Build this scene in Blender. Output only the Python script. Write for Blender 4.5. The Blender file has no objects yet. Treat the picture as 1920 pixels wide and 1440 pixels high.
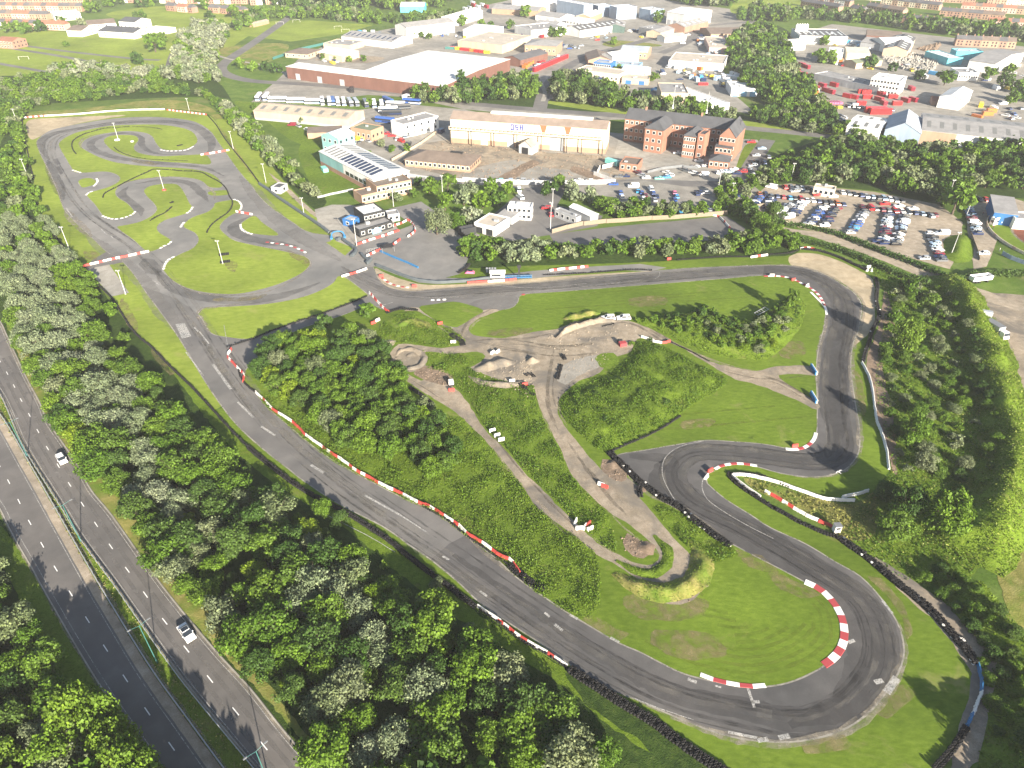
import bpy, math, random
import numpy as np
from mathutils import Vector, noise
from mathutils.geometry import tessellate_polygon, delaunay_2d_cdt
random.seed(7); RS = np.random.RandomState(11)
scene = bpy.context.scene
COL = scene.collection
R = math.radians

# ------------------------------------------------------------------ camera, sky, sun, exposure
CAM_H, CAM_P, CAM_F = 117.0, R(35.3), 1331.0          # height (m), dip below the horizon, focal length in 1920-wide pixels
cam = bpy.data.cameras.new('camera'); cam.sensor_width = 36.0; cam.lens = 36.0*CAM_F/1920.0
cam.clip_start = 1.0; cam.clip_end = 6000.0
camo = bpy.data.objects.new('camera', cam); COL.objects.link(camo)
camo.location = (0, 0, CAM_H); camo.rotation_euler = (math.pi/2-CAM_P, 0, 0)
scene.camera = camo

SUN_EL, SUN_AZ = R(19.5), R(153.2)                    # azimuth clockwise from +Y
world = bpy.data.worlds.new('World'); scene.world = world; world.use_nodes = True
wn = world.node_tree.nodes; wl = world.node_tree.links
sky = wn.new('ShaderNodeTexSky'); sky.sky_type = 'NISHITA'; sky.sun_disc = False
sky.sun_elevation = SUN_EL; sky.sun_rotation = SUN_AZ; sky.altitude = 50; sky.dust_density = 1.2
bg = wn.get('Background') or wn.new('ShaderNodeBackground')
bg.inputs['Strength'].default_value = 0.058
wl.new(sky.outputs['Color'], bg.inputs['Color'])
sl = bpy.data.lights.new('sun', 'SUN'); sl.energy = 5.0; sl.angle = R(0.5); sl.color = (1.0, 0.90, 0.76)
so = bpy.data.objects.new('sun', sl); COL.objects.link(so)
sd = Vector((math.sin(SUN_AZ)*math.cos(SUN_EL), math.cos(SUN_AZ)*math.cos(SUN_EL), math.sin(SUN_EL)))
so.rotation_euler = sd.to_track_quat('Z', 'Y').to_euler(); so.location = (80, -120, 300)
vs = scene.view_settings
vs.view_transform = 'Standard'; vs.look = 'None'; vs.exposure = 1.80; vs.gamma = 1.0; vs.use_curve_mapping = False
scene.cycles.use_denoising = True
scene.cycles.max_bounces = 6; scene.cycles.diffuse_bounces = 2; scene.cycles.glossy_bounces = 2
scene.cycles.transparent_max_bounces = 12; scene.cycles.volume_bounces = 0
scene.cycles.caustics_reflective = False; scene.cycles.caustics_refractive = False

# ------------------------------------------------------------------ layout helpers
_s, _c = math.sin(CAM_P), math.cos(CAM_P)
def at(px, py, z=0.0):
    """ground position (x, y) of a point read off the survey picture, at height z"""
    X = (px-960)/CAM_F; Y = (720-py)/CAM_F
    t = (CAM_H-z)/(_s-Y*_c)
    return Vector((X*t, (_c+Y*_s)*t))
def pix(p, z=0.0):
    zc = p[1]*_c+(CAM_H-z)*_s; yc = p[1]*_s-(CAM_H-z)*_c
    return 960+CAM_F*p[0]/zc, 720-CAM_F*yc/zc
def P(s):
    """'x,y x,y ...' -> list of ground points"""
    return [at(*map(float, q.split(','))) for q in s.split()]
def catmull(pts, closed, step=1.5, sharp=()):
    n = len(pts); out = []
    for i in range(n if closed else n-1):
        p1, p2 = pts[i], pts[(i+1) % n]
        p0 = pts[i-1] if (closed or i) else p1*2-p2
        p3 = pts[(i+2) % n] if (closed or i+2 < n) else p2*2-p1
        k = max(1, int((p2-p1).length/step))
        m1 = (p2-p0)*.5; m2 = (p3-p1)*.5
        L = (p2-p1).length
        if m1.length > 1.2*L: m1 *= 1.2*L/m1.length
        if m2.length > 1.2*L: m2 *= 1.2*L/m2.length
        for j in range(k):
            t = j/k; t2 = t*t; t3 = t2*t
            out.append(p1*(2*t3-3*t2+1)+m1*(t3-2*t2+t)+p2*(3*t2-2*t3)+m2*(t3-t2))
    if not closed: out.append(pts[-1].copy())
    return out
def straight(pts, closed, step=2.5):
    out = []; n = len(pts)
    for i in range(n if closed else n-1):
        a, b = pts[i], pts[(i+1) % n]; k = max(1, int((b-a).length/step))
        out += [a.lerp(b, j/k) for j in range(k)]
    if not closed: out.append(pts[-1].copy())
    return out
def jitter(pts, amp, scale=1.6, seed=0.0):
    return [p+Vector((noise.noise(Vector((p.x/scale, p.y/scale, seed))), noise.noise(Vector((p.x/scale, p.y/scale, seed+31.7)))))*amp for p in pts]
def inside(p, poly):
    x, y = p[0], p[1]; r = False; j = len(poly)-1
    for i in range(len(poly)):
        a, b = poly[i], poly[j]
        if (a[1] > y) != (b[1] > y) and x < (b[0]-a[0])*(y-a[1])/(b[1]-a[1])+a[0]: r = not r
        j = i
    return r
def edge_dist(p, poly):
    d = 1e9
    for i in range(len(poly)):
        a, b = poly[i-1], poly[i]; ab = b-a; l2 = ab.length_squared
        t = max(0, min(1, (p-a).dot(ab)/l2)) if l2 else 0
        d = min(d, (p-(a+ab*t)).length_squared)
    return math.sqrt(d)
def frange(a, b, s):
    while a <= b:
        yield a; a += s

# ------------------------------------------------------------------ object helpers
def link(o, parent=None):
    COL.objects.link(o)
    if parent is not None: o.parent = parent
    return o
def tag(o, label=None, cat=None, group=None, kind=None):
    if label: o['label'] = label
    if cat: o['category'] = cat
    if group: o['group'] = group
    if kind: o['kind'] = kind
    return o
def mesh(name, verts, faces, mats, idx=None, smooth=False):
    me = bpy.data.meshes.new(name); me.from_pydata(verts, [], faces)
    for m in (mats if isinstance(mats, (list, tuple)) else [mats]): me.materials.append(m)
    if idx is not None: me.polygons.foreach_set('material_index', idx)
    if smooth: me.polygons.foreach_set('use_smooth', [True]*len(me.polygons))
    me.update(); return me
def obj(name, me, parent=None, loc=(0, 0, 0), rz=0.0):
    o = bpy.data.objects.new(name, me); o.location = loc; o.rotation_euler = (0, 0, rz)
    return link(o, parent)
def empty(name, loc=(0, 0, 0), rz=0.0):
    o = bpy.data.objects.new(name, None); o.empty_display_size = .3; o.location = loc; o.rotation_euler = (0, 0, rz)
    return link(o)
class MB:
    """collects boxes, prisms, tubes and quads into one mesh"""
    def __init__(s): s.v = []; s.f = []; s.i = []
    def add(s, v, f, m=0):
        b = len(s.v); s.v += [tuple(q) for q in v]; s.f += [tuple(b+k for k in q) for q in f]; s.i += [m]*len(f); return s
    def box(s, x0, x1, y0, y1, z0, z1, m=0, top=None):
        t = top or (x0, x1, y0, y1)
        v = [(x0, y0, z0), (x1, y0, z0), (x1, y1, z0), (x0, y1, z0), (t[0], t[2], z1), (t[1], t[2], z1), (t[1], t[3], z1), (t[0], t[3], z1)]
        return s.add(v, [(3, 2, 1, 0), (4, 5, 6, 7), (0, 1, 5, 4), (1, 2, 6, 5), (2, 3, 7, 6), (3, 0, 4, 7)], m)
    def hexa(s, v, m=0):
        return s.add(v, [(3, 2, 1, 0), (4, 5, 6, 7), (0, 1, 5, 4), (1, 2, 6, 5), (2, 3, 7, 6), (3, 0, 4, 7)], m)
    def tube(s, a, b, r0, r1=None, n=8, m=0):
        a = Vector(a); b = Vector(b); r1 = r0 if r1 is None else r1
        d = (b-a).normalized(); u = d.orthogonal().normalized(); w = d.cross(u); v = []
        for c, r in ((a, r0), (b, r1)):
            for k in range(n):
                t = 2*math.pi*k/n; v.append(c+u*(r*math.cos(t))+w*(r*math.sin(t)))
        f = [(k, (k+1) % n, n+(k+1) % n, n+k) for k in range(n)]+[tuple(range(n-1, -1, -1)), tuple(range(n, 2*n))]
        return s.add(v, f, m)
    def prism(s, prof, x0, x1, m=0):
        """profile [(y,z)...] anticlockwise, extruded along x"""
        n = len(prof); v = [(x0, y, z) for y, z in prof]+[(x1, y, z) for y, z in prof]
        f = [(k, (k+1) % n, n+(k+1) % n, n+k) for k in range(n)]+[tuple(range(n-1, -1, -1)), tuple(range(n, 2*n))]
        return s.add(v, f, m)
    def torus(s, c, R0, r, axis=2, n=10, k=5, m=0):
        b = []; f = []
        for i in range(n):
            t = 2*math.pi*i/n
            for j in range(k):
                q = 2*math.pi*j/k; rr = R0+r*math.cos(q); z = r*math.sin(q)*1.25
                p = [rr*math.cos(t), rr*math.sin(t), z]
                if axis == 1: p = [p[0], p[2], p[1]]
                if axis == 0: p = [p[2], p[0], p[1]]
                b.append((c[0]+p[0], c[1]+p[1], c[2]+p[2]))
        for i in range(n):
            for j in range(k):
                f.append((i*k+j, ((i+1) % n)*k+j, ((i+1) % n)*k+(j+1) % k, i*k+(j+1) % k))
        return s.add(b, f, m)
    def me(s, name, mats, smooth=False): return mesh(name, s.v, s.f, mats, s.i, smooth)
    def build(s, name, mats, parent=None, loc=(0, 0, 0), rz=0.0, smooth=False): return obj(name, s.me(name, mats, smooth), parent, loc, rz)
ORD = 'first second third fourth fifth sixth seventh eighth ninth tenth eleventh twelfth thirteenth fourteenth fifteenth sixteenth seventeenth eighteenth nineteenth twentieth'.split()
def nth(i):
    if i < 20: return ORD[i]
    t = 'twenty thirty forty fifty sixty seventy eighty ninety'.split(); i += 1
    if i < 100: return t[i//10-2]+('-'+ORD[i % 10-1] if i % 10 else '').replace('twentieth', '') if i % 10 else t[i//10-2][:-1]+'ieth'
    return 'hundred-and-'+nth(i-101) if i > 100 else 'hundredth'
# labels that single things out among their look-alikes: nearest landmark + side + rank
LANDMARKS = []
def landmark(phrase, px, py): LANDMARKS.append((phrase, at(px, py)))
PENDING = []
def label_later(o, look, pos): PENDING.append((o, look, Vector((pos[0], pos[1]))))
def finish_labels():
    g = {}
    for o, look, p in PENDING:
        ph, lp = min(LANDMARKS, key=lambda l: (l[1]-p).length)
        d = p-lp; sc = 1.0
        side = ('behind' if d.y > 0 else 'in front of') if abs(d.y) > abs(d.x)*1.3 else ('right of' if d.x > 0 else 'left of')
        g.setdefault((look, side, ph), []).append((d.length, o))
    for (look, side, ph), l in g.items():
        l.sort(key=lambda t: t[0])
        for i, (_, o) in enumerate(l):
            q = '' if len(l) == 1 else ' nearest' if i == 0 else ' '+nth(i)+' nearest'
            w = (look+(',' if q else '')+q+' '+side+' '+ph).split()
            o['label'] = ' '.join(w[:16])

# ------------------------------------------------------------------ materials
def new_mat(name):
    m = bpy.data.materials.new(name); m.use_nodes = True
    nt = m.node_tree; b = nt.nodes.get('Principled BSDF'); return m, nt, b
def col4(c): return (c[0], c[1], c[2], 1)
def plain(name, c, rough=.6, metal=0.0, spec=.4):
    m, nt, b = new_mat(name)
    b.inputs['Base Color'].default_value = col4(c); b.inputs['Roughness'].default_value = rough
    b.inputs['Metallic'].default_value = metal; b.inputs['Specular IOR Level'].default_value = spec
    return m
def world_noise(nt, scale, detail=3, rough=.55, stretch=None, dist=0.0, rot=0.0):
    g = nt.nodes.new('ShaderNodeNewGeometry'); src = g.outputs['Position']
    if stretch:
        mp = nt.nodes.new('ShaderNodeMapping'); mp.inputs['Scale'].default_value = stretch; mp.inputs['Rotation'].default_value = (0, 0, rot)
        nt.links.new(src, mp.inputs['Vector']); src = mp.outputs['Vector']
    n = nt.nodes.new('ShaderNodeTexNoise'); n.inputs['Scale'].default_value = scale; n.inputs['Detail'].default_value = detail
    n.inputs['Roughness'].default_value = rough; n.inputs['Distortion'].default_value = dist
    nt.links.new(src, n.inputs['Vector']); return n.outputs['Fac']
def ramp(nt, fac, stops):
    r = nt.nodes.new('ShaderNodeValToRGB'); e = r.color_ramp.elements
    while len(e) < len(stops): e.new(.5)
    for q, (p, c) in zip(e, stops): q.position = p; q.color = col4(c)
    nt.links.new(fac, r.inputs['Fac']); return r.outputs['Color']
def mix(nt, a, b, fac, mode='MIX'):
    n = nt.nodes.new('ShaderNodeMix'); n.data_type = 'RGBA'; n.blend_type = mode
    for k, s in ((6, a), (7, b), (0, fac)):
        if hasattr(s, 'links'): nt.links.new(s, n.inputs[k])
        elif k == 0: n.inputs[0].default_value = s
        else: n.inputs[k].default_value = col4(s)
    return n.outputs[2]
def fmath(nt, op, a, b=None):
    n = nt.nodes.new('ShaderNodeMath'); n.operation = op
    for k, s in ((0, a), (1, b)):
        if s is None: continue
        if hasattr(s, 'links'): nt.links.new(s, n.inputs[k])
        else: n.inputs[k].default_value = s
    return n.outputs[0]
def bump(nt, b, h, strength, dist):
    n = nt.nodes.new('ShaderNodeBump'); n.inputs['Strength'].default_value = strength; n.inputs['Distance'].default_value = dist
    nt.links.new(h, n.inputs['Height']); nt.links.new(n.outputs['Normal'], b.inputs['Normal'])
def ground_mat(name, dark, mid, light, s1=.05, s2=.6, s3=4.0, bumps=(.5, .08), rough=.95, patch=None, stretch=None, rot=0.0, spec=.1, alpha=None, fine=.35):
    """three scales of world-space mottling, optional patches of another colour, fine relief"""
    m, nt, b = new_mat(name)
    c = ramp(nt, world_noise(nt, s2, 4, .6, stretch, .3, rot), [(.28, dark), (.5, mid), (.72, light)])
    big = ramp(nt, world_noise(nt, s1, 3, .6), [(.3, (.72, .74, .74)), (.7, (1.22, 1.2, 1.15))])
    c = mix(nt, c, big, 1.0, 'MULTIPLY')
    fn = world_noise(nt, s3, 3, .7, stretch, 0, rot)
    c = mix(nt, c, ramp(nt, fn, [(.3, (.55, .55, .55)), (.7, (1.4, 1.4, 1.4))]), fine, 'MULTIPLY')
    if patch:
        pc, ps, lo, hi = patch
        c = mix(nt, c, pc, ramp(nt, world_noise(nt, ps, 5, .65, None, .6), [(lo, (0, 0, 0)), (hi, (1, 1, 1))]))
    nt.links.new(c, b.inputs['Base Color']); b.inputs['Roughness'].default_value = rough; b.inputs['Specular IOR Level'].default_value = spec
    if bumps: bump(nt, b, fn, bumps[0], bumps[1])
    if alpha:
        sc, lo, hi = alpha[:3]; top = alpha[3] if len(alpha) > 3 else 1
        a = ramp(nt, world_noise(nt, sc, 5, .7, None, .4), [(lo, (0, 0, 0)), (hi, (top, top, top))])
        nt.links.new(a, b.inputs['Alpha'])
    return m
M = {}
M['grass'] = ground_mat('mown grass', (.080, .128, .012), (.106, .162, .017), (.138, .198, .026), .035, .5, 5, (.55, .07), patch=((.20, .19, .075), .09, .60, .78), stretch=(1, 2.4, 1), rot=.5, fine=.5)
M['lawn'] = ground_mat('brightened pale lawn', (.150, .205, .028), (.190, .248, .036), (.235, .285, .052), .03, .35, 4, (.4, .06), patch=((.27, .25, .09), .07, .60, .82), stretch=(1, 2.0, 1), rot=-.4)  # paler, yellower grass: front-lit brightness of the far left put into the colour
M['rough'] = ground_mat('rough grass', (.075, .125, .011), (.105, .165, .016), (.140, .200, .026), .05, .8, 3, (.9, .25), patch=((.17, .15, .06), .12, .60, .80), fine=.6)
M['drygrass'] = ground_mat('dry grass bank', (.14, .15, .035), (.21, .20, .06), (.29, .26, .10), .06, .5, 3, (.8, .2), patch=((.10, .16, .02), .10, .45, .62))
M['ground'] = ground_mat('open ground', (.055, .105, .015), (.085, .140, .022), (.125, .175, .040), .012, .15, 1.2, (.6, .2), patch=((.16, .15, .07), .03, .58, .75))
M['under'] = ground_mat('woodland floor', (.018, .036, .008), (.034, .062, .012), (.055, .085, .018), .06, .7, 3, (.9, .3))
M['asphalt'] = ground_mat('worn circuit asphalt', (.128, .122, .119), (.146, .140, .136), (.166, .159, .154), .035, .22, 9, (.25, .01), .85, patch=((.105, .101, .101), .045, .55, .80), spec=.25, fine=.22)
M['brightasphalt'] = ground_mat('brightened pale asphalt', (.165, .160, .156), (.190, .184, .178), (.215, .208, .200), .035, .22, 9, (.25, .01), .85, patch=((.130, .126, .124), .045, .55, .80), spec=.25, fine=.22)  # paler asphalt of the paddock; on the north loop its tone carries painted sunlight
M['edging'] = ground_mat('pale track edging', (.22, .205, .18), (.28, .265, .235), (.34, .32, .285), .08, .8, 6, None, .9, alpha=(.35, .30, .52, .9))
M['mowline'] = ground_mat('mowing line', (.125, .17, .025), (.15, .195, .03), (.18, .22, .04), .1, .8, 5, None, .95, alpha=(.25, .35, .75, .55))
M['drypatch'] = ground_mat('dry worn grass', (.19, .165, .075), (.235, .20, .10), (.28, .235, .13), .1, .8, 5, (.6, .05), .95, alpha=(.35, .36, .68, .75))
M['rutdark'] = ground_mat('damp wheel rut', (.115, .098, .078), (.14, .12, .096), (.17, .145, .115), .1, .9, 5, (.5, .04), .9, alpha=(.35, .34, .72, .75))
M['rutlight'] = ground_mat('dry dust ridge', (.34, .28, .21), (.40, .335, .255), (.46, .39, .30), .1, .9, 5, (.5, .04), .95, alpha=(.35, .36, .74, .7))
M['skid'] = ground_mat('skid marks', (.035, .034, .036), (.045, .044, .046), (.055, .054, .056), .1, .8, 5, None, .7, alpha=(.3, .35, .75, .55))
M['dust'] = ground_mat('dust on tarmac', (.20, .185, .165), (.24, .225, .20), (.28, .265, .24), .1, .8, 5, None, .9, alpha=(.22, .40, .80, .42))
M['darkasphalt'] = ground_mat('newer dark asphalt', (.080, .077, .077), (.094, .090, .090), (.112, .108, .107), .05, .3, 9, (.25, .01), .8, spec=.3, fine=.3)
M['rubber'] = ground_mat('rubbered racing line', (.060, .058, .060), (.070, .068, .069), (.080, .078, .079), .06, .4, 6, None, .75, spec=.3, alpha=(.10, .20, .80, .55))
M['paleasphalt'] = ground_mat('bleached asphalt', (.20, .19, .185), (.235, .225, .215), (.275, .262, .25), .05, .3, 6, (.2, .01), .9, alpha=(.12, .30, .75, .55))
M['road'] = ground_mat('carriageway asphalt', (.108, .101, .097), (.124, .116, .112), (.142, .133, .128), .04, .25, 14, (.2, .008), .8, stretch=(1, 1, 1), spec=.3, fine=.2)
M['tyretrack'] = ground_mat('wheel polished lane', (.145, .137, .131), (.160, .151, .145), (.178, .168, .161), .05, .25, 14, None, .7, spec=.3, alpha=(.35, .25, .75))
M['concrete'] = ground_mat('concrete paving', (.24, .225, .20), (.30, .285, .255), (.36, .34, .31), .04, .3, 4, (.2, .01), .9, patch=((.20, .185, .165), .08, .5, .72), spec=.2)
M['yard'] = ground_mat('estate yard', (.20, .185, .165), (.25, .235, .21), (.31, .29, .26), .03, .18, 2, (.2, .02), .9, spec=.2)
M['dirt'] = ground_mat('bare earth track', (.215, .178, .132), (.275, .230, .178), (.335, .288, .230), .06, .5, 4, (.8, .06), patch=((.15, .135, .115), .07, .48, .62), fine=.5)
M['gravel'] = ground_mat('sandy gravel', (.30, .245, .165), (.37, .305, .212), (.43, .36, .26), .06, .4, 5, (.6, .04), fine=.4)
M['verge'] = ground_mat('dusty verge', (.24, .20, .155), (.30, .255, .20), (.37, .32, .265), .08, .5, 4, (.6, .03), fine=.4)
M['scuff'] = ground_mat('dusty scuffed edge', (.22, .195, .155), (.28, .25, .205), (.34, .305, .25), .08, .6, 5, (.5, .02), fine=.4, alpha=(.4, .34, .66, .8))
M['soil'] = ground_mat('reddish spoil', (.15, .112, .080), (.20, .150, .112), (.26, .20, .155), .1, .8, 4, (1, .12), fine=.5)
M['paint'] = ground_mat('worn white road paint', (.36, .35, .335), (.45, .44, .425), (.55, .54, .525), .3, 1.2, 7, None, .7, alpha=(3.5, .25, .60, .85))
M['roadpaint'] = plain('white road paint', (.74, .73, .70), .6)
M['tyre'] = plain('old tyre rubber', (.014, .014, .015), .75, spec=.3)
M['white'] = plain('white plastic', (.70, .68, .64), .5)
M['redp'] = plain('red plastic', (.46, .060, .050), .5)
M['redk'] = plain('faded red kerb paint', (.33, .050, .055), .7)
M['whitek'] = plain('white kerb paint', (.70, .69, .66), .7)
M['bluep'] = plain('blue plastic', (.030, .15, .32), .5)
M['teal'] = plain('teal paint', (.045, .15, .14), .5)
M['black'] = plain('black paint', (.018, .018, .020), .6)
M['glass'] = plain('dark glass', (.020, .026, .034), .08, spec=.6)
M['steel'] = plain('galvanised steel', (.42, .43, .43), .45, .4)
M['polewhite'] = plain('pale lamp post', (.62, .63, .62), .5)
M['timber'] = plain('weathered timber', (.21, .172, .125), .85)
M['bark'] = plain('bark', (.085, .065, .048), .95)
M['sleeve'] = plain('grey conveyor sleeve', (.085, .10, .108), .55)
M['skin'] = plain('skin', (.45, .28, .20), .6)
def leaf_mat(name, cols, var=.25, trans=.30, mass=False):
    """leaves: hue by tree, brightness by leaf clump, some light let through"""
    m, nt, b = new_mat(name)
    oi = nt.nodes.new('ShaderNodeObjectInfo'); ge = nt.nodes.new('ShaderNodeNewGeometry')
    k = len(cols)
    if mass: oi = nt.nodes.new('ShaderNodeAttribute'); oi.attribute_name = 'tint'
    c = ramp(nt, oi.outputs['Fac' if mass else 'Random'], [(i/(k-1), q) for i, q in enumerate(cols)])
    c = mix(nt, c, ramp(nt, ge.outputs['Random Per Island'], [(0, (1-var*1.6,)*3), (.75, (1+var*.6,)*3), (1, (1+var*2.2, 1+var*1.9, 1+var))]), 1.0, 'MULTIPLY')
    nt.links.new(c, b.inputs['Base Color']); b.inputs['Roughness'].default_value = .6; b.inputs['Specular IOR Level'].default_value = .25
    t = nt.nodes.new('ShaderNodeBsdfTranslucent'); x = nt.nodes.new('ShaderNodeMixShader'); x.inputs[0].default_value = trans
    nt.links.new(mix(nt, c, (1.15, 1.2, .5), 1.0, 'MULTIPLY'), t.inputs['Color'])
    nt.links.new(b.outputs['BSDF'], x.inputs[1]); nt.links.new(t.outputs['BSDF'], x.inputs[2])
    nt.links.new(x.outputs[0], nt.nodes['Material Output'].inputs['Surface']); return m
M['leaf'] = leaf_mat('green leaves', [(.070, .140, .013), (.090, .168, .014), (.110, .192, .016), (.080, .145, .018), (.125, .205, .018)])
M['mass_leaf'] = leaf_mat('green leaves', [(.070, .140, .013), (.090, .168, .014), (.110, .192, .016), (.080, .145, .018), (.125, .205, .018)], mass=True)
M['leafdark'] = leaf_mat('deep green leaves', [(.042, .092, .014), (.052, .108, .017), (.062, .116, .022), (.072, .126, .020)])
M['mass_leafdark'] = leaf_mat('deep green leaves', [(.042, .092, .014), (.052, .108, .017), (.062, .116, .022), (.072, .126, .020)], mass=True)
M['leafyellow'] = leaf_mat('yellow green leaves', [(.11, .19, .010), (.14, .215, .012), (.16, .235, .015)])
M['leafsilver'] = leaf_mat('silver leaves', [(.140, .182, .098), (.165, .205, .118), (.128, .170, .088), (.182, .215, .138)], .26, .15)
M['mass_leafsilver'] = leaf_mat('silver leaves', [(.165, .195, .125), (.195, .22, .145), (.15, .18, .115), (.215, .235, .165)], .26, .15, mass=True)
M['leafgrey'] = leaf_mat('grey green leaves', [(.13, .165, .085), (.16, .19, .10), (.12, .16, .07)], .25, .2)
M['mass_leafgrey'] = leaf_mat('grey green leaves', [(.13, .165, .085), (.16, .19, .10), (.12, .16, .07)], .25, .2, mass=True)
M['leafpurple'] = leaf_mat('copper leaves', [(.075, .045, .035), (.09, .05, .04)], .25, .15)
M['tuft'] = leaf_mat('tall grass blades', [(.105, .178, .013), (.122, .195, .016), (.142, .212, .022)], .11, .35)
M['tuftdark'] = leaf_mat('coarse dark grass and nettles', [(.070, .140, .012), (.082, .152, .013), (.095, .165, .014)], .16, .3)
M['drytuft'] = leaf_mat('dry grass blades', [(.20, .20, .06), (.15, .20, .03), (.26, .24, .10)], .3, .25)

# ------------------------------------------------------------------ sheets of ground
LV = .012
def sheet(name, pts, mat, lvl, kind='structure', parent=None, label=None, cat=None):
    z = LV*lvl
    tri = tessellate_polygon([[Vector((p.x, p.y, 0)) for p in pts]])
    v = [(p.x, p.y, z) for p in pts]; f = []
    for a, b, c in tri:
        n = (pts[b]-pts[a]).cross(pts[c]-pts[a]) if hasattr(pts[a], 'cross') else 1
        f.append((a, b, c) if n > 0 else (a, c, b))
    o = obj(name, mesh(name, v, f, mat), parent)
    if parent is None: tag(o, label, cat, None, kind)
    return o
def area(name, s, mat, lvl, smooth=True, amp=.12, step=1.5, **k):
    pts = P(s) if isinstance(s, str) else s
    pts = catmull(pts, True, step) if smooth else straight(pts, True)
    if amp: pts = jitter(pts, amp, 1.3, lvl*3.1+len(pts)*.01)
    return sheet(name, pts, mat, lvl, **k)
def offset_line(pts, d):
    out = []
    for i, p in enumerate(pts):
        a = pts[max(0, i-1)]; b = pts[min(len(pts)-1, i+1)]; t = (b-a)
        t = t.normalized() if t.length else Vector((1, 0)); out.append(p+Vector((-t.y, t.x))*d)
    return out
def ribbon(name, s, w, mat, lvl, amp=.1, w2=None, shift=0.0, step=1.2, smooth=True, **k):
    """a strip of width w metres along a line (sheet), left edge shifted by shift"""
    pts = P(s) if isinstance(s, str) else s
    pts = catmull(pts, False, step) if smooth else straight(pts, False, step)
    n = len(pts); z = LV*lvl; v = []; f = []
    for i, p in enumerate(pts):
        a = pts[max(0, i-1)]; b = pts[min(n-1, i+1)]; t = (b-a).normalized(); q = Vector((-t.y, t.x))
        u = i/(n-1); ww = w if w2 is None else w+(w2-w)*u
        if amp > .2: ww *= min(1, 4*u+.15, 4*(1-u)+.15)
        jl = amp*noise.noise(Vector((p.x/1.7, p.y/1.7, lvl))); jr = amp*noise.noise(Vector((p.x/1.7, p.y/1.7, lvl+9)))
        l = p+q*(ww/2+shift+jl); r = p-q*(ww/2-shift+jr)
        v += [(l.x, l.y, z), (r.x, r.y, z)]
    f = [(2*i+1, 2*i+3, 2*i+2, 2*i) for i in range(n-1)]
    o = obj(name, mesh(name, v, f, mat), k.get('parent'))
    if not k.get('parent'): tag(o, k.get('label'), k.get('cat'), None, k.get('kind', 'structure'))
    return o
HILLS = []      # (polygon, function) so that plants stand on what rises
def hill_z(p):
    z = 0.0
    for poly, bb, fn in HILLS:
        if bb[0] < p[0] < bb[1] and bb[2] < p[1] < bb[3] and inside(p, poly): z = max(z, fn(Vector((p[0], p[1]))))
    return z
def mound(name, s, mat, height, slope, lvl=3, res=2.0, rough=.25, amp=.4, fn=None, kind='structure', smooth=True, stack=False):
    """ground that rises from its outline: height in the middle, slope = metres over which it rises"""
    pts = P(s) if isinstance(s, str) else s
    pts = catmull(pts, True, res) if smooth else straight(pts, True, res)
    pts = jitter(pts, amp, 2.2, height)
    coarse = pts[::2]
    def zf(p):
        d = edge_dist(p, coarse); t = min(1, d/slope); t = t*t*(3-2*t)
        b = fn(p) if fn else 1.0
        return height*t*b+rough*t*(noise.noise(Vector((p.x/3.1, p.y/3.1, 5)))+.6*noise.noise(Vector((p.x/1.1, p.y/1.1, 8))))
    xs = [p.x for p in pts]; ys = [p.y for p in pts]; bb = (min(xs), max(xs), min(ys), max(ys))
    ins = []
    for x in frange(bb[0], bb[1], res):
        for y in frange(bb[2], bb[3], res):
            q = Vector((x+random.uniform(-.3, .3)*res, y+random.uniform(-.3, .3)*res))
            if inside(q, pts) and edge_dist(q, coarse) > res*.5: ins.append(q)
    n = len(pts); allp = pts+ins
    r = delaunay_2d_cdt([Vector((p.x, p.y)) for p in allp], [(i, (i+1) % n) for i in range(n)], [], 1, 1e-5)
    base = LV*lvl
    v = [(p.x, p.y, base+max(0, zf(p))-(0.0 if edge_dist(p, coarse) > .6 else .0)) for p in r[0]]
    f = [tuple(q) for q in r[2]]
    f2 = []
    for a, b_, c in f:
        A, B, C = (Vector(v[k][:2]) for k in (a, b_, c)); f2.append((a, b_, c) if (B-A).cross(C-A) > 0 else (a, c, b_))
    o = obj(name, mesh(name, v, f2, mat, None, True)); tag(o, kind=kind)
    HILLS.append((pts, bb, lambda p: base+max(0, zf(p))))
    return o

def quads(name, c, n, size, mat, rs, aspect=.8):
    """many small leaf-sized faces: centres c, normals n"""
    k = len(c); n = n/np.maximum(1e-6, np.linalg.norm(n, axis=1))[:, None]
    r = rs.normal(size=(k, 3)); u = np.cross(n, r); u /= np.maximum(1e-6, np.linalg.norm(u, axis=1))[:, None]
    w = np.cross(n, u); s = size*rs.uniform(.65, 1.35, (k, 1)); u = u*s; w = w*s*aspect
    bend = n*s*.25
    v = np.empty((k*4, 3)); v[0::4] = c-u-bend; v[1::4] = c-w; v[2::4] = c+u-bend; v[3::4] = c+w
    me = bpy.data.meshes.new(name); me.vertices.add(k*4); me.vertices.foreach_set('co', v.ravel())
    me.loops.add(k*4); me.loops.foreach_set('vertex_index', np.arange(k*4))
    me.polygons.add(k); me.polygons.foreach_set('loop_start', np.arange(0, k*4, 4)); me.polygons.foreach_set('loop_total', np.full(k, 4))
    me.materials.append(mat); me.update(calc_edges=True); return me
# ------------------------------------------------------------------ ground
v = []; f = []
tag(obj('ground', mesh('ground', [(-1600, -150, 0), (1600, -150, 0), (1600, 3200, 0), (-1600, 3200, 0)], [(0, 1, 2, 3)], M['ground'])), kind='structure')
sheet_n = [0]
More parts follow.
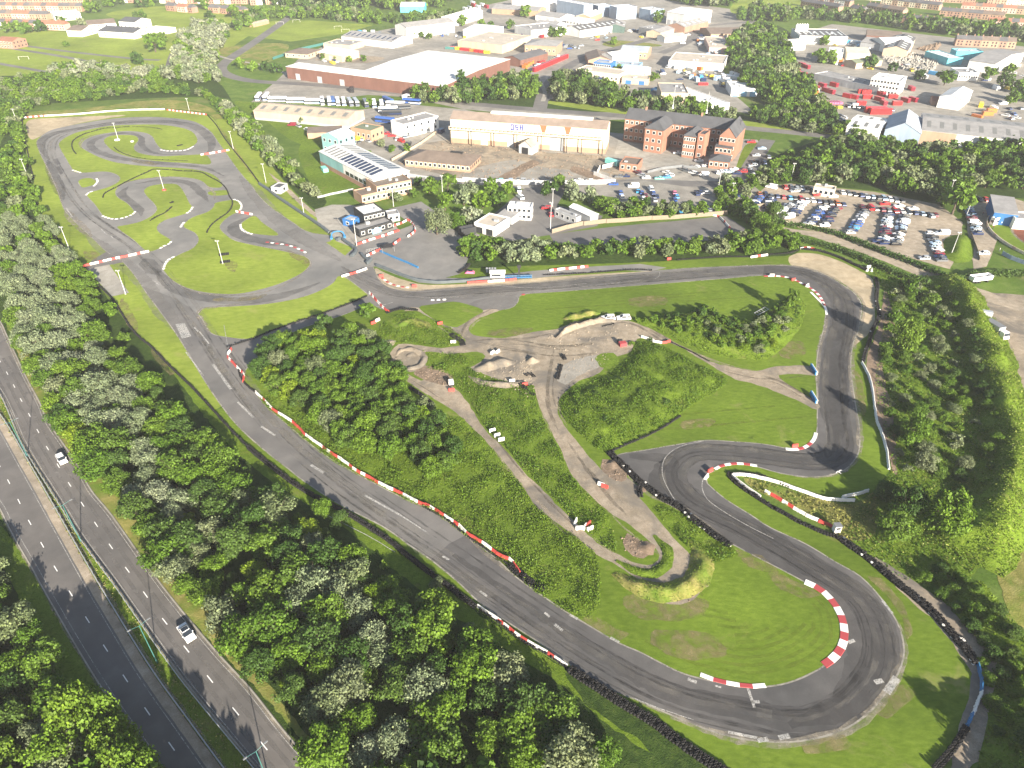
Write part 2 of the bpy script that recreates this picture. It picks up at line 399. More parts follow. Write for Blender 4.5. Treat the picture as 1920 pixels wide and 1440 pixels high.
# estate and outlying land
area('estate_paving', "470,192 520,150 560,110 640,70 740,52 820,40 900,12 1050,-20 1250,0 1420,24 1400,70 1345,110 1380,180 1420,215 1330,220 1100,226 870,205 760,182 690,178 620,186", M['yard'], 1, False, 0)
area('works_paving', "600,215 760,195 870,205 1000,232 1160,250 1420,262 1440,300 1410,345 1440,372 1400,392 1180,372 1000,356 880,345 800,345 740,345 700,300", M['yard'], 1.4, False, 0)
area('depot_paving', "1480,70 1560,45 1780,70 1960,92 1960,262 1740,284 1590,240 1530,170 1450,110", M['yard'], 1.2, False, 0)
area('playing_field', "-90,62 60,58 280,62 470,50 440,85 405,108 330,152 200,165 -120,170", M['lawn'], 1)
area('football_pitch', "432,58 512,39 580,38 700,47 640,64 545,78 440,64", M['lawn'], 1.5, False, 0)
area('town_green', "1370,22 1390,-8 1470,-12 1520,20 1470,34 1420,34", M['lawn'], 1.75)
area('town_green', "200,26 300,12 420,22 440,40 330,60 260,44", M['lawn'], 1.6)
area('waste_ground', "410,92 480,82 540,84 520,110 470,122 425,112", M['drygrass'], 1.6)
area('waste_ground', "1150,76 1210,80 1240,86 1170,90 1130,84", M['drygrass'], 2)
area('works_lawn', "590,255 640,300 668,335 650,352 600,368 575,330 560,280", M['rough'], 2)
area('works_lawn', "440,190 500,196 560,215 610,250 590,275 545,262 500,228 470,215", M['rough'], 1.9)
area('road_verge', "1060,200 1180,215 1390,235 1560,252 1500,240 1320,218 1180,204 1010,188", M['lawn'], 2.4)
area('school_lawn', "1398,272 1422,268 1416,285 1394,312 1380,316", M['grass'], 2.6)
area('foundry_yard', "745,306 800,268 842,262 1000,285 1130,292 1160,300 1200,330 1150,342 1000,344 870,338", M['dirt'], 2.8, False, .4)
area('foundry_paving', "872,322 960,300 1010,312 1060,318 1130,322 1150,338 1000,341 870,337", M['yard'], 2.9, True, .5)
area('rubble', "935,332 960,318 985,305 1003,300 1012,308 990,318 965,335 945,340", M['soil'], 3.0, True, .8)
area('rubble', "1075,312 1100,318 1130,332 1140,340 1105,334 1070,320", M['soil'], 3.0, True, .8)
area('school_paving', "1160,262 1340,300 1370,318 1260,325 1190,318 1150,295", M['concrete'], 3.05, False, .2)
area('estate_earth', "590,112 650,104 720,108 690,118 640,116", M['dirt'], 2, True, .5)
area('red_yard', "1520,150 1600,160 1700,185 1760,200 1740,214 1660,205 1590,212 1545,190", M['yard'], 2.2, False, .3)
# roads of the estate
def road(s, w, lvl=3, mat='asphalt', name='road', **k): return ribbon(name, s, w, M[mat], lvl, 0, **k)
road("560,20 470,84 428,112 414,128 428,141 475,152 560,157 640,163 762,176 860,192 1000,205 1120,214 1250,224 1400,240 1520,252 1640,268 1760,280", 9)
road("1012,204 1018,180 1028,160 1050,136 1085,114 1120,100 1150,92 1230,70 1290,52 1420,40", 9, 3.3)
road("1010,150 1016,160 1022,175 1018,190", 3, 3.6, 'concrete', 'footpath')
road("1440,262 1424,285 1408,310 1396,332 1360,345 1200,342 1060,345 1000,348", 8, 3.2)
road("1240,100 1290,78 1300,60 1270,45", 8, 3.4)
road("0,88 100,103 195,121", 5, 3, 'asphalt', 'path'); road("-40,78 37,85 140,98 250,110 300,113", 5, 3.2, 'asphalt', 'path')
road("-20,116 87,135 130,143", 5, 3.1, 'asphalt', 'path'); road("-60,152 20,156 60,160", 9, 3.3, 'asphalt', 'path')
road("314,140 318,122 326,100 342,82 360,66", 6, 3.4, 'asphalt', 'path')
road("345,78 420,108 500,124 540,140", 3, 3.5, 'concrete', 'footpath')
# dual carriageway
RE = "-140,440 -60,533 0,600 15,630 50,705 75,752 92,790 145,867 172,917 212,966 305,1096 403,1215 469,1287 531,1365 596,1440 700,1560"
RL = "-180,520 -60,668 0,735 47,837 117,950 155,1012 219,1099 300,1215 353,1287 469,1427 580,1560"
LR = "-180,560 -60,708 0,780 52,867 112,972 172,1077 206,1134 281,1255 353,1355 415,1440 500,1555"
LL = "-260,680 -90,830 0,952 12,977 32,1015 65,1072 78,1096 141,1206 200,1302 244,1365 272,1406 300,1450 370,1555"
def band(name, a, b, mat, lvl, **k):
    A = catmull(P(a), False, 2); B = catmull(P(b), False, 2)
    return sheet(name, A+B[::-1], M[mat], lvl, **k)
band('road', RL, RE, 'road', 3); band('road', LL, LR, 'road', 3.2)
band('central_reservation', LR, RL, 'verge', 2.6)
ER, EL_, IR, IL = (catmull(P(q), False, 2) for q in (RE, RL, LR, LL))
def sub(pts, a, b):   # part of a line between two picture heights
    return [p for p in pts if a <= pix(p)[1] <= b]
for line, d in ((ER, -.9), (EL_, .6), (IR, -2.0), (IL, .8)):
    ribbon('road_marking', offset_line(line, d), .11, M['paint'], 4, 0, smooth=False)
ribbon('hard_strip', offset_line(IR, -.8), 1.6, M['verge'], 3.5, .08, smooth=False)
for line, d, w in ((ER, -.25, .55), (EL_, .1, .35), (IR, .25, .5), (IL, -.1, .35)):
    n = offset_line(line, d)
    v = []; f = []
    for i, p in enumerate(n):
        a = n[max(0, i-1)]; b = n[min(len(n)-1, i+1)]; t = (b-a).normalized(); q = Vector((-t.y, t.x))*.13
        l, r = p+q, p-q; v += [(l.x, l.y, 0), (l.x, l.y, .14), (r.x, r.y, .14), (r.x, r.y, 0)]
    for i in range(len(n)-1):
        for j in range(3): f.append((4*i+j, 4*i+j+1, 4*i+j+5, 4*i+j+4))
    tag(obj('kerb', mesh('kerb', v, f, M['concrete'])), kind='structure')
    ribbon('road_edge_grit', offset_line(line, d*2.2), w*1.6, M['scuff'], 3.6, .25, smooth=False)
# dashes, nine metres apart, and polished wheel tracks
DR = [(53.5, 775), (69.2, 804.8), (86.8, 836.8), (107, 869.5), (128, 904.5), (151.8, 941.2), (177.2, 978.8), (204.5, 1019.8), (235, 1063.4), (268.8, 1109.4), (304.4, 1159.4), (344.7, 1210.9), (388.4, 1266.6), (435.9, 1326.6), (488.4, 1390.6), (546, 1461)]
DL = [(-4, 868), (14.2, 899.2), (33.5, 936), (53.2, 975), (76.5, 1016.8), (101.4, 1061), (129.1, 1107.2), (160.3, 1156.2), (193.8, 1209.1), (230.6, 1265.3), (271.2, 1326.6), (316.2, 1391.6), (366, 1462)]
CR = [at(-2, 674), at(12, 697), at(25, 721), at(38, 747)]+[at(*q) for q in DR]; CL = [at(*q) for q in DL]
for C in (CR, CL):
    mk = []
    for i in range(len(C)-1):
        t = (C[i+1]-C[i]).normalized(); q = Vector((-t.y, t.x))*.085; a, b = C[i], C[i]+t*2.1
        o = obj('road_marking', mesh('road_marking', [((a-q).x, (a-q).y, .052), ((a+q).x, (a+q).y, .052), ((b+q).x, (b+q).y, .052), ((b-q).x, (b-q).y, .052)], [(0, 3, 2, 1)], M['roadpaint'])); tag(o, kind='structure')
for C in (CR,):
    for d in (-2.7, -1.0, 1.1, 2.8): ribbon('wheel_track', offset_line(C, d), .75, M['tyretrack'], 3.8, .12, smooth=False)

# ------------------------------------------------------------------ circuit land
LWALL = "42,226 45,250 52,300 64,335 62,352 75,400 100,437 130,470 160,505 210,560 245,615 280,650 310,680 360,725"
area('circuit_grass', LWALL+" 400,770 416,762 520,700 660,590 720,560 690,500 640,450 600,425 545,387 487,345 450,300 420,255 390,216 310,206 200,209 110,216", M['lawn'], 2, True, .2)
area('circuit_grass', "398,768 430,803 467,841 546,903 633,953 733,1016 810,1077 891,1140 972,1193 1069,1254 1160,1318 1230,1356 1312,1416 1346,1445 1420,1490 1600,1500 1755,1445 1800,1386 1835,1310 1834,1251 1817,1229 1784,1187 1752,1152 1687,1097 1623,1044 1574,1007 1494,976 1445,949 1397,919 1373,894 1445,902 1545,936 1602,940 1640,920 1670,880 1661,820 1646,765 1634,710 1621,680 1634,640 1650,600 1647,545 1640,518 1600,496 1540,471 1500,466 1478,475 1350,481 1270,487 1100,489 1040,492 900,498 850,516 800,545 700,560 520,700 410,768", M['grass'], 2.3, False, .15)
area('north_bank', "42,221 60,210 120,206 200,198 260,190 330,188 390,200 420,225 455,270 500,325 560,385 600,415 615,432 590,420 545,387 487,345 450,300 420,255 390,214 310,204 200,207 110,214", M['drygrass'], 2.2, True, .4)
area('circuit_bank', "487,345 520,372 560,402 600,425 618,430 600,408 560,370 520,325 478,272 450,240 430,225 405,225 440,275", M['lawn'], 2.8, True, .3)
# asphalt
OUT = "69,266 75,258 85,250 100,243 125,237 150,232 200,224 250,220 300,220 350,225 375,233 395,247 410,268 425,289 442,313 457,332 473,350 485,367 503,385 527,403 550,418 567,430 585,437 606,440 622,443 620,452 611,455 630,468 647,480 660,484 690,497 700,502 707,517 722,532 745,541 779,544 809,542 884,536 1000,529 1111,517 1223,508 1293,503 1353,500 1389,499 1433,498 1488,499 1529,508 1558,521 1582,536 1602,550 1614,568 1615,585 1608,623 1599,647 1595,690 1602,746 1611,801 1611,842 1603,861 1584,881 1552,892 1510,894 1461,887 1410,873 1374,869 1342,876 1326,890 1326,907 1339,919 1364,939 1406,965 1445,990 1510,1020 1568,1055 1613,1081 1650,1120 1672,1150 1687,1180 1695,1221 1684,1262 1657,1304 1624,1341 1575,1371 1500,1390 1425,1390 1369,1381 1320,1366 1249,1337 1200,1315 1122,1284 1072,1249 1000,1198 935,1156 900,1131 857,1090 808,1050 767,1022 717,987 639,947 571,903 539,878 499,847 450,803 414,759 377,703 342,644 312,600 275,550 255,520 230,491 200,472 175,448 150,425 135,410 120,392 107,355 89,315 75,287"
area('circuit_asphalt', OUT, M['asphalt'], 4, True, .10)
area('circuit_asphalt', "158,500 176,486 203,470 236,478 276,472 264,502 232,492 205,497 166,506", M['asphalt'], 4.3, False, .1)
area('concrete_pad', "163,505 205,496 242,549 210,556", M['concrete'], 4.5, False, .1)
area('circuit_asphalt', "425,655 470,637 520,617 600,590 650,572 692,556 720,582 640,606 560,650 480,715 455,712 440,690", M['asphalt'], 4.1, False, .1)
area('paddock_paving', "640,486 672,456 746,432 778,420 800,440 850,462 882,472 872,500 862,514 835,521 880,522 1000,508 1110,500 1200,495 1250,502 1222,509 1170,507 1070,515 1000,522 890,528 820,533 785,530 740,514 704,500 680,502", M['brightasphalt'], 4.6, False, .1)
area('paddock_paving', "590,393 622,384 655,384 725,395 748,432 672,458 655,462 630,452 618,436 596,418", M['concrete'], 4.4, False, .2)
area('paddock_paving', "728,392 790,378 850,420 900,440 885,474 800,445 780,424", M['brightasphalt'], 4.2, False, .2)
area('yard_asphalt', "1030,440 1160,424 1262,415 1362,405 1397,428 1392,446 1260,456 1100,460 1040,458", M['asphalt'], 3.9, False, .1)
area('yard_asphalt', "925,402 985,352 1065,350 1045,385 1130,405 1120,424 1035,440 960,452 905,440", M['asphalt'], 3.7, False, .1)
area('car_park', "1110,345 1200,338 1440,372 1410,394 1290,398 1180,388", M['yard'], 3.72, False, .2)
area('car_park', "1400,382 1436,350 1480,344 1640,360 1762,384 1806,418 1800,468 1780,505 1700,482 1600,450 1500,428 1438,402", M['verge'], 3.5, False, .5)
area('car_park', "1808,372 1900,372 1960,390 1960,420 1880,425 1868,455 1850,500 1826,505 1815,440", M['verge'], 3.6, False, .3)
ribbon('dirt_road', "1455,424 1490,433 1540,442 1600,460 1680,489 1760,523 1850,556 1980,600", 8.5, M['verge'], 3.8, .5)
area('dirt_yard', "1752,516 1830,545 1980,572 1980,770 1912,752 1890,700 1858,630 1832,572 1800,540", M['dirt'], 3.2, True, .6)
area('dirt_field', "1900,1000 1985,930 1985,1300 1925,1225 1885,1130 1872,1075", M['drygrass'], 3.2, True, .8)
ribbon('footpath', "505,325 535,352 562,378 590,402 618,424", 2.2, M['verge'], 3.1, .3)
# run-off gravel
area('gravel_trap', "54,226 110,221 170,218 235,216 200,222 150,231 100,244 75,256 60,262 52,252", M['gravel'], 3, True, .3)
area('gravel_trap', "1488,500 1478,484 1500,474 1540,478 1580,492 1612,508 1636,524 1640,560 1640,600 1632,622 1612,640 1600,650 1610,620 1618,585 1614,562 1590,538 1558,520 1525,506", M['gravel'], 3, True, .3)
area('gravel_trap', "704,503 722,512 760,526 800,534 880,532 1000,522 1070,517 1170,511 1222,509 1111,518 1000,530 884,537 809,543 779,546 745,543 722,535 707,519", M['gravel'], 5, True, .15)
# centre of the circuit
INN = "461,694 475,678 505,650 560,618 640,592 693,572 718,581 745,580 771,577 800,592 830,606 862,618 880,604 902,592 933,583 960,577 971,566 979,553 1051,547 1202,535 1353,523 1430,517 1477,521 1512,537 1535,554 1546,574 1548,591 1544,617 1535,652 1531,687 1532,752 1532,804 1527,824 1514,836 1491,842 1475,841 1431,833 1369,828 1322,826 1275,833 1212,844 1153,856 1175,883 1212,918 1275,952 1306,977 1344,1005 1381,1025 1429,1050 1478,1075 1511,1093 1545,1112 1568,1134 1578,1152 1586,1180 1585,1206 1567,1231 1537,1254 1492,1276 1447,1287 1395,1289 1342,1279 1275,1261 1200,1223 1160,1206 1072,1154 1022,1121 966,1081 935,1052 880,1009 811,959 755,934 649,878 592,841 546,803 499,762 480,737 458,718"
area('infield_grass', INN, M['grass'], 6, True, .12)
GI = ["372,588 382,578 400,576 430,575 500,570 560,559 600,545 625,530 634,518 650,522 687,550 690,556 650,571 600,589 520,616 470,635 430,633 396,625 380,600",
 "307,507 311,497 320,487 335,478 362,465 372,450 365,437 345,426 350,415 365,406 390,397 401,387 403,381 420,377 438,375 449,379 453,390 445,398 427,408 415,420 413,428 420,437 438,450 467,458 517,468 558,477 575,483 582,492 577,503 558,517 517,535 467,548 433,552 387,549 350,540 322,525",
 "477,405 457,415 452,422 457,430 473,438 522,441 493,418",
 "110,272 117,262 133,253 150,247 200,237 250,234 300,234 337,239 360,247 370,260 367,270 350,279 325,282 303,279 292,268 285,256 270,249 237,246 200,250 170,257 155,267 155,277 170,287 195,298 225,306 280,312 350,316 385,322 405,331 417,346 413,352 392,351 380,341 362,335 325,332 275,335 240,342 221,352 217,364 225,373 237,380 248,391 252,400 240,407 215,410 195,406 178,384 165,370 163,364 175,359 200,352 219,343 225,334 215,326 195,322 162,324 141,323 136,318 125,300",
 "195,262 212,254 250,254 260,262 253,272 252,280 265,288 300,293 350,291 386,291 394,308 350,306 300,303 250,296 217,286 200,273",
 "147,340 155,335 170,334 180,340 175,347 157,352 150,348",
 "270,357 282,349 307,345 332,346 345,360 355,380 361,390 350,400 332,406 308,414 295,425 299,436 315,446 321,452 315,458 300,466 277,472 250,450 219,426 237,422 262,416 285,404 294,392 287,380 275,368",
 "391,360 424,357 428,365 397,367"]
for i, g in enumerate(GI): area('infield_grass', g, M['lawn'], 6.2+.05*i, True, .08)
area('infield_grass', "786,577 812,571 850,566 872,570 906,582 890,594 868,608 857,614 838,611 812,598", M['grass'], 7.6, True, .08)
# weathering and painted brightness on the asphalt
def worn(s, w, lvl=5, m='rubber', amp=.6): return ribbon('racing_line', s, w, M[m], lvl, amp)
worn("92,300 80,280 78,266 100,251 150,241 215,231 300,228 350,233 378,245 395,262 396,280 382,290 350,291", 6)
worn("350,290 310,290 280,284 266,272 262,258 240,250 205,253 178,262 170,272 185,285 230,298 300,306 380,314 420,330", 4)
worn("90,300 104,338 120,375", 5); worn("255,345 300,338 350,342 372,356 390,378", 4)
worn("240,350 228,364 245,380 262,394 265,405", 4); worn("470,405 440,422 446,440 490,452 560,462", 5)
worn("600,530 560,545 500,560 430,564 350,550 310,525 290,500", 5); worn("270,485 295,515", 6)
worn("640,500 690,530 760,552 880,546 1000,538 1200,523 1400,508 1500,510 1570,545 1582,590 1566,680 1570,780 1575,840 1530,866 1400,852 1300,850 1260,885 1290,930 1400,990 1520,1060 1610,1120 1645,1190 1640,1260 1580,1330 1500,1350 1400,1330 1250,1295 1100,1210 950,1110 850,1040", 6.5, 5.1)
worn("1480,505 1530,520 1575,560 1582,600 1570,660 1562,740 1566,820 1550,858", 8, 5.2, 'rubber')
worn("1180,855 1250,862 1245,900 1290,945 1400,1005 1500,1062 1580,1110 1630,1170 1635,1250 1590,1320 1480,1360", 9, 5.3, 'rubber')
oc = catmull(P(OUT), True, 1.5); ocp = [pix(t) for t in oc]
i0 = min(range(len(oc)), key=lambda k: (ocp[k][0]-1436)**2+(ocp[k][1]-499)**2); i1 = min(range(len(oc)), key=lambda k: (ocp[k][0]-812)**2+(ocp[k][1]-1053)**2)
i2 = min(range(len(oc)), key=lambda k: (ocp[k][0]-690)**2+(ocp[k][1]-497)**2); i3 = min(range(len(oc)), key=lambda k: (ocp[k][0]-266)**2+(ocp[k][1]-536)**2)
sheet('brightened_asphalt', offset_line((oc[i3:]+oc)[:len(oc)-i3+i2], -.06)+P("640,530 600,552 520,566 430,572 382,576 372,588 330,560"), M['brightasphalt'], 4.75)  # north loop laid paler: its front-lit brightness is put into the colour
ribbon('track_edging', oc, .32, M['edging'], 6.9, .05, smooth=False); ribbon('track_edging', catmull(P(INN), True, 1.5), .3, M['edging'], 6.95, .05, smooth=False)
for g in GI[:7]: ribbon('track_edging', catmull(P(g), True, 1.2), .28, M['edging'], 6.85, .05, smooth=False)
sheet('newer_asphalt', offset_line(oc[i0:i1+1], -.06)+P("842,1020 900,990 1060,800 1300,560 1431,515"), M['darkasphalt'], 4.8)
for s, w in (("478,566 380,580 372,588", 1.2), ("310,508 325,528 352,543 390,552 440,554 500,547 550,525 580,500 580,488 560,476 500,464 440,452", .8), ("155,280 150,268 165,256 200,249", 1.5), ("219,352 240,341 290,333 340,331", 1.4), ("385,345 400,360 402,375", 1.2), ("122,392 135,410 150,424 172,446", 4), ("84,305 95,330 108,356 118,388", 1.2), ("380,575 372,588 395,624", 1.5),
   ("1360,500 1433,497 1490,499 1530,508 1560,521 1584,536 1604,550 1616,568 1617,586 1609,623 1600,648 1596,690 1603,746 1612,801 1612,842 1605,862 1586,882 1552,893 1510,895 1461,888", 1.7), ("1200,1316 1249,1338 1320,1367 1369,1382 1425,1392 1500,1392 1575,1373 1626,1342 1659,1304 1686,1262 1697,1221 1690,1180 1674,1150", 1.7), ("1530,560 1548,580 1550,592 1546,617 1537,652 1533,690 1533,750", 1.2), ("1153,857 1176,884 1213,919 1276,953 1308,978 1382,1026", 2.2), ("880,1011 935,1054 968,1083", 1.4), ("780,545 850,541 1000,531 1200,512", 1.0)):
    ribbon('scuffed_edge', s, w, M['scuff'], 6.6, .5)
worn("640,500 700,540 800,556 930,552 970,553", 5, 5.4, 'paleasphalt'); worn("450,330 480,365 520,410 580,455 640,490", 7, 5.5, 'paleasphalt')
worn("150,430 200,470 260,520 300,575 360,650", 6, 5.6, 'paleasphalt')
area('asphalt_patch', "930,556 968,556 958,575 930,581 890,590 880,570", M['paleasphalt'], 5.7, True, .2)
for s in ("113,328 119,325 112,312 105,313", "118,357 124,356 117,338 110,338", "107,309 114,308 108,297 100,299", "1325,506 1340,503 1348,511 1332,513", "1419,1324 1448,1332 1447,1347 1418,1343"):
    area('asphalt_patch', s, M['rubber'] if s[0] != '1' or len(s) > 60 else M['darkasphalt'], 5.9, False, .05)
# racing line streaks, skids and drifted dust
rz_ = random.Random(4)
PATH = catmull(P("640,500 690,528 760,552 880,546 1000,538 1200,523 1400,508 1500,512 1565,545 1582,590 1568,680 1570,780 1575,840 1530,866 1400,852 1300,850 1262,885 1290,935 1400,992 1520,1062 1610,1122 1645,1190 1640,1260 1580,1330 1500,1355 1400,1340 1250,1300 1100,1220 950,1120 850,1050 740,975 620,890 520,800 440,700 380,610 330,540 260,470 160,400 110,330 90,280 120,250 250,228 350,235 400,265"), False, 1.5)
for i in range(150):
    k = rz_.randrange(len(PATH)-60); n = rz_.randrange(14, 55); off = rz_.uniform(-3.6, 3.6)
    mt = 'skid' if (rz_.random() < .45 and k < 760) else 'dust'
    ribbon('tyre_mark', offset_line(PATH[k:k+n], off), rz_.uniform(.25, .6) if mt == 'skid' else rz_.uniform(.6, 2.0), M[mt], 5.9+.004*i, .25, smooth=False)
# mowing lines and worn patches on the infield
IC = catmull(P("1478,1078 1511,1096 1545,1114 1566,1136 1575,1154 1580,1180 1580,1204 1562,1228 1534,1250 1490,1271 1447,1281 1395,1283 1342,1273 1275,1255 1200,1217"), False, 2)
for i in range(11): ribbon('mowing_line', offset_line(IC, -(2.2+i*1.6))[i*2:max(i*2+6, len(IC)-i*2)], .7, M['mowline'], 6.30+.02*i, .2, smooth=False)
for i, (x, y) in enumerate(((1180, 545), (1230, 560), (1300, 550), (1100, 575), (1360, 560), (1420, 790), (1360, 770), (1300, 800))):
    p_ = at(x, y); ribbon('mowing_line', [p_+Vector((-14, -2)), p_, p_+Vector((14, 2))], .8, M['mowline'], 6.55+.01*i, .2)
for s in ("1170,1120 1260,1110 1330,1130 1300,1160 1200,1160", "1380,1030 1440,1050 1460,1075 1400,1060", "1440,1070 1500,1095 1540,1115 1500,1120 1450,1095", "1230,1180 1330,1190 1360,1230 1270,1235 1220,1205", "1100,1150 1180,1190 1160,1200 1090,1165", "905,625 960,615 1000,618 960,632", "1180,560 1240,555 1250,570 1190,575", "1460,650 1500,640 1510,665 1470,672", "1280,790 1340,785 1330,800 1280,805", "1600,690 1618,720 1622,780 1608,760", "1625,1080 1660,1115 1690,1160 1700,1200 1712,1190 1690,1130 1650,1085", "1690,1280 1720,1300 1660,1350 1640,1340", "1500,1396 1580,1380 1600,1400 1510,1415", "400,560 450,558 500,552 480,562 410,566", "250,300 300,306 290,310 250,304", "540,470 580,488 575,500 545,480", "425,490 445,492 440,510 425,505", "230,560 260,610 250,625 225,580", "290,650 330,700 320,705 285,665", "160,470 185,475 180,488 160,486"):
    area('worn_grass', s, M['drypatch'], 6.75, True, .6)
# earth tracks and spoil in the middle
area('earth_track', "739,652 748,645 771,646 827,653 850,650 872,645 868,632 850,622 827,609 799,591 780,583 758,584 771,576 784,577 809,596 837,611 857,615 874,601 906,582 936,582 902,596 882,610 879,619 888,628 940,634 1000,623 1044,617 1062,610 1095,603 1128,599 1160,600 1192,606 1230,622 1262,640 1300,662 1331,678 1380,690 1420,696 1450,688 1500,686 1531,690 1531,704 1500,702 1460,704 1470,716 1500,735 1532,754 1531,768 1480,745 1420,722 1378,711 1320,678 1269,648 1206,633 1190,642 1182,660 1150,672 1130,694 1112,706 1085,715 1059,736 1048,750 1046,776 1062,803 1080,825 1100,851 1120,872 1137,890 1160,884 1178,896 1202,920 1200,935 1212,947 1244,987 1269,1016 1296,1044 1298,1066 1275,1086 1228,1098 1194,1084 1160,1062 1119,1040 1075,1002 1037,976 1003,948 978,909 947,869 919,836 900,817 862,780 822,753 790,733 753,708 760,700 790,714 812,708 850,726 880,760 905,800 925,822 950,846 978,880 1019,921 1066,968 1119,1018 1159,1040 1197,1058 1224,1058 1236,1040 1212,1010 1181,986 1137,958 1097,919 1069,885 1050,841 1025,791 1010,760 1004,738 1000,722 975,722 950,716 915,705 893,694 880,690 900,680 910,668 895,660 870,662 840,664 800,660 790,672 798,690 770,698 745,690 728,672", M['dirt'], 7, True, .35)
# ruts and dusty ridges along the earth tracks
for s, w, n in (("1040,640 1030,690 1025,740 1045,800 1085,860 1125,920 1175,975 1225,1015 1275,1050", 6, 11), ("760,700 830,745 900,805 960,880 1020,945 1080,1000 1150,1052 1210,1082 1270,1066", 4.5, 9), ("760,648 840,655 900,645 1000,640 1090,618 1180,606 1260,650 1340,685 1430,706 1525,698", 5, 10), ("1400,702 1460,718 1525,755", 3, 4), ("790,585 840,615 880,635 940,648 1010,660", 4, 5), ("930,580 885,605 868,640", 3, 3), ("900,660 960,650 1040,660 1120,655", 9, 8)):
    c_ = catmull(P(s), False, 1.2)
    for i in range(n):
        k = rz_.randrange(max(1, len(c_)-12)); m_ = rz_.randrange(8, 30)
        if len(c_[k:k+m_]) > 3: ribbon('wheel_rut', offset_line(c_[k:k+m_], rz_.uniform(-w/2, w/2)), rz_.uniform(.35, 1.1), M['rutdark' if rz_.random() < .55 else 'rutlight'], 7.3+.004*(i+int(w*3)), .25, smooth=False)
area('spoil', "1130,862 1160,868 1178,890 1165,905 1140,892 1125,876", M['soil'], 8, True, .5)
area('spoil', "775,700 800,686 830,698 850,706 838,722 805,716", M['soil'], 8, True, .5)
area('spoil', "1175,1000 1195,1010 1222,1030 1205,1048 1170,1030", M['soil'], 8, True, .5)
area('spoil', "1190,1090 1240,1108 1300,1098 1320,1070 1330,1090 1300,1125 1260,1135 1220,1120", M['dirt'], 8.1, True, .6)
area('grey_spoil', "1048,690 1085,672 1125,668 1120,690 1085,705 1060,722 1045,715", M['yard'], 8, True, .6)
area('grass_patch', "1118,668 1150,662 1160,680 1128,690", M['rough'], 8.2, True, .4)
# strips of bare ground outside the tyre walls
ribbon('bare_strip', "1660,545 1664,600 1650,645 1640,690 1655,760 1672,850 1680,890", 4.5, M['soil'], 3.3, .6)
ribbon('bare_strip', "1640,1046 1705,1102 1775,1160 1820,1215 1852,1270 1850,1330 1820,1400 1780,1460", 5.5, M['dirt'], 3.4, .6)
ribbon('bare_strip', "1060,1262 1130,1318 1200,1366 1270,1424 1330,1484", 4.0, M['under'], 3.5, .6)  # woodland floor colour used here as painted tree shade on bare earth
# woodland floors
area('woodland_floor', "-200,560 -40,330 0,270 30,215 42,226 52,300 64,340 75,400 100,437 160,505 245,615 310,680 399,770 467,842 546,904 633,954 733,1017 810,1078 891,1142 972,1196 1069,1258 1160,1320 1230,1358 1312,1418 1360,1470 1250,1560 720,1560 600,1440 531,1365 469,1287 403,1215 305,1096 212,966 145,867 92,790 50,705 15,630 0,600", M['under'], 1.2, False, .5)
area('grass_strip', "300,665 360,725 400,772 467,845 546,907 633,957 733,1020 810,1081 891,1145 972,1199 1069,1261 1160,1324 1270,1400 1300,1440 1180,1390 1060,1290 960,1225 860,1160 760,1085 660,1000 560,935 480,880 400,800", M['rough'], 1.6, True, .6)
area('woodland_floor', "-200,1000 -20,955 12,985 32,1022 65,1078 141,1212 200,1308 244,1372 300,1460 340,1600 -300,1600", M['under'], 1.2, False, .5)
ribbon('road_verge', "-20,945 12,985 32,1022 65,1078 141,1212 200,1308 244,1372 300,1460", 4, M['rough'], 1.8, .4, shift=-2.0)
ribbon('road_verge', "0,600 50,705 92,790 172,917 212,966 305,1096 403,1215 469,1287 531,1365 596,1440", 3.5, M['drygrass'], 1.7, .5, shift=1.6)
scrub_ = area('rough_ground', "1640,505 1700,515 1760,530 1800,545 1840,600 1870,720 1900,850 1890,960 1850,1050 1800,1090 1700,1090 1640,1050 1590,1000 1620,940 1670,880 1655,800 1640,720 1650,640 1660,560", M['rough'], 2.6, True, .5)
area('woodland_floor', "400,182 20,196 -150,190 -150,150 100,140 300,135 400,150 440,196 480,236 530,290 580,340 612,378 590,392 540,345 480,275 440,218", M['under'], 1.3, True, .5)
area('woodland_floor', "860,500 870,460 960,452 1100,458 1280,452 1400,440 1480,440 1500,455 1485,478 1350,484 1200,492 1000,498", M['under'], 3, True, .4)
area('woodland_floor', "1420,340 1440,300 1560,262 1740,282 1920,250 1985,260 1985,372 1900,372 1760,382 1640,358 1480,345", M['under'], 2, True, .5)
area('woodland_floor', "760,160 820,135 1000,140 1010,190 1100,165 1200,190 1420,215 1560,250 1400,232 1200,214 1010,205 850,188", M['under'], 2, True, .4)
area('woodland_floor', "1380,80 1420,40 1480,60 1500,140 1560,240 1500,230 1420,190 1370,150", M['under'], 2, True, .4)
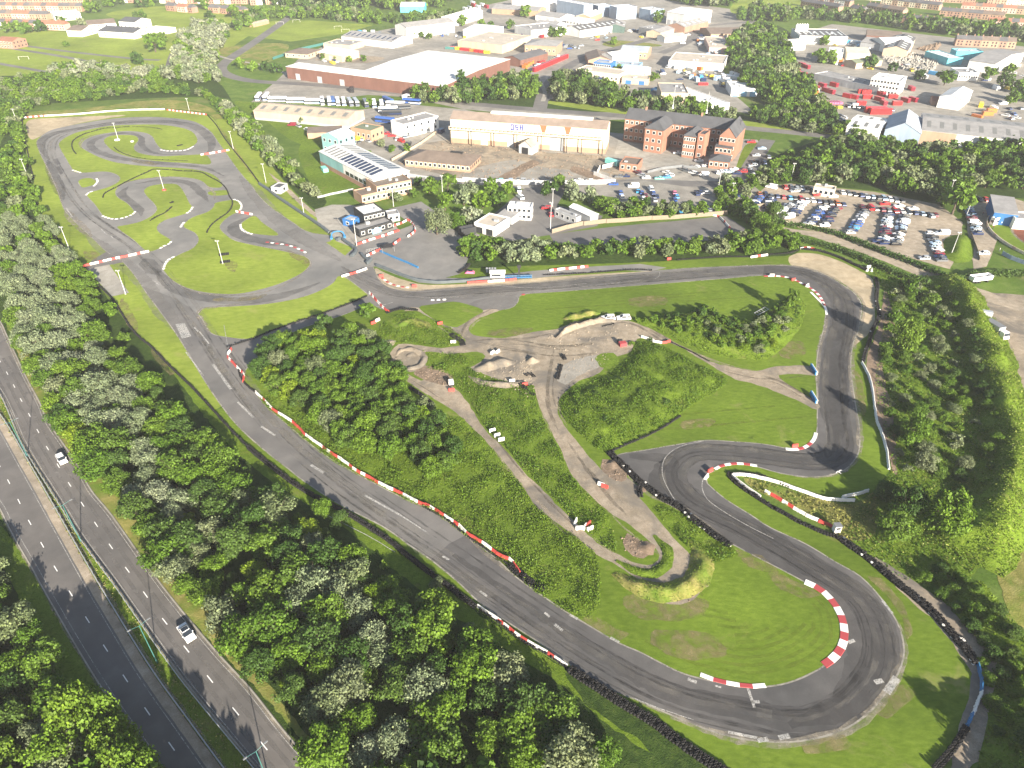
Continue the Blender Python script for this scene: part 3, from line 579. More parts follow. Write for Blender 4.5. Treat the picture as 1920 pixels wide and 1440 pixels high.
# ------------------------------------------------------------------ relief: banks, mounds, meadows
def tufts(name, src, density, size, mat, tall=.25, seed=1, up=.5, rough=.5, thr=-.9):
    """grass clumps as real blades on a sheet or a mound: one mass, nobody could count it"""
    rt = np.random.RandomState(seed); me = src.data; me.calc_loop_triangles()
    v = np.array([q.co[:] for q in me.vertices]); t = np.array([q.vertices[:] for q in me.loop_triangles])
    a, b, c = v[t[:, 0]], v[t[:, 1]], v[t[:, 2]]; ar = np.linalg.norm(np.cross(b-a, c-a), axis=1)/2
    n = int(ar.sum()*density); k = rt.choice(len(t), n, p=ar/ar.sum())
    r1 = np.sqrt(rt.uniform(size=(n, 1))); r2 = rt.uniform(size=(n, 1))
    p = a[k]*(1-r1)+b[k]*(r1*(1-r2))+c[k]*(r1*r2)
    # clumping: keep more where a slow noise is high
    g = .8*np.sin(p[:, 0]*2.1+np.sin(p[:, 1]*1.7+seed)*2)*np.sin(p[:, 1]*1.9+seed)+np.sin(p[:, 0]*.55+np.sin(p[:, 1]*.38)*2)+np.sin(p[:, 1]*.62+np.sin(p[:, 0]*.47)*2)+rt.normal(size=n)*.6
    p = p[g > thr]; g = g[g > thr]
    p[:, 2] += rt.uniform(.05, 1, len(p))*tall*(1+.3*g)
    nn = rt.normal(size=p.shape)*rough+np.array([0, 0, up])
    o = obj(name, quads(name, p, nn, size, mat, rt, .55)); tag(o, kind='stuff'); return o
crest = catmull(P("1768,520 1792,548 1815,588 1838,640 1860,705 1878,770 1890,835 1888,880 1872,930 1846,985 1822,1016 1804,1045"), False, 2)
bank = jitter(offset_line(crest, 8.0), 1.6, 6, 1)+jitter(offset_line(crest, -7.0), 1.6, 6, 2)[::-1]
bk = mound('bank', bank, M['rough'], 5.0, 7.5, 3.6, 1.4, .75, .8, fn=lambda p: .85+.35*noise.noise(Vector((p.x/9, p.y/9, 4))), smooth=False)
tufts('bank_grass', bk, 9, .22, M['tuft'], .45, 2); tufts('bank_grass', bk, 2.6, .24, M['drytuft'], .5, 32)
bl = catmull(P("1862,725 1886,790 1902,850 1900,885 1882,940 1858,1000 1830,1050"), False, 2)
ds = ribbon('dry_bank_foot', offset_line(bl, -4.6), 5.0, M['drygrass'], 3.7, .5, smooth=False)
crest2 = catmull(P("1798,1092 1850,1162 1915,1225 1990,1300"), False, 2)
bk2 = mound('bank', offset_line(crest2, 5)+offset_line(crest2, -5)[::-1], M['rough'], 3.2, 5, 3.9, 1.5, .3, .4, smooth=False)
tufts('bank_grass', bk2, 6, .32, M['tuft'], .3, 3)
b3 = mound('bank', "1870,1270 1925,1240 2010,1260 2010,1560 1840,1560 1835,1440 1850,1350", M['rough'], 4.5, 9, 3.3, 2.2, .5, .5)
tufts('bank_grass', b3, 5, .36, M['tuft'], .4, 4)
m1 = mound('grass_mound', "1052,775 1050,752 1064,737 1110,716 1150,696 1182,668 1196,642 1230,646 1268,662 1318,688 1362,712 1340,737 1282,772 1240,800 1190,822 1146,845 1122,846 1096,822 1070,800", M['rough'], 1.5, 6, 7.3, 1.6, .6, .5)
tufts('meadow_grass', m1, 10, .2, M['tuftdark'], .7, 90, .5, .6, .3); tufts('meadow_grass', m1, 17, .16, M['tuft'], .38, 5)
m2 = mound('grass_mound', "1112,606 1140,592 1185,598 1240,594 1300,586 1330,580 1372,602 1430,592 1470,562 1500,560 1512,575 1500,615 1470,650 1436,674 1390,674 1340,666 1290,648 1240,624 1190,604 1150,597", M['rough'], 2.4, 6, 7.2, 1.6, .5, .4)
tufts('meadow_grass', m2, 10, .2, M['tuft'], .4, 6)
MEAD = ["484,742 500,764 546,805 592,843 649,880 717,914 755,936 811,961 880,1011 935,1054 968,1083 1022,1123 1066,1150 1110,1160 1125,1120 1119,1043 1075,1003 1037,977 1003,949 978,910 947,870 919,837 900,818 862,781 830,790 780,800 740,820 640,800 560,770 510,735",
 "800,690 835,700 852,722 885,760 907,796 928,820 952,844 980,878 1021,919 1068,966 1119,1016 1155,1036 1150,1000 1136,960 1096,921 1068,888 1048,843 1023,793 1008,762 1000,726 975,724 950,718 912,708 890,698 880,692 830,686",
 "790,650 800,662 840,664 868,662 893,668 905,672 890,684 840,686 812,690 800,676", "700,640 720,606 750,590 790,592 830,608 862,628 868,642 850,648 820,652 770,644 740,646 718,652",
 "1222,948 1270,960 1306,985 1360,1022 1385,1040 1320,1060 1305,1040 1275,1014 1250,985"]
for i, q in enumerate(MEAD):
    o = area('meadow', q, M['rough'], 6.6 if i != 4 else 7.6, True, .25); tufts('meadow_grass', o, .8, .16, M['drytuft'], .3, 60+i); tufts('meadow_grass', o, 9, .19, M['tuftdark'], .6, 80+i, .5, .6, .5); tufts('meadow_grass', o, 5, .22, M['leaf'], .55, 70+i, .5, .7, .9); tufts('meadow_grass', o, 17, .15, M['tuft'], .30, 10+i)
o = area('meadow', "1394,896 1440,906 1494,922 1545,938 1600,945 1640,925 1640,1000 1600,1015 1570,1000 1540,984 1500,962 1450,935 1410,915", M['drygrass'], 3.0, True, .2); tufts('meadow_grass', o, 7, .26, M['drytuft'], .3, 20)
# mown sheets get low relief too: sparse short clumps
# earth banks of the little rally course
def berm(s, w, h, mat='dirt', name='earth_bank', lvl=7.6):
    c = catmull(P(s), False, 1.0); L = len(c)-1
    l = [a for a in offset_line(c, w/2)]; r = [a for a in offset_line(c, -w/2)]
    for k in (l, r):
        for i in range(len(k)): u = min(i, L-i)/max(1, L); g = min(1, .25+3.2*u); k[i] = c[i]+(k[i]-c[i])*g
    o = mound(name, jitter(l, .35, 1.4, h)+jitter(r, .35, 1.4, h+5)[::-1], M[mat], h, w*.5, lvl, .7, .30*h, .25, fn=lambda p: .75+.5*noise.noise(Vector((p.x/2.6, p.y/2.6, 2))), smooth=False)
    if mat in ('drygrass', 'rough'): tufts('bank_grass', o, 3.2, .15, M['drytuft' if mat == 'drygrass' else 'tuft'], .2, int(w*10)); tufts('bank_grass', o, 3.5, .15, M['tuft'], .25, int(w*10)+1)
    return o
berm("888,698 905,690 925,684 948,680 968,680", 5.0, 1.7); berm("988,682 1000,676 1012,678", 4.5, 1.8); berm("880,706 905,718 940,722 980,720 1000,722", 3.0, .9)
berm("742,672 748,660 765,655 785,660 795,672 788,686 768,692 750,688", 2.2, 1.0, lvl=7.7); berm("762,670 772,664 782,668", 2.0, .8, lvl=7.9)
berm("705,655 725,645 742,640", 4.0, 1.2, lvl=7.4); berm("1045,634 1062,620 1090,610 1125,602 1165,603", 3.2, 1.5, lvl=7.7); berm("1055,600 1080,594 1110,588 1135,588", 3, 1.2, 'drygrass', 'grass_bank', 6.8)
berm("1155,1052 1195,1072 1228,1074 1252,1052 1250,1030 1225,1005", 2.6, .7, 'rough', 'grass_bank', 7.6); berm("1150,1075 1190,1098 1240,1112 1290,1100 1314,1070 1310,1035 1285,1005", 5.0, 1.5, 'drygrass', 'grass_bank', 7.5)
berm("740,612 775,604 810,616", 4.5, 1.1, 'drygrass', 'grass_bank', 6.9); None
berm("1195,1020 1215,1030 1222,1042", 4.0, 1.3, 'soil', 'earth_bank', 8.3); berm("1136,866 1160,876", 5, 1.2, 'soil', 'earth_bank', 8.4); berm("1200,910 1206,925", 4, 1.3, 'soil', 'earth_bank', 8.4)
tufts('scrub_grass', scrub_, 5, .24, M['tuftdark'], .5, 95); tufts('scrub_grass', scrub_, 1.5, .2, M['drytuft'], .4, 96)
# the steep strip behind the north gravel and the long field verge
tufts('bank_grass', ds, 5, .3, M['drytuft'], .3, 30)

# tufts on the long verges and the strip beside the tyre wall, spoil and clods on the earth yard
def clods(name, s, n, size, mat, seed):
    rc = random.Random(seed); poly = P(s); b = MB(); xs = [p.x for p in poly]; ys = [p.y for p in poly]; k = 0
    while k < n:
        q = Vector((rc.uniform(min(xs), max(xs)), rc.uniform(min(ys), max(ys))))
        if not inside(q, poly): continue
        k += 1; r = size*rc.uniform(.4, 1.6); z = .09; v = []
        for a in range(5): t_ = a*1.2566+rc.uniform(-.4, .4); v.append((q.x+r*math.cos(t_), q.y+r*math.sin(t_), z-.05))
        v.append((q.x+rc.uniform(-.3, .3)*r, q.y+rc.uniform(-.3, .3)*r, z+r*rc.uniform(.5, 1.1))); b.add(v, [(a, (a+1) % 5, 5) for a in range(5)])
    tag(b.build(name, M[mat]), kind='stuff')
clods('rubble', "1048,690 1085,672 1125,668 1120,690 1085,705 1060,722 1045,715", 120, .16, 'dirt', 1); clods('rubble', "880,690 1000,672 1010,740 990,745 900,705", 200, .2, 'dirt', 2); clods('rubble', "775,700 830,690 850,708 830,724", 120, .22, 'soil', 3); clods('rubble', "1128,862 1165,870 1180,895 1150,905 1130,885", 60, .2, 'soil', 4)
clods('rubble', "1040,620 1180,605 1240,640 1180,640 1130,690 1060,680 1000,650", 200, .22, 'dirt', 5); clods('rubble', "1165,1000 1200,1010 1225,1035 1200,1050 1165,1030", 50, .2, 'soil', 6); clods('rubble', "1195,1085 1260,1112 1315,1085 1330,1100 1290,1130 1230,1128", 120, .2, 'soil', 7)
clods('rubble', "745,306 842,262 1130,292 1200,330 1000,344 870,338", 500, .4, 'soil', 8); clods('scrap_heap', "1655,108 1700,100 1765,112 1745,134 1700,132 1672,122", 900, 1.6, 'concrete', 9); clods('scrap_heap', "1720,92 1765,80 1750,100", 300, 1.4, 'soil', 10)
# ------------------------------------------------------------------ vegetation
def crown_mesh(name, mat, rs, r=1.0, h=1.35, lobes=16, leaves=1500, size=.085, form='round', droop=.0):
    """crown of unit radius made of leaf clumps on many overlapping boughs; base near z=.35, top near z=h+.35"""
    cs = []; rad = []
    for i in range(lobes):
        u = rs.uniform(0, 2*math.pi); zz = rs.uniform(0, 1)
        if form == 'round': rr = math.sqrt(max(0, 1-(zz*1.7-.75)**2))*.72
        elif form == 'tall': rr = .62*(1-zz**2.2)+.12
        elif form == 'spread': rr = (.80-.45*zz)
        else: rr = .78*(1-zz*.6)
        rr *= rs.uniform(.55, 1.1)
        cs.append((rr*math.cos(u)*r, rr*math.sin(u)*r, .38+zz*h*.82)); rad.append(rs.uniform(.24, .40)*r*(1.1-.35*zz))
    cs.append((0, 0, .38+h*.55)); rad.append(.42*r)
    cs = np.array(cs); rad = np.array(rad); w = rad**2/np.sum(rad**2)
    pick = rs.choice(len(cs), leaves, p=w)
    d = rs.normal(size=(leaves, 3)); d[:, 2] = d[:, 2]*.9+.25; d /= np.linalg.norm(d, axis=1)[:, None]
    # twigs: clumps along short sprays so the outline is uneven
    sh = rs.uniform(.62, 1.16, (leaves, 1)); lump = 1+.16*np.sin(d[:, :1]*7+pick[:, None])*np.sin(d[:, 1:2]*6+pick[:, None]*2)
    c = cs[pick]+d*rad[pick][:, None]*sh*lump*np.array([1, 1, .85])
    c[:, 2] = np.maximum(c[:, 2], .12)
    n = d*.75+rs.normal(size=(leaves, 3))*.55+np.array([0, 0, .35])
    return quads(name, c, n, size, mat, rs)
def trunk_mesh(rs, lean=.06, bole=.55, forks=5, r=.055):
    b = MB(); t = Vector((rs.uniform(-lean, lean), rs.uniform(-lean, lean), bole)); b.tube((0, 0, -.05), t*.5, r*1.25, r, 7); b.tube(t*.5, t, r, r*.75, 7)
    for k in range(forks):
        a = 2*math.pi*k/forks+rs.uniform(-.4, .4); q = t+Vector((math.cos(a)*.42, math.sin(a)*.42, rs.uniform(.25, .65))); b.tube(t, q, r*.5, r*.16, 5)
        b.tube(q, q+Vector((math.cos(a)*.16, math.sin(a)*.16, .26)), r*.16, r*.06, 4)
    b.tube(t, t+Vector((0, 0, .85)), r*.6, r*.15, 5)
    return b.me('trunk', M['bark'], True)
rs = np.random.RandomState(5)
TRUNKS = [trunk_mesh(rs) for _ in range(4)]
CROWNS = {}
def crowns(key, mat, n, **k): CROWNS[key] = [crown_mesh('crown', M[mat], rs, **k) for _ in range(n)]
crowns('green', 'leaf', 6, lobes=26, leaves=3800, size=.053)
crowns('dark', 'leafdark', 4, lobes=26, leaves=3800, size=.053)
crowns('silver', 'leafsilver', 4, lobes=34, leaves=3800, size=.044, form='spread', h=1.15)
crowns('grey', 'leafgrey', 3, lobes=26, leaves=3200, size=.05)
crowns('yellow', 'leafyellow', 2, lobes=18, leaves=2600, size=.058)
crowns('copper', 'leafpurple', 1, lobes=16, leaves=1800, size=.07)
crowns('tall', 'leafdark', 3, lobes=24, leaves=2000, size=.075, form='tall', h=2.2)
crowns('fargreen', 'leaf', 3, lobes=14, leaves=520, size=.14)
crowns('fardark', 'leafdark', 3, lobes=14, leaves=520, size=.14)
crowns('fargrey', 'leafgrey', 2, lobes=14, leaves=520, size=.13)
crowns('farsilver', 'leafsilver', 2, lobes=16, leaves=520, size=.12, form='spread', h=1.15)
LOOK = {'green': 'leafy green', 'dark': 'dark green', 'silver': 'silver leaved', 'grey': 'grey green', 'yellow': 'bright yellow-green', 'copper': 'copper leaved', 'tall': 'tall dark'}
TREES = []
def tree(p, r, key, far=False, h=1.0, kind=None, look=None): TREES.append((Vector((p[0], p[1])), r, key, far, h*random.uniform(.9, 1.12), kind, look))
def grow(spec):
    """a tree (empty > trunk, crown); r is the crown radius in metres"""
    p, r, key, far, h, kind, look = spec
    bush = kind == 'bush'; base = hill_z(p)-.05
    ck = ('far'+{'yellow': 'green', 'copper': 'dark'}.get(key, key)) if far and key not in ('tall', 'yellow') else key
    nm = 'shrub' if bush else 'silver_tree' if key == 'silver' else 'tree'
    e = empty(nm, (p[0], p[1], base), random.uniform(0, 6.28)); e.scale = (r, r, r*h)
    if not bush: obj('trunk', random.choice(TRUNKS), e)
    c = obj('crown', random.choice(CROWNS[ck]), e)
    if bush: c.location.z = -.34
    sz = 'big' if r > 4.3 else 'small' if r < 2.6 else 'round'
    tag(e, None, 'bush' if bush else 'tree', 'shrubs and bushes' if bush else 'silver leaved trees' if key == 'silver' else 'broadleaf trees')
    label_later(e, look or f"{sz} {LOOK[key]} {'bush' if bush else 'tree'}", p)
def grow_all():
    """the 300 of each kind that show largest are trees of their own; the rest is one mass of woodland"""
    ks = {}
    for t in TREES:
        px, py = pix(t[0], 3)
        size = t[1]*(py+222) if -25 < px < 1945 and -20 < py < 1475 else -1
        ks.setdefault('bush' if t[5] == 'bush' else 'silver' if t[2] == 'silver' else 'tree', []).append((size, len(ks), t))
    rest = []
    for k, l in ks.items():
        l.sort(key=lambda q: -q[0]); n = {'tree': 300, 'silver': 120, 'bush': 200}[k]
        for i, q in enumerate(l): (grow(q[2]) if i < n and q[0] > 0 else rest.append(q[2]))
    if not rest: return
    # one joined mass, built from the same crowns with fewer leaves
    MASS = {}
    rm = np.random.RandomState(77)
    for k, mt in (('green', 'leaf'), ('dark', 'leafdark'), ('grey', 'leafgrey'), ('silver', 'leafsilver'), ('tall', 'leafdark')):
        for lod, (nl, sz) in enumerate(((420, .15), (200, .21))):
            l = []
            for _ in range(3):
                m_ = crown_mesh('x', M[mt], rm, lobes=14, leaves=nl, size=sz, form='tall' if k == 'tall' else 'spread' if k == 'silver' else 'round', h=2.2 if k == 'tall' else 1.35)
                v = np.empty(len(m_.vertices)*3); m_.vertices.foreach_get('co', v); l.append(v.reshape(-1, 3)); bpy.data.meshes.remove(m_)
            MASS[k, lod] = l
    KEYS = ['green', 'dark', 'grey', 'silver', 'tall']; vs_ = []; mi = []; ti = []
    for p, r, key, far, h, kind, look in rest:
        key = {'yellow': 'green', 'copper': 'dark'}.get(key, key); lod = 1 if p.y > 560 else 0
        v = MASS[key, lod][rm.randint(3)]; a = rm.uniform(0, 6.28); ca, sa = math.cos(a), math.sin(a); z = hill_z(p)-(.35*r if kind == 'bush' else .05)
        q = np.stack([(v[:, 0]*ca-v[:, 1]*sa)*r+p.x, (v[:, 0]*sa+v[:, 1]*ca)*r+p.y, v[:, 2]*r*h+z], 1)
        vs_.append(q); mi.append(np.full(len(v)//4, KEYS.index(key) if key != 'tall' else 1)); ti.append(np.full(len(v), rm.uniform()))
    v = np.concatenate(vs_); k = len(v)//4; me = bpy.data.meshes.new('woodland')
    me.vertices.add(k*4); me.vertices.foreach_set('co', v.ravel()); me.loops.add(k*4); me.loops.foreach_set('vertex_index', np.arange(k*4))
    me.polygons.add(k); me.polygons.foreach_set('loop_start', np.arange(0, k*4, 4)); me.polygons.foreach_set('loop_total', np.full(k, 4))
    for n in ('leaf', 'leafdark', 'leafgrey', 'leafsilver'): me.materials.append(M['mass_'+n])
    me.polygons.foreach_set('material_index', np.concatenate(mi)); at_ = me.attributes.new('tint', 'FLOAT', 'POINT'); at_.data.foreach_set('value', np.concatenate(ti))
    me.update(calc_edges=True); tag(obj('woodland', me), kind='stuff')
def scatter(poly, dmin, seed, tries=6000, excl=(), maxn=999):
    """blue-noise points in a polygon"""
    poly = P(poly) if isinstance(poly, str) else poly
    rd = random.Random(seed); xs = [p.x for p in poly]; ys = [p.y for p in poly]; out = []
    grid = {}
    for _ in range(tries):
        q = Vector((rd.uniform(min(xs), max(xs)), rd.uniform(min(ys), max(ys))))
        if not inside(q, poly): continue
        ci, cj = int(q.x//dmin), int(q.y//dmin)
        if any((q-o).length < dmin for i in (-1, 0, 1) for j in (-1, 0, 1) for o in grid.get((ci+i, cj+j), ())): continue
        grid.setdefault((ci, cj), []).append(q); out.append(q)
        if len(out) >= maxn: break
    return out
for ph, x, y in (("the white saloon on the dual carriageway", 348, 1180), ("the white hatchback on the road", 115, 860), ("the teal lamp post", 295, 1243), ("the long red and white barrier", 700, 900), ("the tyre wall by the main straight", 399, 769),
    ("the concrete pad", 200, 525), ("the gravel trap corner", 60, 240), ("the upper hairpin", 160, 270), ("the grey marshal hut", 515, 355), ("the solar roofed works", 680, 310), ("the black control building", 690, 410), ("the pit wall", 800, 520),
    ("the two parked white cars", 1155, 595), ("the spiral earth bank", 765, 668), ("the lower red kerb", 1580, 1170), ("the hairpin tip barrier", 1371, 893), ("the white wall on the right", 1650, 790), ("the lorry in the dirt yard", 1850, 620),
    ("the gravel car park", 1600, 400), ("the red brick school", 1290, 260), ("the cream foundry shed", 990, 250), ("the coach depot", 600, 190), ("the white roofed warehouse", 800, 125), ("the red container yard", 1600, 180), ("the long grey shed", 1820, 250),
    ("the speedway stand", 1890, 400), ("the panel fence yard", 1200, 430), ("the bend below the fence", 1440, 500), ("the football pitch", 560, 55), ("the park paths", 120, 100), ("the bottom edge of the wood", 900, 1380), ("the near verge", 90, 1250),
    ("the curling tyre wall", 1160, 1310), ("the estate crossroads", 1020, 190), ("the blue container offices", 1120, 122), ("the turquoise warehouse", 1850, 105), ("the big far sheds", 1200, 15), ("the dry bank on the right", 1890, 900)):
    landmark(ph, x, y)
def plant(pts, pick, rmin, rmax, far=False, kind=None, h=1.0, edge=None):
    for p in pts:
        k = pick(p); tree(p, random.uniform(rmin, rmax)*(1.12 if k == 'silver' else 1), k, far, h, kind)
SILV = [(60, 470, 75), (20, 545, 50), (95, 600, 60), (150, 660, 45), (50, 660, 20), (185, 735, 62), (135, 690, 40), (240, 805, 34), (275, 850, 36), (275, 890, 52), (330, 925, 45), (365, 985, 30), (268, 1010, 22), (590, 1105, 42), (640, 1160, 42), (705, 1190, 24), (740, 1220, 26), (690, 1250, 20), (835, 1310, 52), (780, 1350, 30), (700, 1390, 55), (860, 1370, 40), (20, 430, 30)]
DARKS = [(390, 1000, 40), (700, 1270, 60), (470, 940, 50), (330, 1010, 30)]
def belt_pick(p):
    x, y = pix(p, 4)
    for a, b, r in SILV:
        if (x-a)**2+(y-b)**2 < (r*1.0)**2: return 'silver' if random.random() < .80 else 'green'
    for a, b, r in DARKS:
        if (x-a)**2+(y-b)**2 < r*r: return random.choice(['dark', 'grey', 'dark'])
    return random.choices(['green', 'dark', 'yellow', 'grey'], [.66, .24, .05, .05])[0]
BELT = "18,540 40,560 90,590 150,640 190,640 240,690 300,740 345,800 400,850 450,900 520,950 600,1010 680,1070 760,1120 840,1180 905,1240 985,1310 1060,1375 1110,1470 900,1500 700,1520 625,1440 560,1365 500,1285 430,1205 330,1090 235,965 195,915 165,860 120,795 95,750 70,700 30,640"
pts = scatter(BELT, 4.5, 3, 9000)
plant(pts, belt_pick, 2.9, 5.0, h=.95)
pts = scatter("-60,520 0,360 30,240 42,240 55,320 70,380 110,460 150,510 200,560 190,640 150,640 90,590 40,560 18,540", 5.0, 5, 4000)
plant(pts, belt_pick, 3.0, 4.2, h=.95)
# saplings and scrub on the shaded strip beside the tyre wall
for x, y, r, k in ((455, 890, 1.8, 'green'), (605, 965, 2.6, 'green'), (640, 985, 2.4, 'dark'), (615, 1005, 1.6, 'dark'), (665, 1110, 1.9, 'yellow'), (705, 1130, 2.8, 'yellow'), (765, 1180, 2.6, 'yellow'), (820, 1200, 3.2, 'green'), (890, 1265, 3.0, 'green'), (940, 1245, 2.0, 'green'), (965, 1330, 1.8, 'yellow'), (880, 1180, 1.2, 'grey'), (820, 1100, 1.7, 'grey'), (720, 1065, 1.2, 'green'), (210, 590, 2.6, 'yellow'), (180, 560, 2.2, 'green'), (235, 640, 2.2, 'yellow'), (1130, 1425, 3.0, 'green'), (1080, 1410, 3.3, 'grey'), (1020, 1400, 3.1, 'dark')):
    tree(at(x, y), r, k, kind='bush' if r < 2 else None)
# left of the dual carriageway
pts = scatter("-150,1060 -30,1040 10,1110 70,1210 120,1290 180,1370 250,1450 300,1560 120,1700 -150,1700", 4.6, 8, 4000)
plant(pts, lambda p: random.choices(['green', 'dark', 'grey'], [.6, .25, .15])[0], 3.0, 4.4)
for x, y, h in ((165, 1376, 1.65), (187, 1382, 1.7), (211, 1392, 1.7), (230, 1428, 1.65), (250, 1468, 1.7), (275, 1492, 1.7), (300, 1520, 1.7), (325, 1546, 1.7), (350, 1573, 1.7), (378, 1594, 1.7), (404, 1612, 1.7), (440, 1675, 1.7), (481, 1722, 1.7), (506, 1744, 1.7), (531, 1767, 1.7), (559, 1849, 1.7), (200, 1500, 1.5), (260, 1570, 1.5), (120, 1430, 1.2)): tree(at(x, y), 4.1, 'green', h=h)
for x, y in ((1898, 1550), (1870, 1585), (1849, 1619), (1822, 1640), (1796, 1661), (1765, 1696), (1734, 1731), (1790, 1735), (1830, 1745), (1925, 1480), (1950, 1440)): tree(at(x, y), 3.2, 'green', h=.7)
# the wood inside the circuit
WOOD = "475,690 500,660 560,640 640,650 700,660 740,700 755,720 770,745 800,770 830,800 850,830 860,870 820,900 770,870 720,850 660,840 600,790 560,760 520,740 500,720"
pts = scatter(WOOD, 4.0, 12, 5000)
plant(pts, lambda p: random.choices(['green', 'dark', 'yellow', 'grey'], [.55, .33, .06, .06])[0], 2.8, 3.9, h=1.05)
for x, y, r, k in ((530, 655, 3.6, 'yellow'), (595, 640, 3.6, 'dark'), (655, 640, 3.8, 'green'), (690, 596, 3.2, 'green'), (610, 615, 3.0, 'dark'), (495, 600+70, 2.6, 'green'), (640, 800, 2.6, 'yellow'), (690, 650, 3.3, 'grey')):
    tree(at(x, y), r, 'green' if k == 'yellow' and r > 3 else k)
# behind and round the north loop
NB = "-60,230 -40,165 60,150 140,142 250,150 330,165 400,180 430,200 420,210 390,188 320,176 250,178 180,188 110,196 50,210 20,260"
pts = scatter(NB, 5.2, 15, 5000)
plant(pts, lambda p: random.choices(['green', 'grey', 'dark'], [.66, .16, .18])[0], 3.0, 4.3, True, h=.85)
pts = scatter("430,205 470,235 520,285 560,330 600,375 575,372 535,330 480,282 440,240 410,210", 4.6, 16, 4000)
plant(pts, lambda p: random.choices(['green', 'grey', 'silver'], [.4, .4, .2])[0], 3.0, 3.8, True)
for pl, d, sd in (("95,143 140,128 190,132 230,140 310,140 320,150 200,148 110,152", 5.5, 17), ("335,145 325,110 345,72 370,52 412,48 428,60 405,105 400,140 415,155 350,156", 5.6, 18)):
    plant(scatter(pl, d, sd, 4000), lambda p: random.choices(['silver', 'green', 'grey'], [.6, .25, .15])[0], 3.6, 5.2, True)
for x, y, r, k in ((292, 98, 9, 'green'), (260, 122, 6, 'dark'), (306, 80, 5, 'green'), (20, 62, 7, 'green'), (50, 63, 6.5, 'green'), (78, 60, 6, 'dark'), (35, 58, 6, 'green'), (175, 25, 9, 'green'), (207, 13, 9, 'green'), (270, 14, 9, 'dark'), (288, 10, 9, 'green'), (382, 18, 8, 'green'), (395, 42, 7, 'dark'), (440, 35, 8, 'green'), (465, 42, 7, 'green'), (225, 9, 6, 'dark'), (156, 52, 6, 'grey'), (118, 50, 6, 'green'), (268, 36, 5, 'green'), (256, 35, 4, 'dark'), (425, 70, 4, 'dark'), (125, 88, 3, 'green')):
    tree(at(x, y), r, k, True)
for pl, d, r, sd in (("440,60 455,36 500,26 560,24 600,20 640,26 700,36 760,40 850,30 860,42 800,46 700,45 590,36 512,36", 8, 5, 21), ("480,8 560,2 640,-6 760,-4 850,-2 830,14 740,20 640,16 560,14", 13, 7, 22),
   ("772,186 800,189 830,191 862,186 900,173 950,160 1000,152 1008,186 955,191 860,198 800,196", 7, 5.2, 23), ("1034,185 1040,160 1070,150 1120,170 1180,190 1280,205 1330,215 1380,225 1375,232 1250,222 1140,205 1060,195", 7.5, 5.2, 24),
   ("1395,60 1430,55 1465,75 1480,110 1500,150 1540,200 1560,240 1510,240 1470,215 1430,190 1390,165 1370,130 1365,95", 7.2, 5.4, 25), ("1500,215 1560,250 1590,248 1640,252 1600,262 1500,250 1430,232 1400,226 1440,215", 6, 4, 26),
   ("1440,35 1500,38 1560,40 1640,48 1700,56 1780,66 1850,74 1985,88 1985,72 1860,55 1780,50 1640,38 1520,25 1440,28", 8, 5.5, 27), ("1260,0 1300,-10 1360,-14 1385,-4 1372,12 1330,15 1280,8", 10, 7, 28), ("1386,28 1420,22 1470,28 1480,42 1430,40 1390,40", 9, 6, 29)):
    plant(scatter(pl, d, sd, 3000), lambda p: random.choices(['green', 'dark', 'grey'], [.45, .38, .17])[0], r*.75, r*1.1, True, h=1.15)
for x, y, r in ((800, 190, 6), (865, 176, 6.5), (905, 176, 6), (935, 178, 5.5), (1052, 178, 6), (1085, 190, 6.5), (1110, 192, 6.5), (1130, 200, 6), (1150, 198, 6)): tree(at(x, y), r, 'tall', True, h=.95)
tree(at(848, 195), 6.5, 'grey', True, look='pale olive rounded tree')
# right hand wood and hedges by the car park
pts = scatter("1490,345 1500,310 1540,280 1620,270 1720,290 1800,290 1900,268 1985,262 1985,350 1900,362 1850,360 1780,374 1720,372 1640,352 1560,343", 6.0, 31, 5000)
plant(pts, lambda p: random.choices(['green', 'dark', 'grey'], [.5, .35, .15])[0], 3.8, 5.4, True, h=1.05)
pts = scatter("1330,372 1400,345 1440,320 1480,300 1490,330 1470,345 1430,352 1400,372 1360,385", 4.5, 32, 2000)
plant(pts, lambda p: random.choices(['green', 'grey'], [.8, .2])[0], 2.6, 3.6, True)
pts = scatter("1130,395 1180,385 1260,395 1330,392 1400,385 1420,400 1400,412 1360,400 1260,408 1160,414 1125,408", 4.2, 33, 2000)
plant(pts, lambda p: random.choices(['green', 'grey', 'dark'], [.6, .2, .2])[0], 2.4, 3.3, True)
pts = scatter("868,490 870,465 930,462 1000,468 1100,470 1200,470 1300,465 1400,450 1480,445 1492,462 1480,470 1400,476 1300,480 1200,486 1080,488 980,492", 4.1, 34, 4000)
def bend_pick(p):
    x = pix(p)[0]
    if 950 < x < 1030 and random.random() < .65: return 'silver'
    return random.choices(['green', 'grey', 'dark', 'yellow', 'silver'], [.58, .15, .15, .05, .07])[0]
plant(pts, bend_pick, 2.7, 3.8, True, h=1.0)
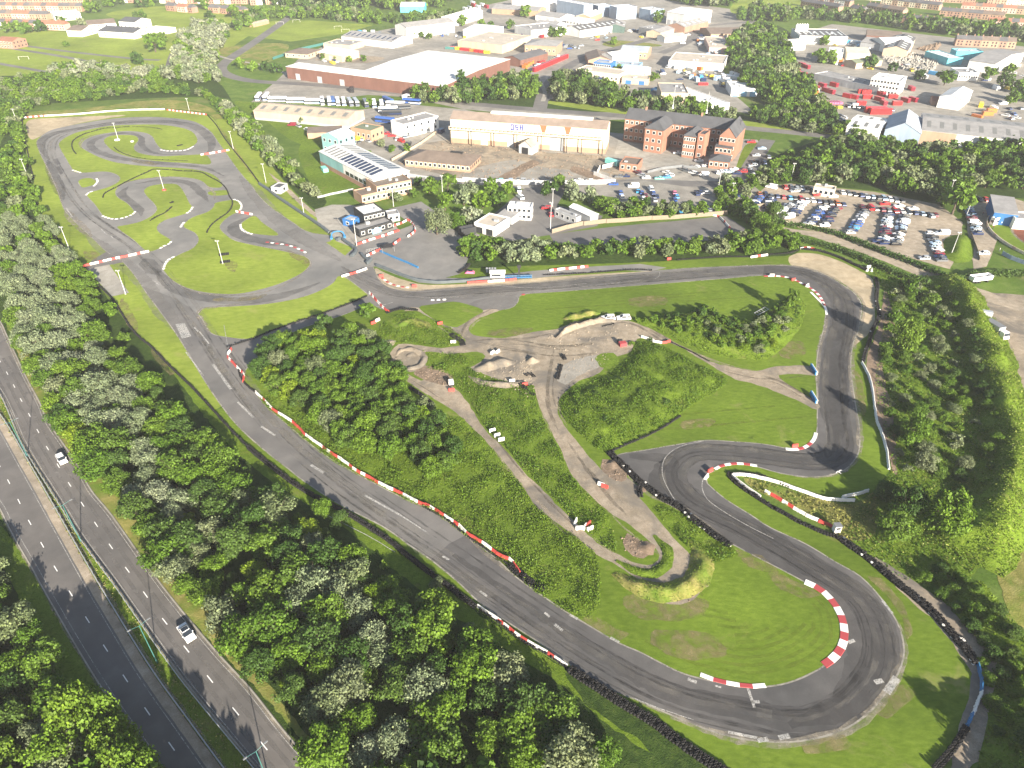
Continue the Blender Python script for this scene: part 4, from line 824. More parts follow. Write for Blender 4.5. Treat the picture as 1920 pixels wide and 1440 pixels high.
for x, y, r, k in ((820, 440, 6.0, 'grey'), (855, 430, 4.5, 'green'), (885, 415, 5.0, 'silver'), (835, 395, 4.5, 'green'), (870, 385, 5.0, 'silver'), (905, 390, 5, 'green'), (935, 385, 4.6, 'green'), (840, 360, 5, 'green'), (805, 362, 5, 'green'), (880, 362, 4.5, 'silver'), (920, 360, 4, 'green'), (955, 362, 3.6, 'green'), (775, 372, 2.6, 'green'), (745, 378, 3.0, 'grey'), (785, 350, 2.6, 'copper'), (1030, 365, 4.4, 'dark'), (1045, 352, 4, 'green'), (1075, 375, 5, 'silver'), (1105, 378, 4.4, 'silver'), (1125, 392, 4, 'green'), (1070, 360, 4, 'silver'), (1360, 350, 4.6, 'silver'), (1150, 402, 3, 'grey'), (1785, 402, 7.5, 'green'), (1770, 385, 5, 'dark'), (1800, 372, 5, 'green'), (1448, 420, 5, 'dark'), (1425, 432, 4.4, 'green'), (1400, 418, 4.5, 'dark'), (1450, 450, 4, 'green'), (1472, 458, 3.6, 'green')):
    tree(at(x, y), r, k, y < 420)
for x, y, r, k in ((695, 200, 3, 'green'), (520, 218, 3.2, 'green'), (538, 225, 3.0, 'green'), (478, 205, 2.6, 'green'), (570, 232, 2.6, 'grey'), (607, 112, 3.2, 'green'), (632, 114, 3.2, 'green'), (655, 116, 2.8, 'green'), (682, 115, 2.8, 'green'), (450, 128, 4.5, 'green'), (475, 133, 4.5, 'green'), (500, 135, 5, 'dark'), (522, 138, 5, 'dark'), (750, 60, 5, 'green'), (820, 62, 4.5, 'green'), (805, 74, 3.5, 'green'), (790, 70, 3.5, 'dark'), (775, 70, 3.5, 'green'), (866, 48, 6, 'green'), (903, 52, 5, 'green'), (920, 52, 4, 'dark'), (957, 54, 4.5, 'green'), (985, 32, 7, 'green'), (1050, 70, 6, 'green'), (1032, 68, 5, 'dark'), (1104, 38, 4, 'green'), (1150, 84, 3.5, 'green'), (1158, 138, 4, 'green'), (1225, 155, 4.4, 'green'), (1235, 42, 7, 'green'), (690, 300, 3.0, 'green'), (762, 285, 2.6, 'green'), (735, 285, 2.4, 'green'), (715, 275, 2.6, 'grey'), (1630, 128, 6, 'dark'), (1673, 134, 4, 'dark'), (1535, 118, 7, 'green'), (1555, 120, 6, 'green'), (1545, 85, 5, 'green'), (1770, 160, 7, 'green'), (1722, 150, 5, 'dark'), (1850, 152, 6, 'green'), (1890, 140, 5, 'green'), (1880, 165, 6, 'dark'), (1905, 175, 6, 'green'), (1915, 190, 6, 'dark'), (1895, 195, 5, 'green'), (1595, 250, 4, 'green'), (1640, 255, 4, 'green'), (1665, 262, 4.4, 'green'), (1700, 270, 4, 'grey')):
    tree(at(x, y), r, k, True)

# scrub between the white wall and the right hand bank
pts = scatter("1668,535 1700,530 1770,545 1800,590 1835,680 1855,760 1868,850 1845,930 1800,930 1740,900 1700,890 1680,860 1668,800 1656,720 1660,640 1672,590", 4.2, 41, 5000)
plant(pts, lambda p: random.choices(['green', 'dark', 'grey'], [.55, .12, .33])[0], 1.1, 2.5, kind='bush', h=.9)
for x, y, r, k, h in ((1692, 658, 4.4, 'green', 1.5), (1705, 832, 3.4, 'green', 1.55), (1690, 970, 3.8, 'dark', 1.6), (1702, 554, 3.0, 'green', 1.4), (1672, 605, 2.4, 'green', 1.4), (1745, 570, 2.8, 'yellow', .8), (1700, 545, 2.6, 'green', .8), (1770, 600, 2.4, 'grey', .8), (1760, 996, 5.2, 'green', 1.15), (1672, 1005, 4.4, 'green', .9), (1655, 935, 3.0, 'dark', 1), (1690, 965, 3.6, 'green', 1), (1700, 830, 3.2, 'green', .9), (1730, 880, 3.0, 'grey', .9), (1720, 780, 3.0, 'green', .8), (1660, 660, 2.4, 'green', .8), (1790, 830, 2.2, 'grey', .8)):
    tree(at(x, y), r, k, False, h)
pts = scatter("1720,1080 1790,1060 1810,1100 1870,1180 1920,1260 1920,1400 1880,1420 1850,1330 1830,1220 1770,1130", 2.6, 42, 3000)
plant(pts, lambda p: random.choices(['green', 'dark'], [.7, .3])[0], 1.2, 2.2, kind='bush', h=.8)
# bushes on the ridge inside the circuit
pts = scatter("1190,604 1240,598 1300,590 1320,575 1345,600 1400,605 1450,585 1480,560 1498,572 1490,610 1460,640 1430,668 1390,668 1340,655 1290,636 1240,618", 2.5, 43, 4000)
plant(pts, lambda p: random.choices(['green', 'dark', 'grey', 'yellow'], [.62, .1, .13, .15])[0], .9, 2.1, kind='bush', h=.8)
tree(at(1478, 590), 2.6, 'green', False, 1.5); tree(at(1313, 605), 1.6, 'dark', False, 1.1, 'bush')
pts = scatter("1180,625 1230,640 1290,680 1340,710 1330,735 1250,770 1170,800 1110,800 1075,780 1060,760 1090,735 1150,700", 4.5, 44, 60)
plant(pts, lambda p: random.choices(['green', 'dark'], [.6, .4])[0], .5, 1.3, kind='bush', h=.6)
plant(scatter(BELT, 4.6, 61, 3000), lambda p: random.choices(['green', 'dark', 'yellow'], [.7, .22, .08])[0], 1.4, 2.4, kind='bush', h=1.1)
# hedges along the dirt road
def hedge(line, w, h, key, label, step=1.0):
    pts = catmull(P(line), False, step); c = []; rh = np.random.RandomState(len(pts))
    for i, p in enumerate(pts):
        k = int(34*w*h/3); hh = h*(1+.35*noise.noise(Vector((p.x/4, p.y/4, 3))))
        u = rh.uniform(-1, 1, k); z = rh.uniform(.05, 1, k)**.7*hh
        for a, b in zip(u, z): c.append((p.x+rh.uniform(-.7, .7)+a*w/2*(1-.35*b/hh), p.y+rh.uniform(-.7, .7)+a*w*.25, b))
    c = np.array(c); n = rh.normal(size=c.shape)*.6+np.array([0, -.3, .7])
    e = obj('hedge', quads('hedge', c, n, .30, M[key], rh)); tag(e, label, 'hedge', 'hedges along the dirt road'); return e
hedge("1490,452 1520,458 1560,468 1600,482 1640,498 1690,520 1740,534", 2.6, 2.2, 'leafdark', 'shaggy dark hedge between the gravel trap bend and the dirt road')
hedge("1440,412 1480,424 1530,432 1580,446 1630,466 1690,488 1750,512 1790,530", 2.4, 2.0, 'leafdark', 'long clipped-looking hedge below the gravel car park')
hedge("1790,530 1830,520 1880,518 1960,520", 3.6, 2.2, 'leafdark', 'hedge beside the speedway turning corner at far right')
hedge("1560,262 1660,272 1760,290 1900,285", 3, 2.2, 'leaf', 'hedge in front of the long grey shed')
grow_all()
# ------------------------------------------------------------------ buildings
def wall_mat(name, c, dirt=.18, ribs=0.0, rot=0.0):
    m, nt, b = new_mat(name)
    n = world_noise(nt, .25, 4, .6, (1, 1, .35)); cc = ramp(nt, n, [(.3, tuple(q*(1-dirt) for q in c)), (.7, tuple(min(.85, q*(1+dirt*.4)) for q in c))])
    nt.links.new(cc, b.inputs['Base Color']); b.inputs['Roughness'].default_value = .7; b.inputs['Specular IOR Level'].default_value = .25
    return m
WM = {k: wall_mat('%s wall' % k, c) for k, c in dict(white=(.72, .71, .68), cream=(.66, .58, .44), brick=(.30, .18, .13), palebrick=(.36, .235, .16), brown=(.155, .080, .062), grey=(.36, .37, .38), tan=(.46, .37, .27), teal=(.22, .40, .40), bluegrey=(.26, .33, .42), blue=(.035, .14, .36), lightblue=(.20, .38, .55), turq=(.10, .42, .48), green=(.06, .10, .09), black=(.030, .032, .034), pink=(.52, .36, .30), redbrick=(.29, .150, .105), slate=(.16, .17, .18)).items()}
RM = {k: wall_mat('%s roof' % k, c, .22) for k, c in dict(white=(.70, .70, .68), palewhite=(.60, .60, .58), grey=(.27, .265, .26), dark=(.105, .105, .110), slate=(.085, .088, .095), tan=(.38, .32, .25), brown=(.17, .135, .11), beige=(.45, .40, .33), green=(.17, .20, .13), paleblue=(.42, .48, .55), tile=(.28, .13, .085), bluegrey=(.33, .37, .42), rust=(.25, .20, .165)).items()}
M['panelblue'] = plain('solar panel', (.030, .040, .075), .25, .1); M['rooflight'] = plain('translucent rooflight', (.50, .53, .52), .4); M['darklight'] = plain('dark rooflight', (.16, .16, .15), .5)
M['rust'] = plain('rust stain', (.22, .105, .05), .8)
def rect(a, b, c, h):
    A, B, Cc = at(*a, h), at(*b, h), at(*c, h); u = (B-A); L = u.length; u.normalize(); v = Vector((-u.y, u.x))
    D = (Cc-B).dot(v)
    if D < 0: v = -v; D = -D
    return A, u, v, L, D
def building(name, label, a, b, c, h, wall, roof, kind='gable', rise=None, cat='building', group=None, rooflights=0, rl='rooflight', doors=0, doorcol='grey', wins=0, floors=1, over=.25, plinth=None, chimney=0, lh=None):
    """a,b,c: near eave corners and a far one, read at eave height h. Local x runs a->b, local y away from the camera"""
    A, u, v, L, D = rect(a, b, c, h)
    flip = u.x*v.y-u.y*v.x < 0
    e = empty(name, (A.x, A.y, 0), math.atan2(u.y, u.x)); tag(e, label, cat, group)
    sy = -1 if flip else 1
    def Y(y): return y*sy
    def bx(m, x0, x1, y0, y1, z0, z1, i=0): m.box(x0, x1, min(Y(y0), Y(y1)), max(Y(y0), Y(y1)), z0, z1, i)
    W = WM[wall]; Rm = RM[roof]
    rise = rise if rise is not None else min(2.6, (D if kind == 'gable' else L)*.14)
    m = MB(); g = MB()
    def pr(mb, pts, axis, lo, hi, i=0):
        """polygon of (s,z) pushed along axis"""
        n = len(pts); q = []
        for w in (lo, hi):
            for s_, z in pts: q.append((w, Y(s_), z) if axis == 'x' else (s_, Y(w), z))
        f = [(k, (k+1) % n, n+(k+1) % n, n+k) for k in range(n)]+[tuple(range(n-1, -1, -1)), tuple(range(n, 2*n))]
        mb.add(q, f, i)
    if kind == 'flat':
        bx(m, 0, L, 0, D, 0, h); t = .35
        for q in ((-.03, L+.03, -.03, t), (-.03, L+.03, D-t, D+.03), (-.03, t, t, D-t), (L-t, L+.03, t, D-t)): bx(m, *q, h+.004, h+.55)
        bx(g, t, L-t, t, D-t, h+.01, h+.12)
        if L > 8:
            k = MB()
            for _ in range(int(min(4, 1+L*D/180))):
                x, y = random.uniform(.15, .8)*L, random.uniform(.2, .7)*D; bx(k, x, x+random.uniform(.9, 2), y, y+random.uniform(.8, 1.6), h+.12, h+random.uniform(.7, 1.3))
            k.build('roof_plant', WM['grey'], e)
    elif kind == 'gable':      # ridge along x
        pr(m, [(0, 0), (D, 0), (D, h), (D/2, h+rise), (0, h)], 'x', 0, L)
        pr(g, [(-over, h-over*rise/(D/2)+.02), (D/2, h+rise+.02), (D+over, h-over*rise/(D/2)+.02), (D+over, h-over*rise/(D/2)+.2), (D/2, h+rise+.22), (-over, h-over*rise/(D/2)+.2)], 'x', -over, L+over)
    elif kind == 'gabled':     # ridge along y (runs away)
        pr(m, [(0, 0), (L, 0), (L, h), (L/2, h+rise), (0, h)], 'y', 0, D)
        pr(g, [(-over, h-over*rise/(L/2)+.02), (L/2, h+rise+.02), (L+over, h-over*rise/(L/2)+.02), (L+over, h-over*rise/(L/2)+.2), (L/2, h+rise+.22), (-over, h-over*rise/(L/2)+.2)], 'y', -over, D+over)
    elif kind == 'mono':
        pr(m, [(0, 0), (D, 0), (D, h+rise), (0, h)], 'x', 0, L)
        pr(g, [(-over, h+.02), (D+over, h+rise+.02), (D+over, h+rise+.2), (-over, h+.2)], 'x', -over, L+over)
    elif kind == 'hip':
        bx(m, 0, L, 0, D, 0, h); k = min(L, D)/2; o = over*2
        b_ = [(-o, Y(-o), h+.01), (L+o, Y(-o), h+.01), (L+o, Y(D+o), h+.01), (-o, Y(D+o), h+.01)]; b2 = [(x, y, h+.15) for x, y, z in b_]
        r = [(k, Y(D/2), h+rise), (L-k, Y(D/2), h+rise)] if L >= D else [(L/2, Y(k), h+rise), (L/2, Y(D-k), h+rise)]
        fs = [(0, 1, 5, 4), (1, 2, 6, 5), (2, 3, 7, 6), (3, 0, 4, 7), (3, 2, 1, 0)]
        fs += [(4, 5, 9, 8), (5, 6, 9), (6, 7, 8, 9), (7, 4, 8)] if L >= D else [(4, 5, 8), (5, 6, 9, 8), (6, 7, 9), (7, 4, 8, 9)]
        g.add(b_+b2+r, fs)
    m.build('wall', W, e); rf = g.build('roof', Rm, e)
    if plinth:
        q = MB(); bx(q, -.04, L+.04, -.04, D+.04, 0, plinth[1]); q.build('plinth', WM[plinth[0]], e)
    if rooflights and kind in ('gable', 'gabled', 'mono', 'flat'):
        n = rooflights; ax = L if kind != 'gabled' else D; hw = (D if kind != 'gabled' else L)/2
        for i in range(n):
            s0 = ax*(i+.5)/n; w = ax/n*.16
            for side in ((0, 1) if kind in ('gable', 'gabled') else (0,)):
                q = MB(); t0, t1 = .25, .72; pts = []
                full = hw if kind in ('gable', 'gabled') else hw*2
                for ss, tt in ((s0-w, t0), (s0+w, t0), (s0+w, t1), (s0-w, t1)):
                    dd = full*tt; z = h+.24+(rise*tt if kind != 'flat' else -.08)
                    if side: dd = hw*2-dd
                    pts.append((ss, Y(dd), z) if kind != 'gabled' else (dd, Y(ss), z))
                low = [(x, y, z-.1) for x, y, z in pts]; q.add(low+pts, [(4, 5, 6, 7), (0, 1, 5, 4), (1, 2, 6, 5), (2, 3, 7, 6), (3, 0, 4, 7)])
                q.build('rooflight', M[rl], rf)
    for i in range(doors):
        x = L*(i+.5)/doors; w = min(2.0, L/doors*.32); d_ = MB(); bx(d_, x-w, x+w, -.06, .0, 0, min(4.2, h*.72)); d_.build('door', WM[doorcol], e)
    if wins:
        for fl in range(floors):
            z0 = h*(fl+.38)/floors; z1 = z0+min(1.4, h/floors*.42)
            for i in range(wins):
                x = L*(i+.5)/wins; w = min(.65, L/wins*.32); q = MB(); bx(q, x-w, x+w, -.05, .02, z0, z1); wo = q.build('window', M['glass'], e)
                q = MB(); bx(q, x-w-.08, x+w+.08, -.09, .0, z0-.12, z0-.005); q.build('sill', WM['white'], wo)
                q = MB(); bx(q, x-w-.16, x+w+.16, -.035, .02, z0-.004, z1+.2); q.build('frame', WM['white'], wo)
            nd = max(1, int(D/(L/wins))) if D < 60 else 0
            xs = L if abs(A.x+L) >= 0 and (A+u*L).x < 0 or True else 0
            side = L if A.x < 0 else 0
            for i in range(min(nd, 10)):
                y = D*(i+.5)/min(nd, 10); w = .6; q = MB(); bx(q, side-(.02 if side else .05), side+(.05 if side else .02), y-w, y+w, z0, z1); q.build('window', M['glass'], e)
    for i in range(chimney):
        q = MB(); x = L*(i+.3)/max(1, chimney); bx(q, x, x+.9, D*.45, D*.55, h, h+rise+1.5); q.build('chimney', WM['brick'], e)
    return e, L, D, Y
Bd = building
# --- the big brown and white warehouse
Bd('warehouse', 'long low brown clad wing joined to the big white roofed warehouse', (536, 125), (661, 141), (655, 130), 8, 'brown', 'white', 'mono', .3, 'warehouse', doors=3, doorcol='grey')
Bd('warehouse', 'vast white roofed warehouse with brown end wall in the middle distance', (661, 141), (830, 162), (984, 114), 8, 'brown', 'white', 'gable', 1.2, 'warehouse')
# --- coach depot
Bd('depot_shed', 'long tan pitched coach shed in front of the parked coaches', (475, 208), (652, 224), (688, 208), 5, 'tan', 'tan', 'gable', 2.2, 'shed', rooflights=8, rl='darklight', plinth=('grey', 1.2))
Bd('office', 'small brick office with moss green flat roof by the coaches', (657, 240), (695, 247), (714, 237), 5.5, 'palebrick', 'green', 'flat', cat='office', wins=4)
Bd('shed', 'low brown roofed shed left of the teal workshop', (576, 250), (640, 247), (642, 238), 3, 'palebrick', 'brown', 'mono', .6, 'shed')
Bd('office', 'white two storey depot office with grey flat roof', (757, 235), (822, 219), (800, 211), 7, 'white', 'grey', 'flat', cat='office', wins=5, floors=2)
Bd('workshop', 'pale teal clad workshop with grey pitched roof', (602, 253), (633, 260), (662, 249), 9, 'teal', 'paleblue', 'gabled', 2.0, 'workshop', wins=3, floors=2)
e, L, D, Y = Bd('works', 'teal and white works with rows of solar panels on its pale roof', (598, 284), (700, 337), (760, 317), 7, 'teal', 'palewhite', 'gable', 1.6, 'workshop', plinth=('brick', 2.2))
rf = [c for c in e.children if c.name.startswith('roof')][0]
for side in (0, 1):
    for i in range(14):
        x = L*(.06+.9*i/14) if i < 5 else L*(.38+.58*(i-5)/9); w = .7 if i < 5 else 1.25; hw = D/2
        q = MB(); pts = []
        for ss, tt in ((x-w, .16), (x+w, .16), (x+w, .86), (x-w, .86)):
            d = hw*tt; d = 2*hw-d if side else d; pts.append((ss, Y(d), 7.26+1.6*tt))
        q.add([(a, b, z-.1) for a, b, z in pts]+pts, [(4, 5, 6, 7), (0, 1, 5, 4), (1, 2, 6, 5), (2, 3, 7, 6), (3, 0, 4, 7)]); q.build('solar_panel' if i >= 5 else 'rooflight', M['panelblue'] if i >= 5 else M['darklight'], rf)
q = MB(); q.box(L*.46, L+.06, min(Y(-.06), Y(.0)), max(Y(-.06), Y(0)), 2.3, 6.9); q.build('cladding', WM['white'], e)
q = MB(); q.box(L-.02, L+.07, min(Y(.2), Y(D-.2)), max(Y(.2), Y(D-.2)), 4.0, 6.9); q.build('cladding', WM['white'], e)
for i in range(9):
    q = MB(); y0 = D*(.06+.1*i); q.box(L+.07, L+.12, min(Y(y0), Y(y0+D*.08)), max(Y(y0), Y(y0+D*.08)), 4.2, 5.8); q.build('window', M['glass'], e)
for i in range(6):
    q = MB(); x = L*(.5+.08*i); q.box(x, x+L*.065, min(Y(-.12), Y(-.06)), max(Y(-.12), Y(-.06)), 2.5, 4.2); q.build('window', M['glass'], e)
Bd('office', 'two storey brick office at the near end of the solar works', (706, 352), (771, 339), (760, 322), 6, 'palebrick', 'brown', 'flat', cat='office', wins=8, floors=2)
Bd('office', 'low flat roofed brick block with vents near the black cabin', (678, 369), (713, 361), (699, 350), 3.6, 'palebrick', 'brown', 'flat', cat='office', wins=4)
# --- circuit buildings
Bd('control_building', 'two storey black control building with white roof in the paddock', (682, 405), (721, 396), (693, 383), 5.6, 'black', 'white', 'flat', cat='building', wins=5, floors=2)
Bd('cabin', 'long dark timber cabin with blue door beside the pit lane', (674, 434), (736, 416), (715, 410), 2.8, 'black', 'grey', 'flat', cat='cabin', wins=5, doors=1, doorcol='lightblue')
Bd('cabin', 'small grey steel cabin right of the control building', (727, 405), (749, 402), (737, 395), 2.8, 'grey', 'grey', 'flat', cat='cabin', wins=2)
Bd('kiosk', 'small navy kiosk left of the control building', (642, 412), (660, 417), (655, 404), 2.5, 'blue', 'bluegrey', 'flat', cat='kiosk', wins=1)
Bd('marshal_hut', 'grey marshal hut with one square window on the grass bank', (508, 352), (525, 354), (527, 344), 2.6, 'grey', 'slate', 'flat', cat='hut', wins=1)
# --- foundry shed with sign, gantry columns and rust stains
e, L, D, Y = Bd('foundry_shed', 'tall cream foundry shed with rust stains and faded blue lettering', (844, 223), (1138, 243), (1147, 230), 12.6, 'cream', 'rust', 'gable', 2.6, 'factory', plinth=('palebrick', 2.6))
y0 = 1 if Y(1) > 0 else -1
def fb(m, x0, x1, d0, d1, z0, z1, i=0): m.box(x0, x1, min(Y(-d0), Y(-d1)), max(Y(-d0), Y(-d1)), z0, z1, i)
for xf in (.005, .145, .295, .445, .600, .748, .762, .855, .985):
    q = MB(); x = L*xf; fb(q, x-.2, x+.2, 2.6, 3.0, 0, 7.9); q.build('column', M['black'], e)
for z0, z1 in ((7.95, 8.25), (9.3, 9.6)):
    q = MB(); fb(q, 0, L, 2.5, 3.05, z0, z1); q.build('gantry_beam', WM['cream'], e)
for i in range(40):
    q = MB(); fb(q, L*i/40, L*i/40+.2, 2.6, 2.9, 8.25, 9.3); q.build('gantry_post', WM['cream'], e)
for x0, x1, z1 in ((.375, .415, 5.2), (.650, .738, 6.8), (.20, .245, 4.0)):
    q = MB(); fb(q, L*x0, L*x1, .05, .12, 0, z1); q.build('door', WM['grey'] if z1 != 4 else WM['cream'], e)
for xf in (.605, .758):
    q = MB(); x = L*xf; q.add([(x-1.9, Y(-.03), 12.5), (x+1.9, Y(-.03), 12.5), (x+1.5, Y(-.03), 10.6), (x+.7, Y(-.03), 8.3), (x-.5, Y(-.03), 8.3), (x-1.2, Y(-.03), 10.6)], [(0, 1, 2, 3, 4, 5)]); q.build('rust_stain', M['rust'], e)
M['letter'] = plain('faded blue lettering', (.03, .05, .22), .6)
def letters(word, x, z, s, parent, d):
    G = {'O': ['111', '101', '101', '101', '111'], 'S': ['111', '100', '111', '001', '111'], 'H': ['101', '101', '111', '101', '101']}
    for ch in word:
        q = MB()
        for r, row in enumerate(G[ch]):
            for k, b in enumerate(row):
                if b == '1': fb(q, x+k*s*.5, x+(k+1)*s*.5, d, d+.06, z-(r+1)*s*.5, z-r*s*.5)
        q.build('letter', M['letter'], parent); x += s*2
letters('OSH', L*.396, 12.1, 1.25, e, .01)
q = MB(); fb(q, L*.25, L*.9, -D*.42, -D*.62, 15.2, 16.2); q.build('ridge_vent', WM['white'], e)
e, L, D, Y = Bd('shelter', 'small open fronted concrete shelter in the foundry yard', (973, 272), (997, 276), (1005, 268), 4.2, 'grey', 'tan', 'gabled', 2.6, 'shelter')
q = MB(); q.box(L*.22, L*.72, min(Y(-.05), Y(.02)), max(Y(-.05), Y(.02)), 0, 3.4); q.build('opening', M['black'], e)
e, L, D, Y = Bd('canteen', 'low brick building with big brown hipped roof by the foundry', (759, 299), (881, 311), (897, 291), 3.4, 'palebrick', 'brown', 'hip', 3.0, 'building', wins=14)
q = MB(); q.box(L*.62, L*.8, min(Y(D*.48), Y(D*.56)), max(Y(D*.48), Y(D*.56)), 6.0, 6.9, 0); q.build('roof_vent', M['black'], e)
Bd('gatehouse', 'little red brick gatehouse with flat roof left of the school', (1162, 307), (1196, 311), (1211, 299), 3.4, 'redbrick', 'brown', 'flat', cat='building', wins=3)
# --- red brick school
def sch(label, a, b, c, h, kind='hip', rise=3.2, wins=3, floors=3, roof='slate', wall='redbrick', ch=0): return Bd('school_wing', label, a, b, c, h, wall, roof, kind, rise, 'school', 'red brick school wings', wins=wins, floors=floors, chimney=ch)
sch('long rear range of the red brick school with slate roof', (1172, 222), (1384, 246), (1392, 232), 12.0, 'gable', 3.8, 22, 3, ch=2)
sch('left projecting wing of the red brick school, three windows wide', (1210, 240), (1244, 245), (1258, 226), 12.0, 'hip', 3.6)
sch('middle stair wing of the red brick school', (1283, 254), (1305, 257), (1316, 243), 11.0, 'hip', 2.6, 5, 3)
sch('narrow brick stair tower beside the middle school wing', (1309, 252), (1322, 254), (1328, 246), 12.5, 'flat', 1, 1, 3)
sch('tall right hand school wing with stone parapet and dormer', (1350, 254), (1380, 258), (1392, 236), 12.0, 'gabled', 4.5, 4, 3)
sch('two storey front annexe below the right school wing', (1341, 275), (1372, 279), (1378, 268), 7.0, 'mono', 1.2, 4, 2)
sch('single storey hipped porch block at the front of the school', (1330, 300), (1367, 304), (1373, 294), 4.0, 'hip', 2.2, 4, 1)
for x, y in ((1257, 224), (1319, 234)):
    e = empty('flagpole', tuple(at(x, y+14, 0))+(0,)); q = MB(); q.tube((0, 0, 12), (0, 0, 22), .12, .06, 6); q.build('pole', M['polewhite'], e); q = MB(); q.box(-.5, .5, -.5, .5, 10.5, 12.6, 0, (-.15, .15, -.15, .15)); q.build('turret', WM['white'], e)
    tag(e, 'white flagpole on the %s of the school roof' % ('left wing ridge' if x < 1300 else 'middle'), 'flagpole')
# --- depots between the trees
Bd('shed', 'open fronted pale workshop with striped roof behind the hedge trees', (889, 419), (927, 428), (952, 409), 3.6, 'white', 'beige', 'flat', cat='shed', doors=2, doorcol='black')
Bd('shed', 'grey shed just behind the pale workshop', (934, 402), (960, 408), (972, 396), 3.2, 'grey', 'grey', 'mono', .5, 'shed', doors=1, doorcol='black')
Bd('site_office', 'stacked white site offices beside the yard entrance', (952, 388), (996, 391), (999, 382), 5.4, 'white', 'white', 'flat', cat='office', wins=5, floors=2)
Bd('cabin', 'grey portable cabin left of the white portable shed', (1040, 394), (1080, 410), (1086, 405), 3, 'grey', 'grey', 'flat', cat='cabin', wins=4)
Bd('shed', 'white curved roof portable shed behind the panel fence', (1068, 388), (1107, 406), (1121, 401), 3.6, 'grey', 'white', 'gable', .9, 'shed')
Bd('container', 'dark steel container at the left end of the pale workshop', (865, 433), (893, 427), (890, 421), 2.6, 'black', 'slate', 'flat', cat='container')
Bd('container', 'pale container with dark hatches at the top of the gravel car park', (1526, 352), (1565, 358), (1567, 351), 3.4, 'cream', 'beige', 'flat', cat='container', wins=4)
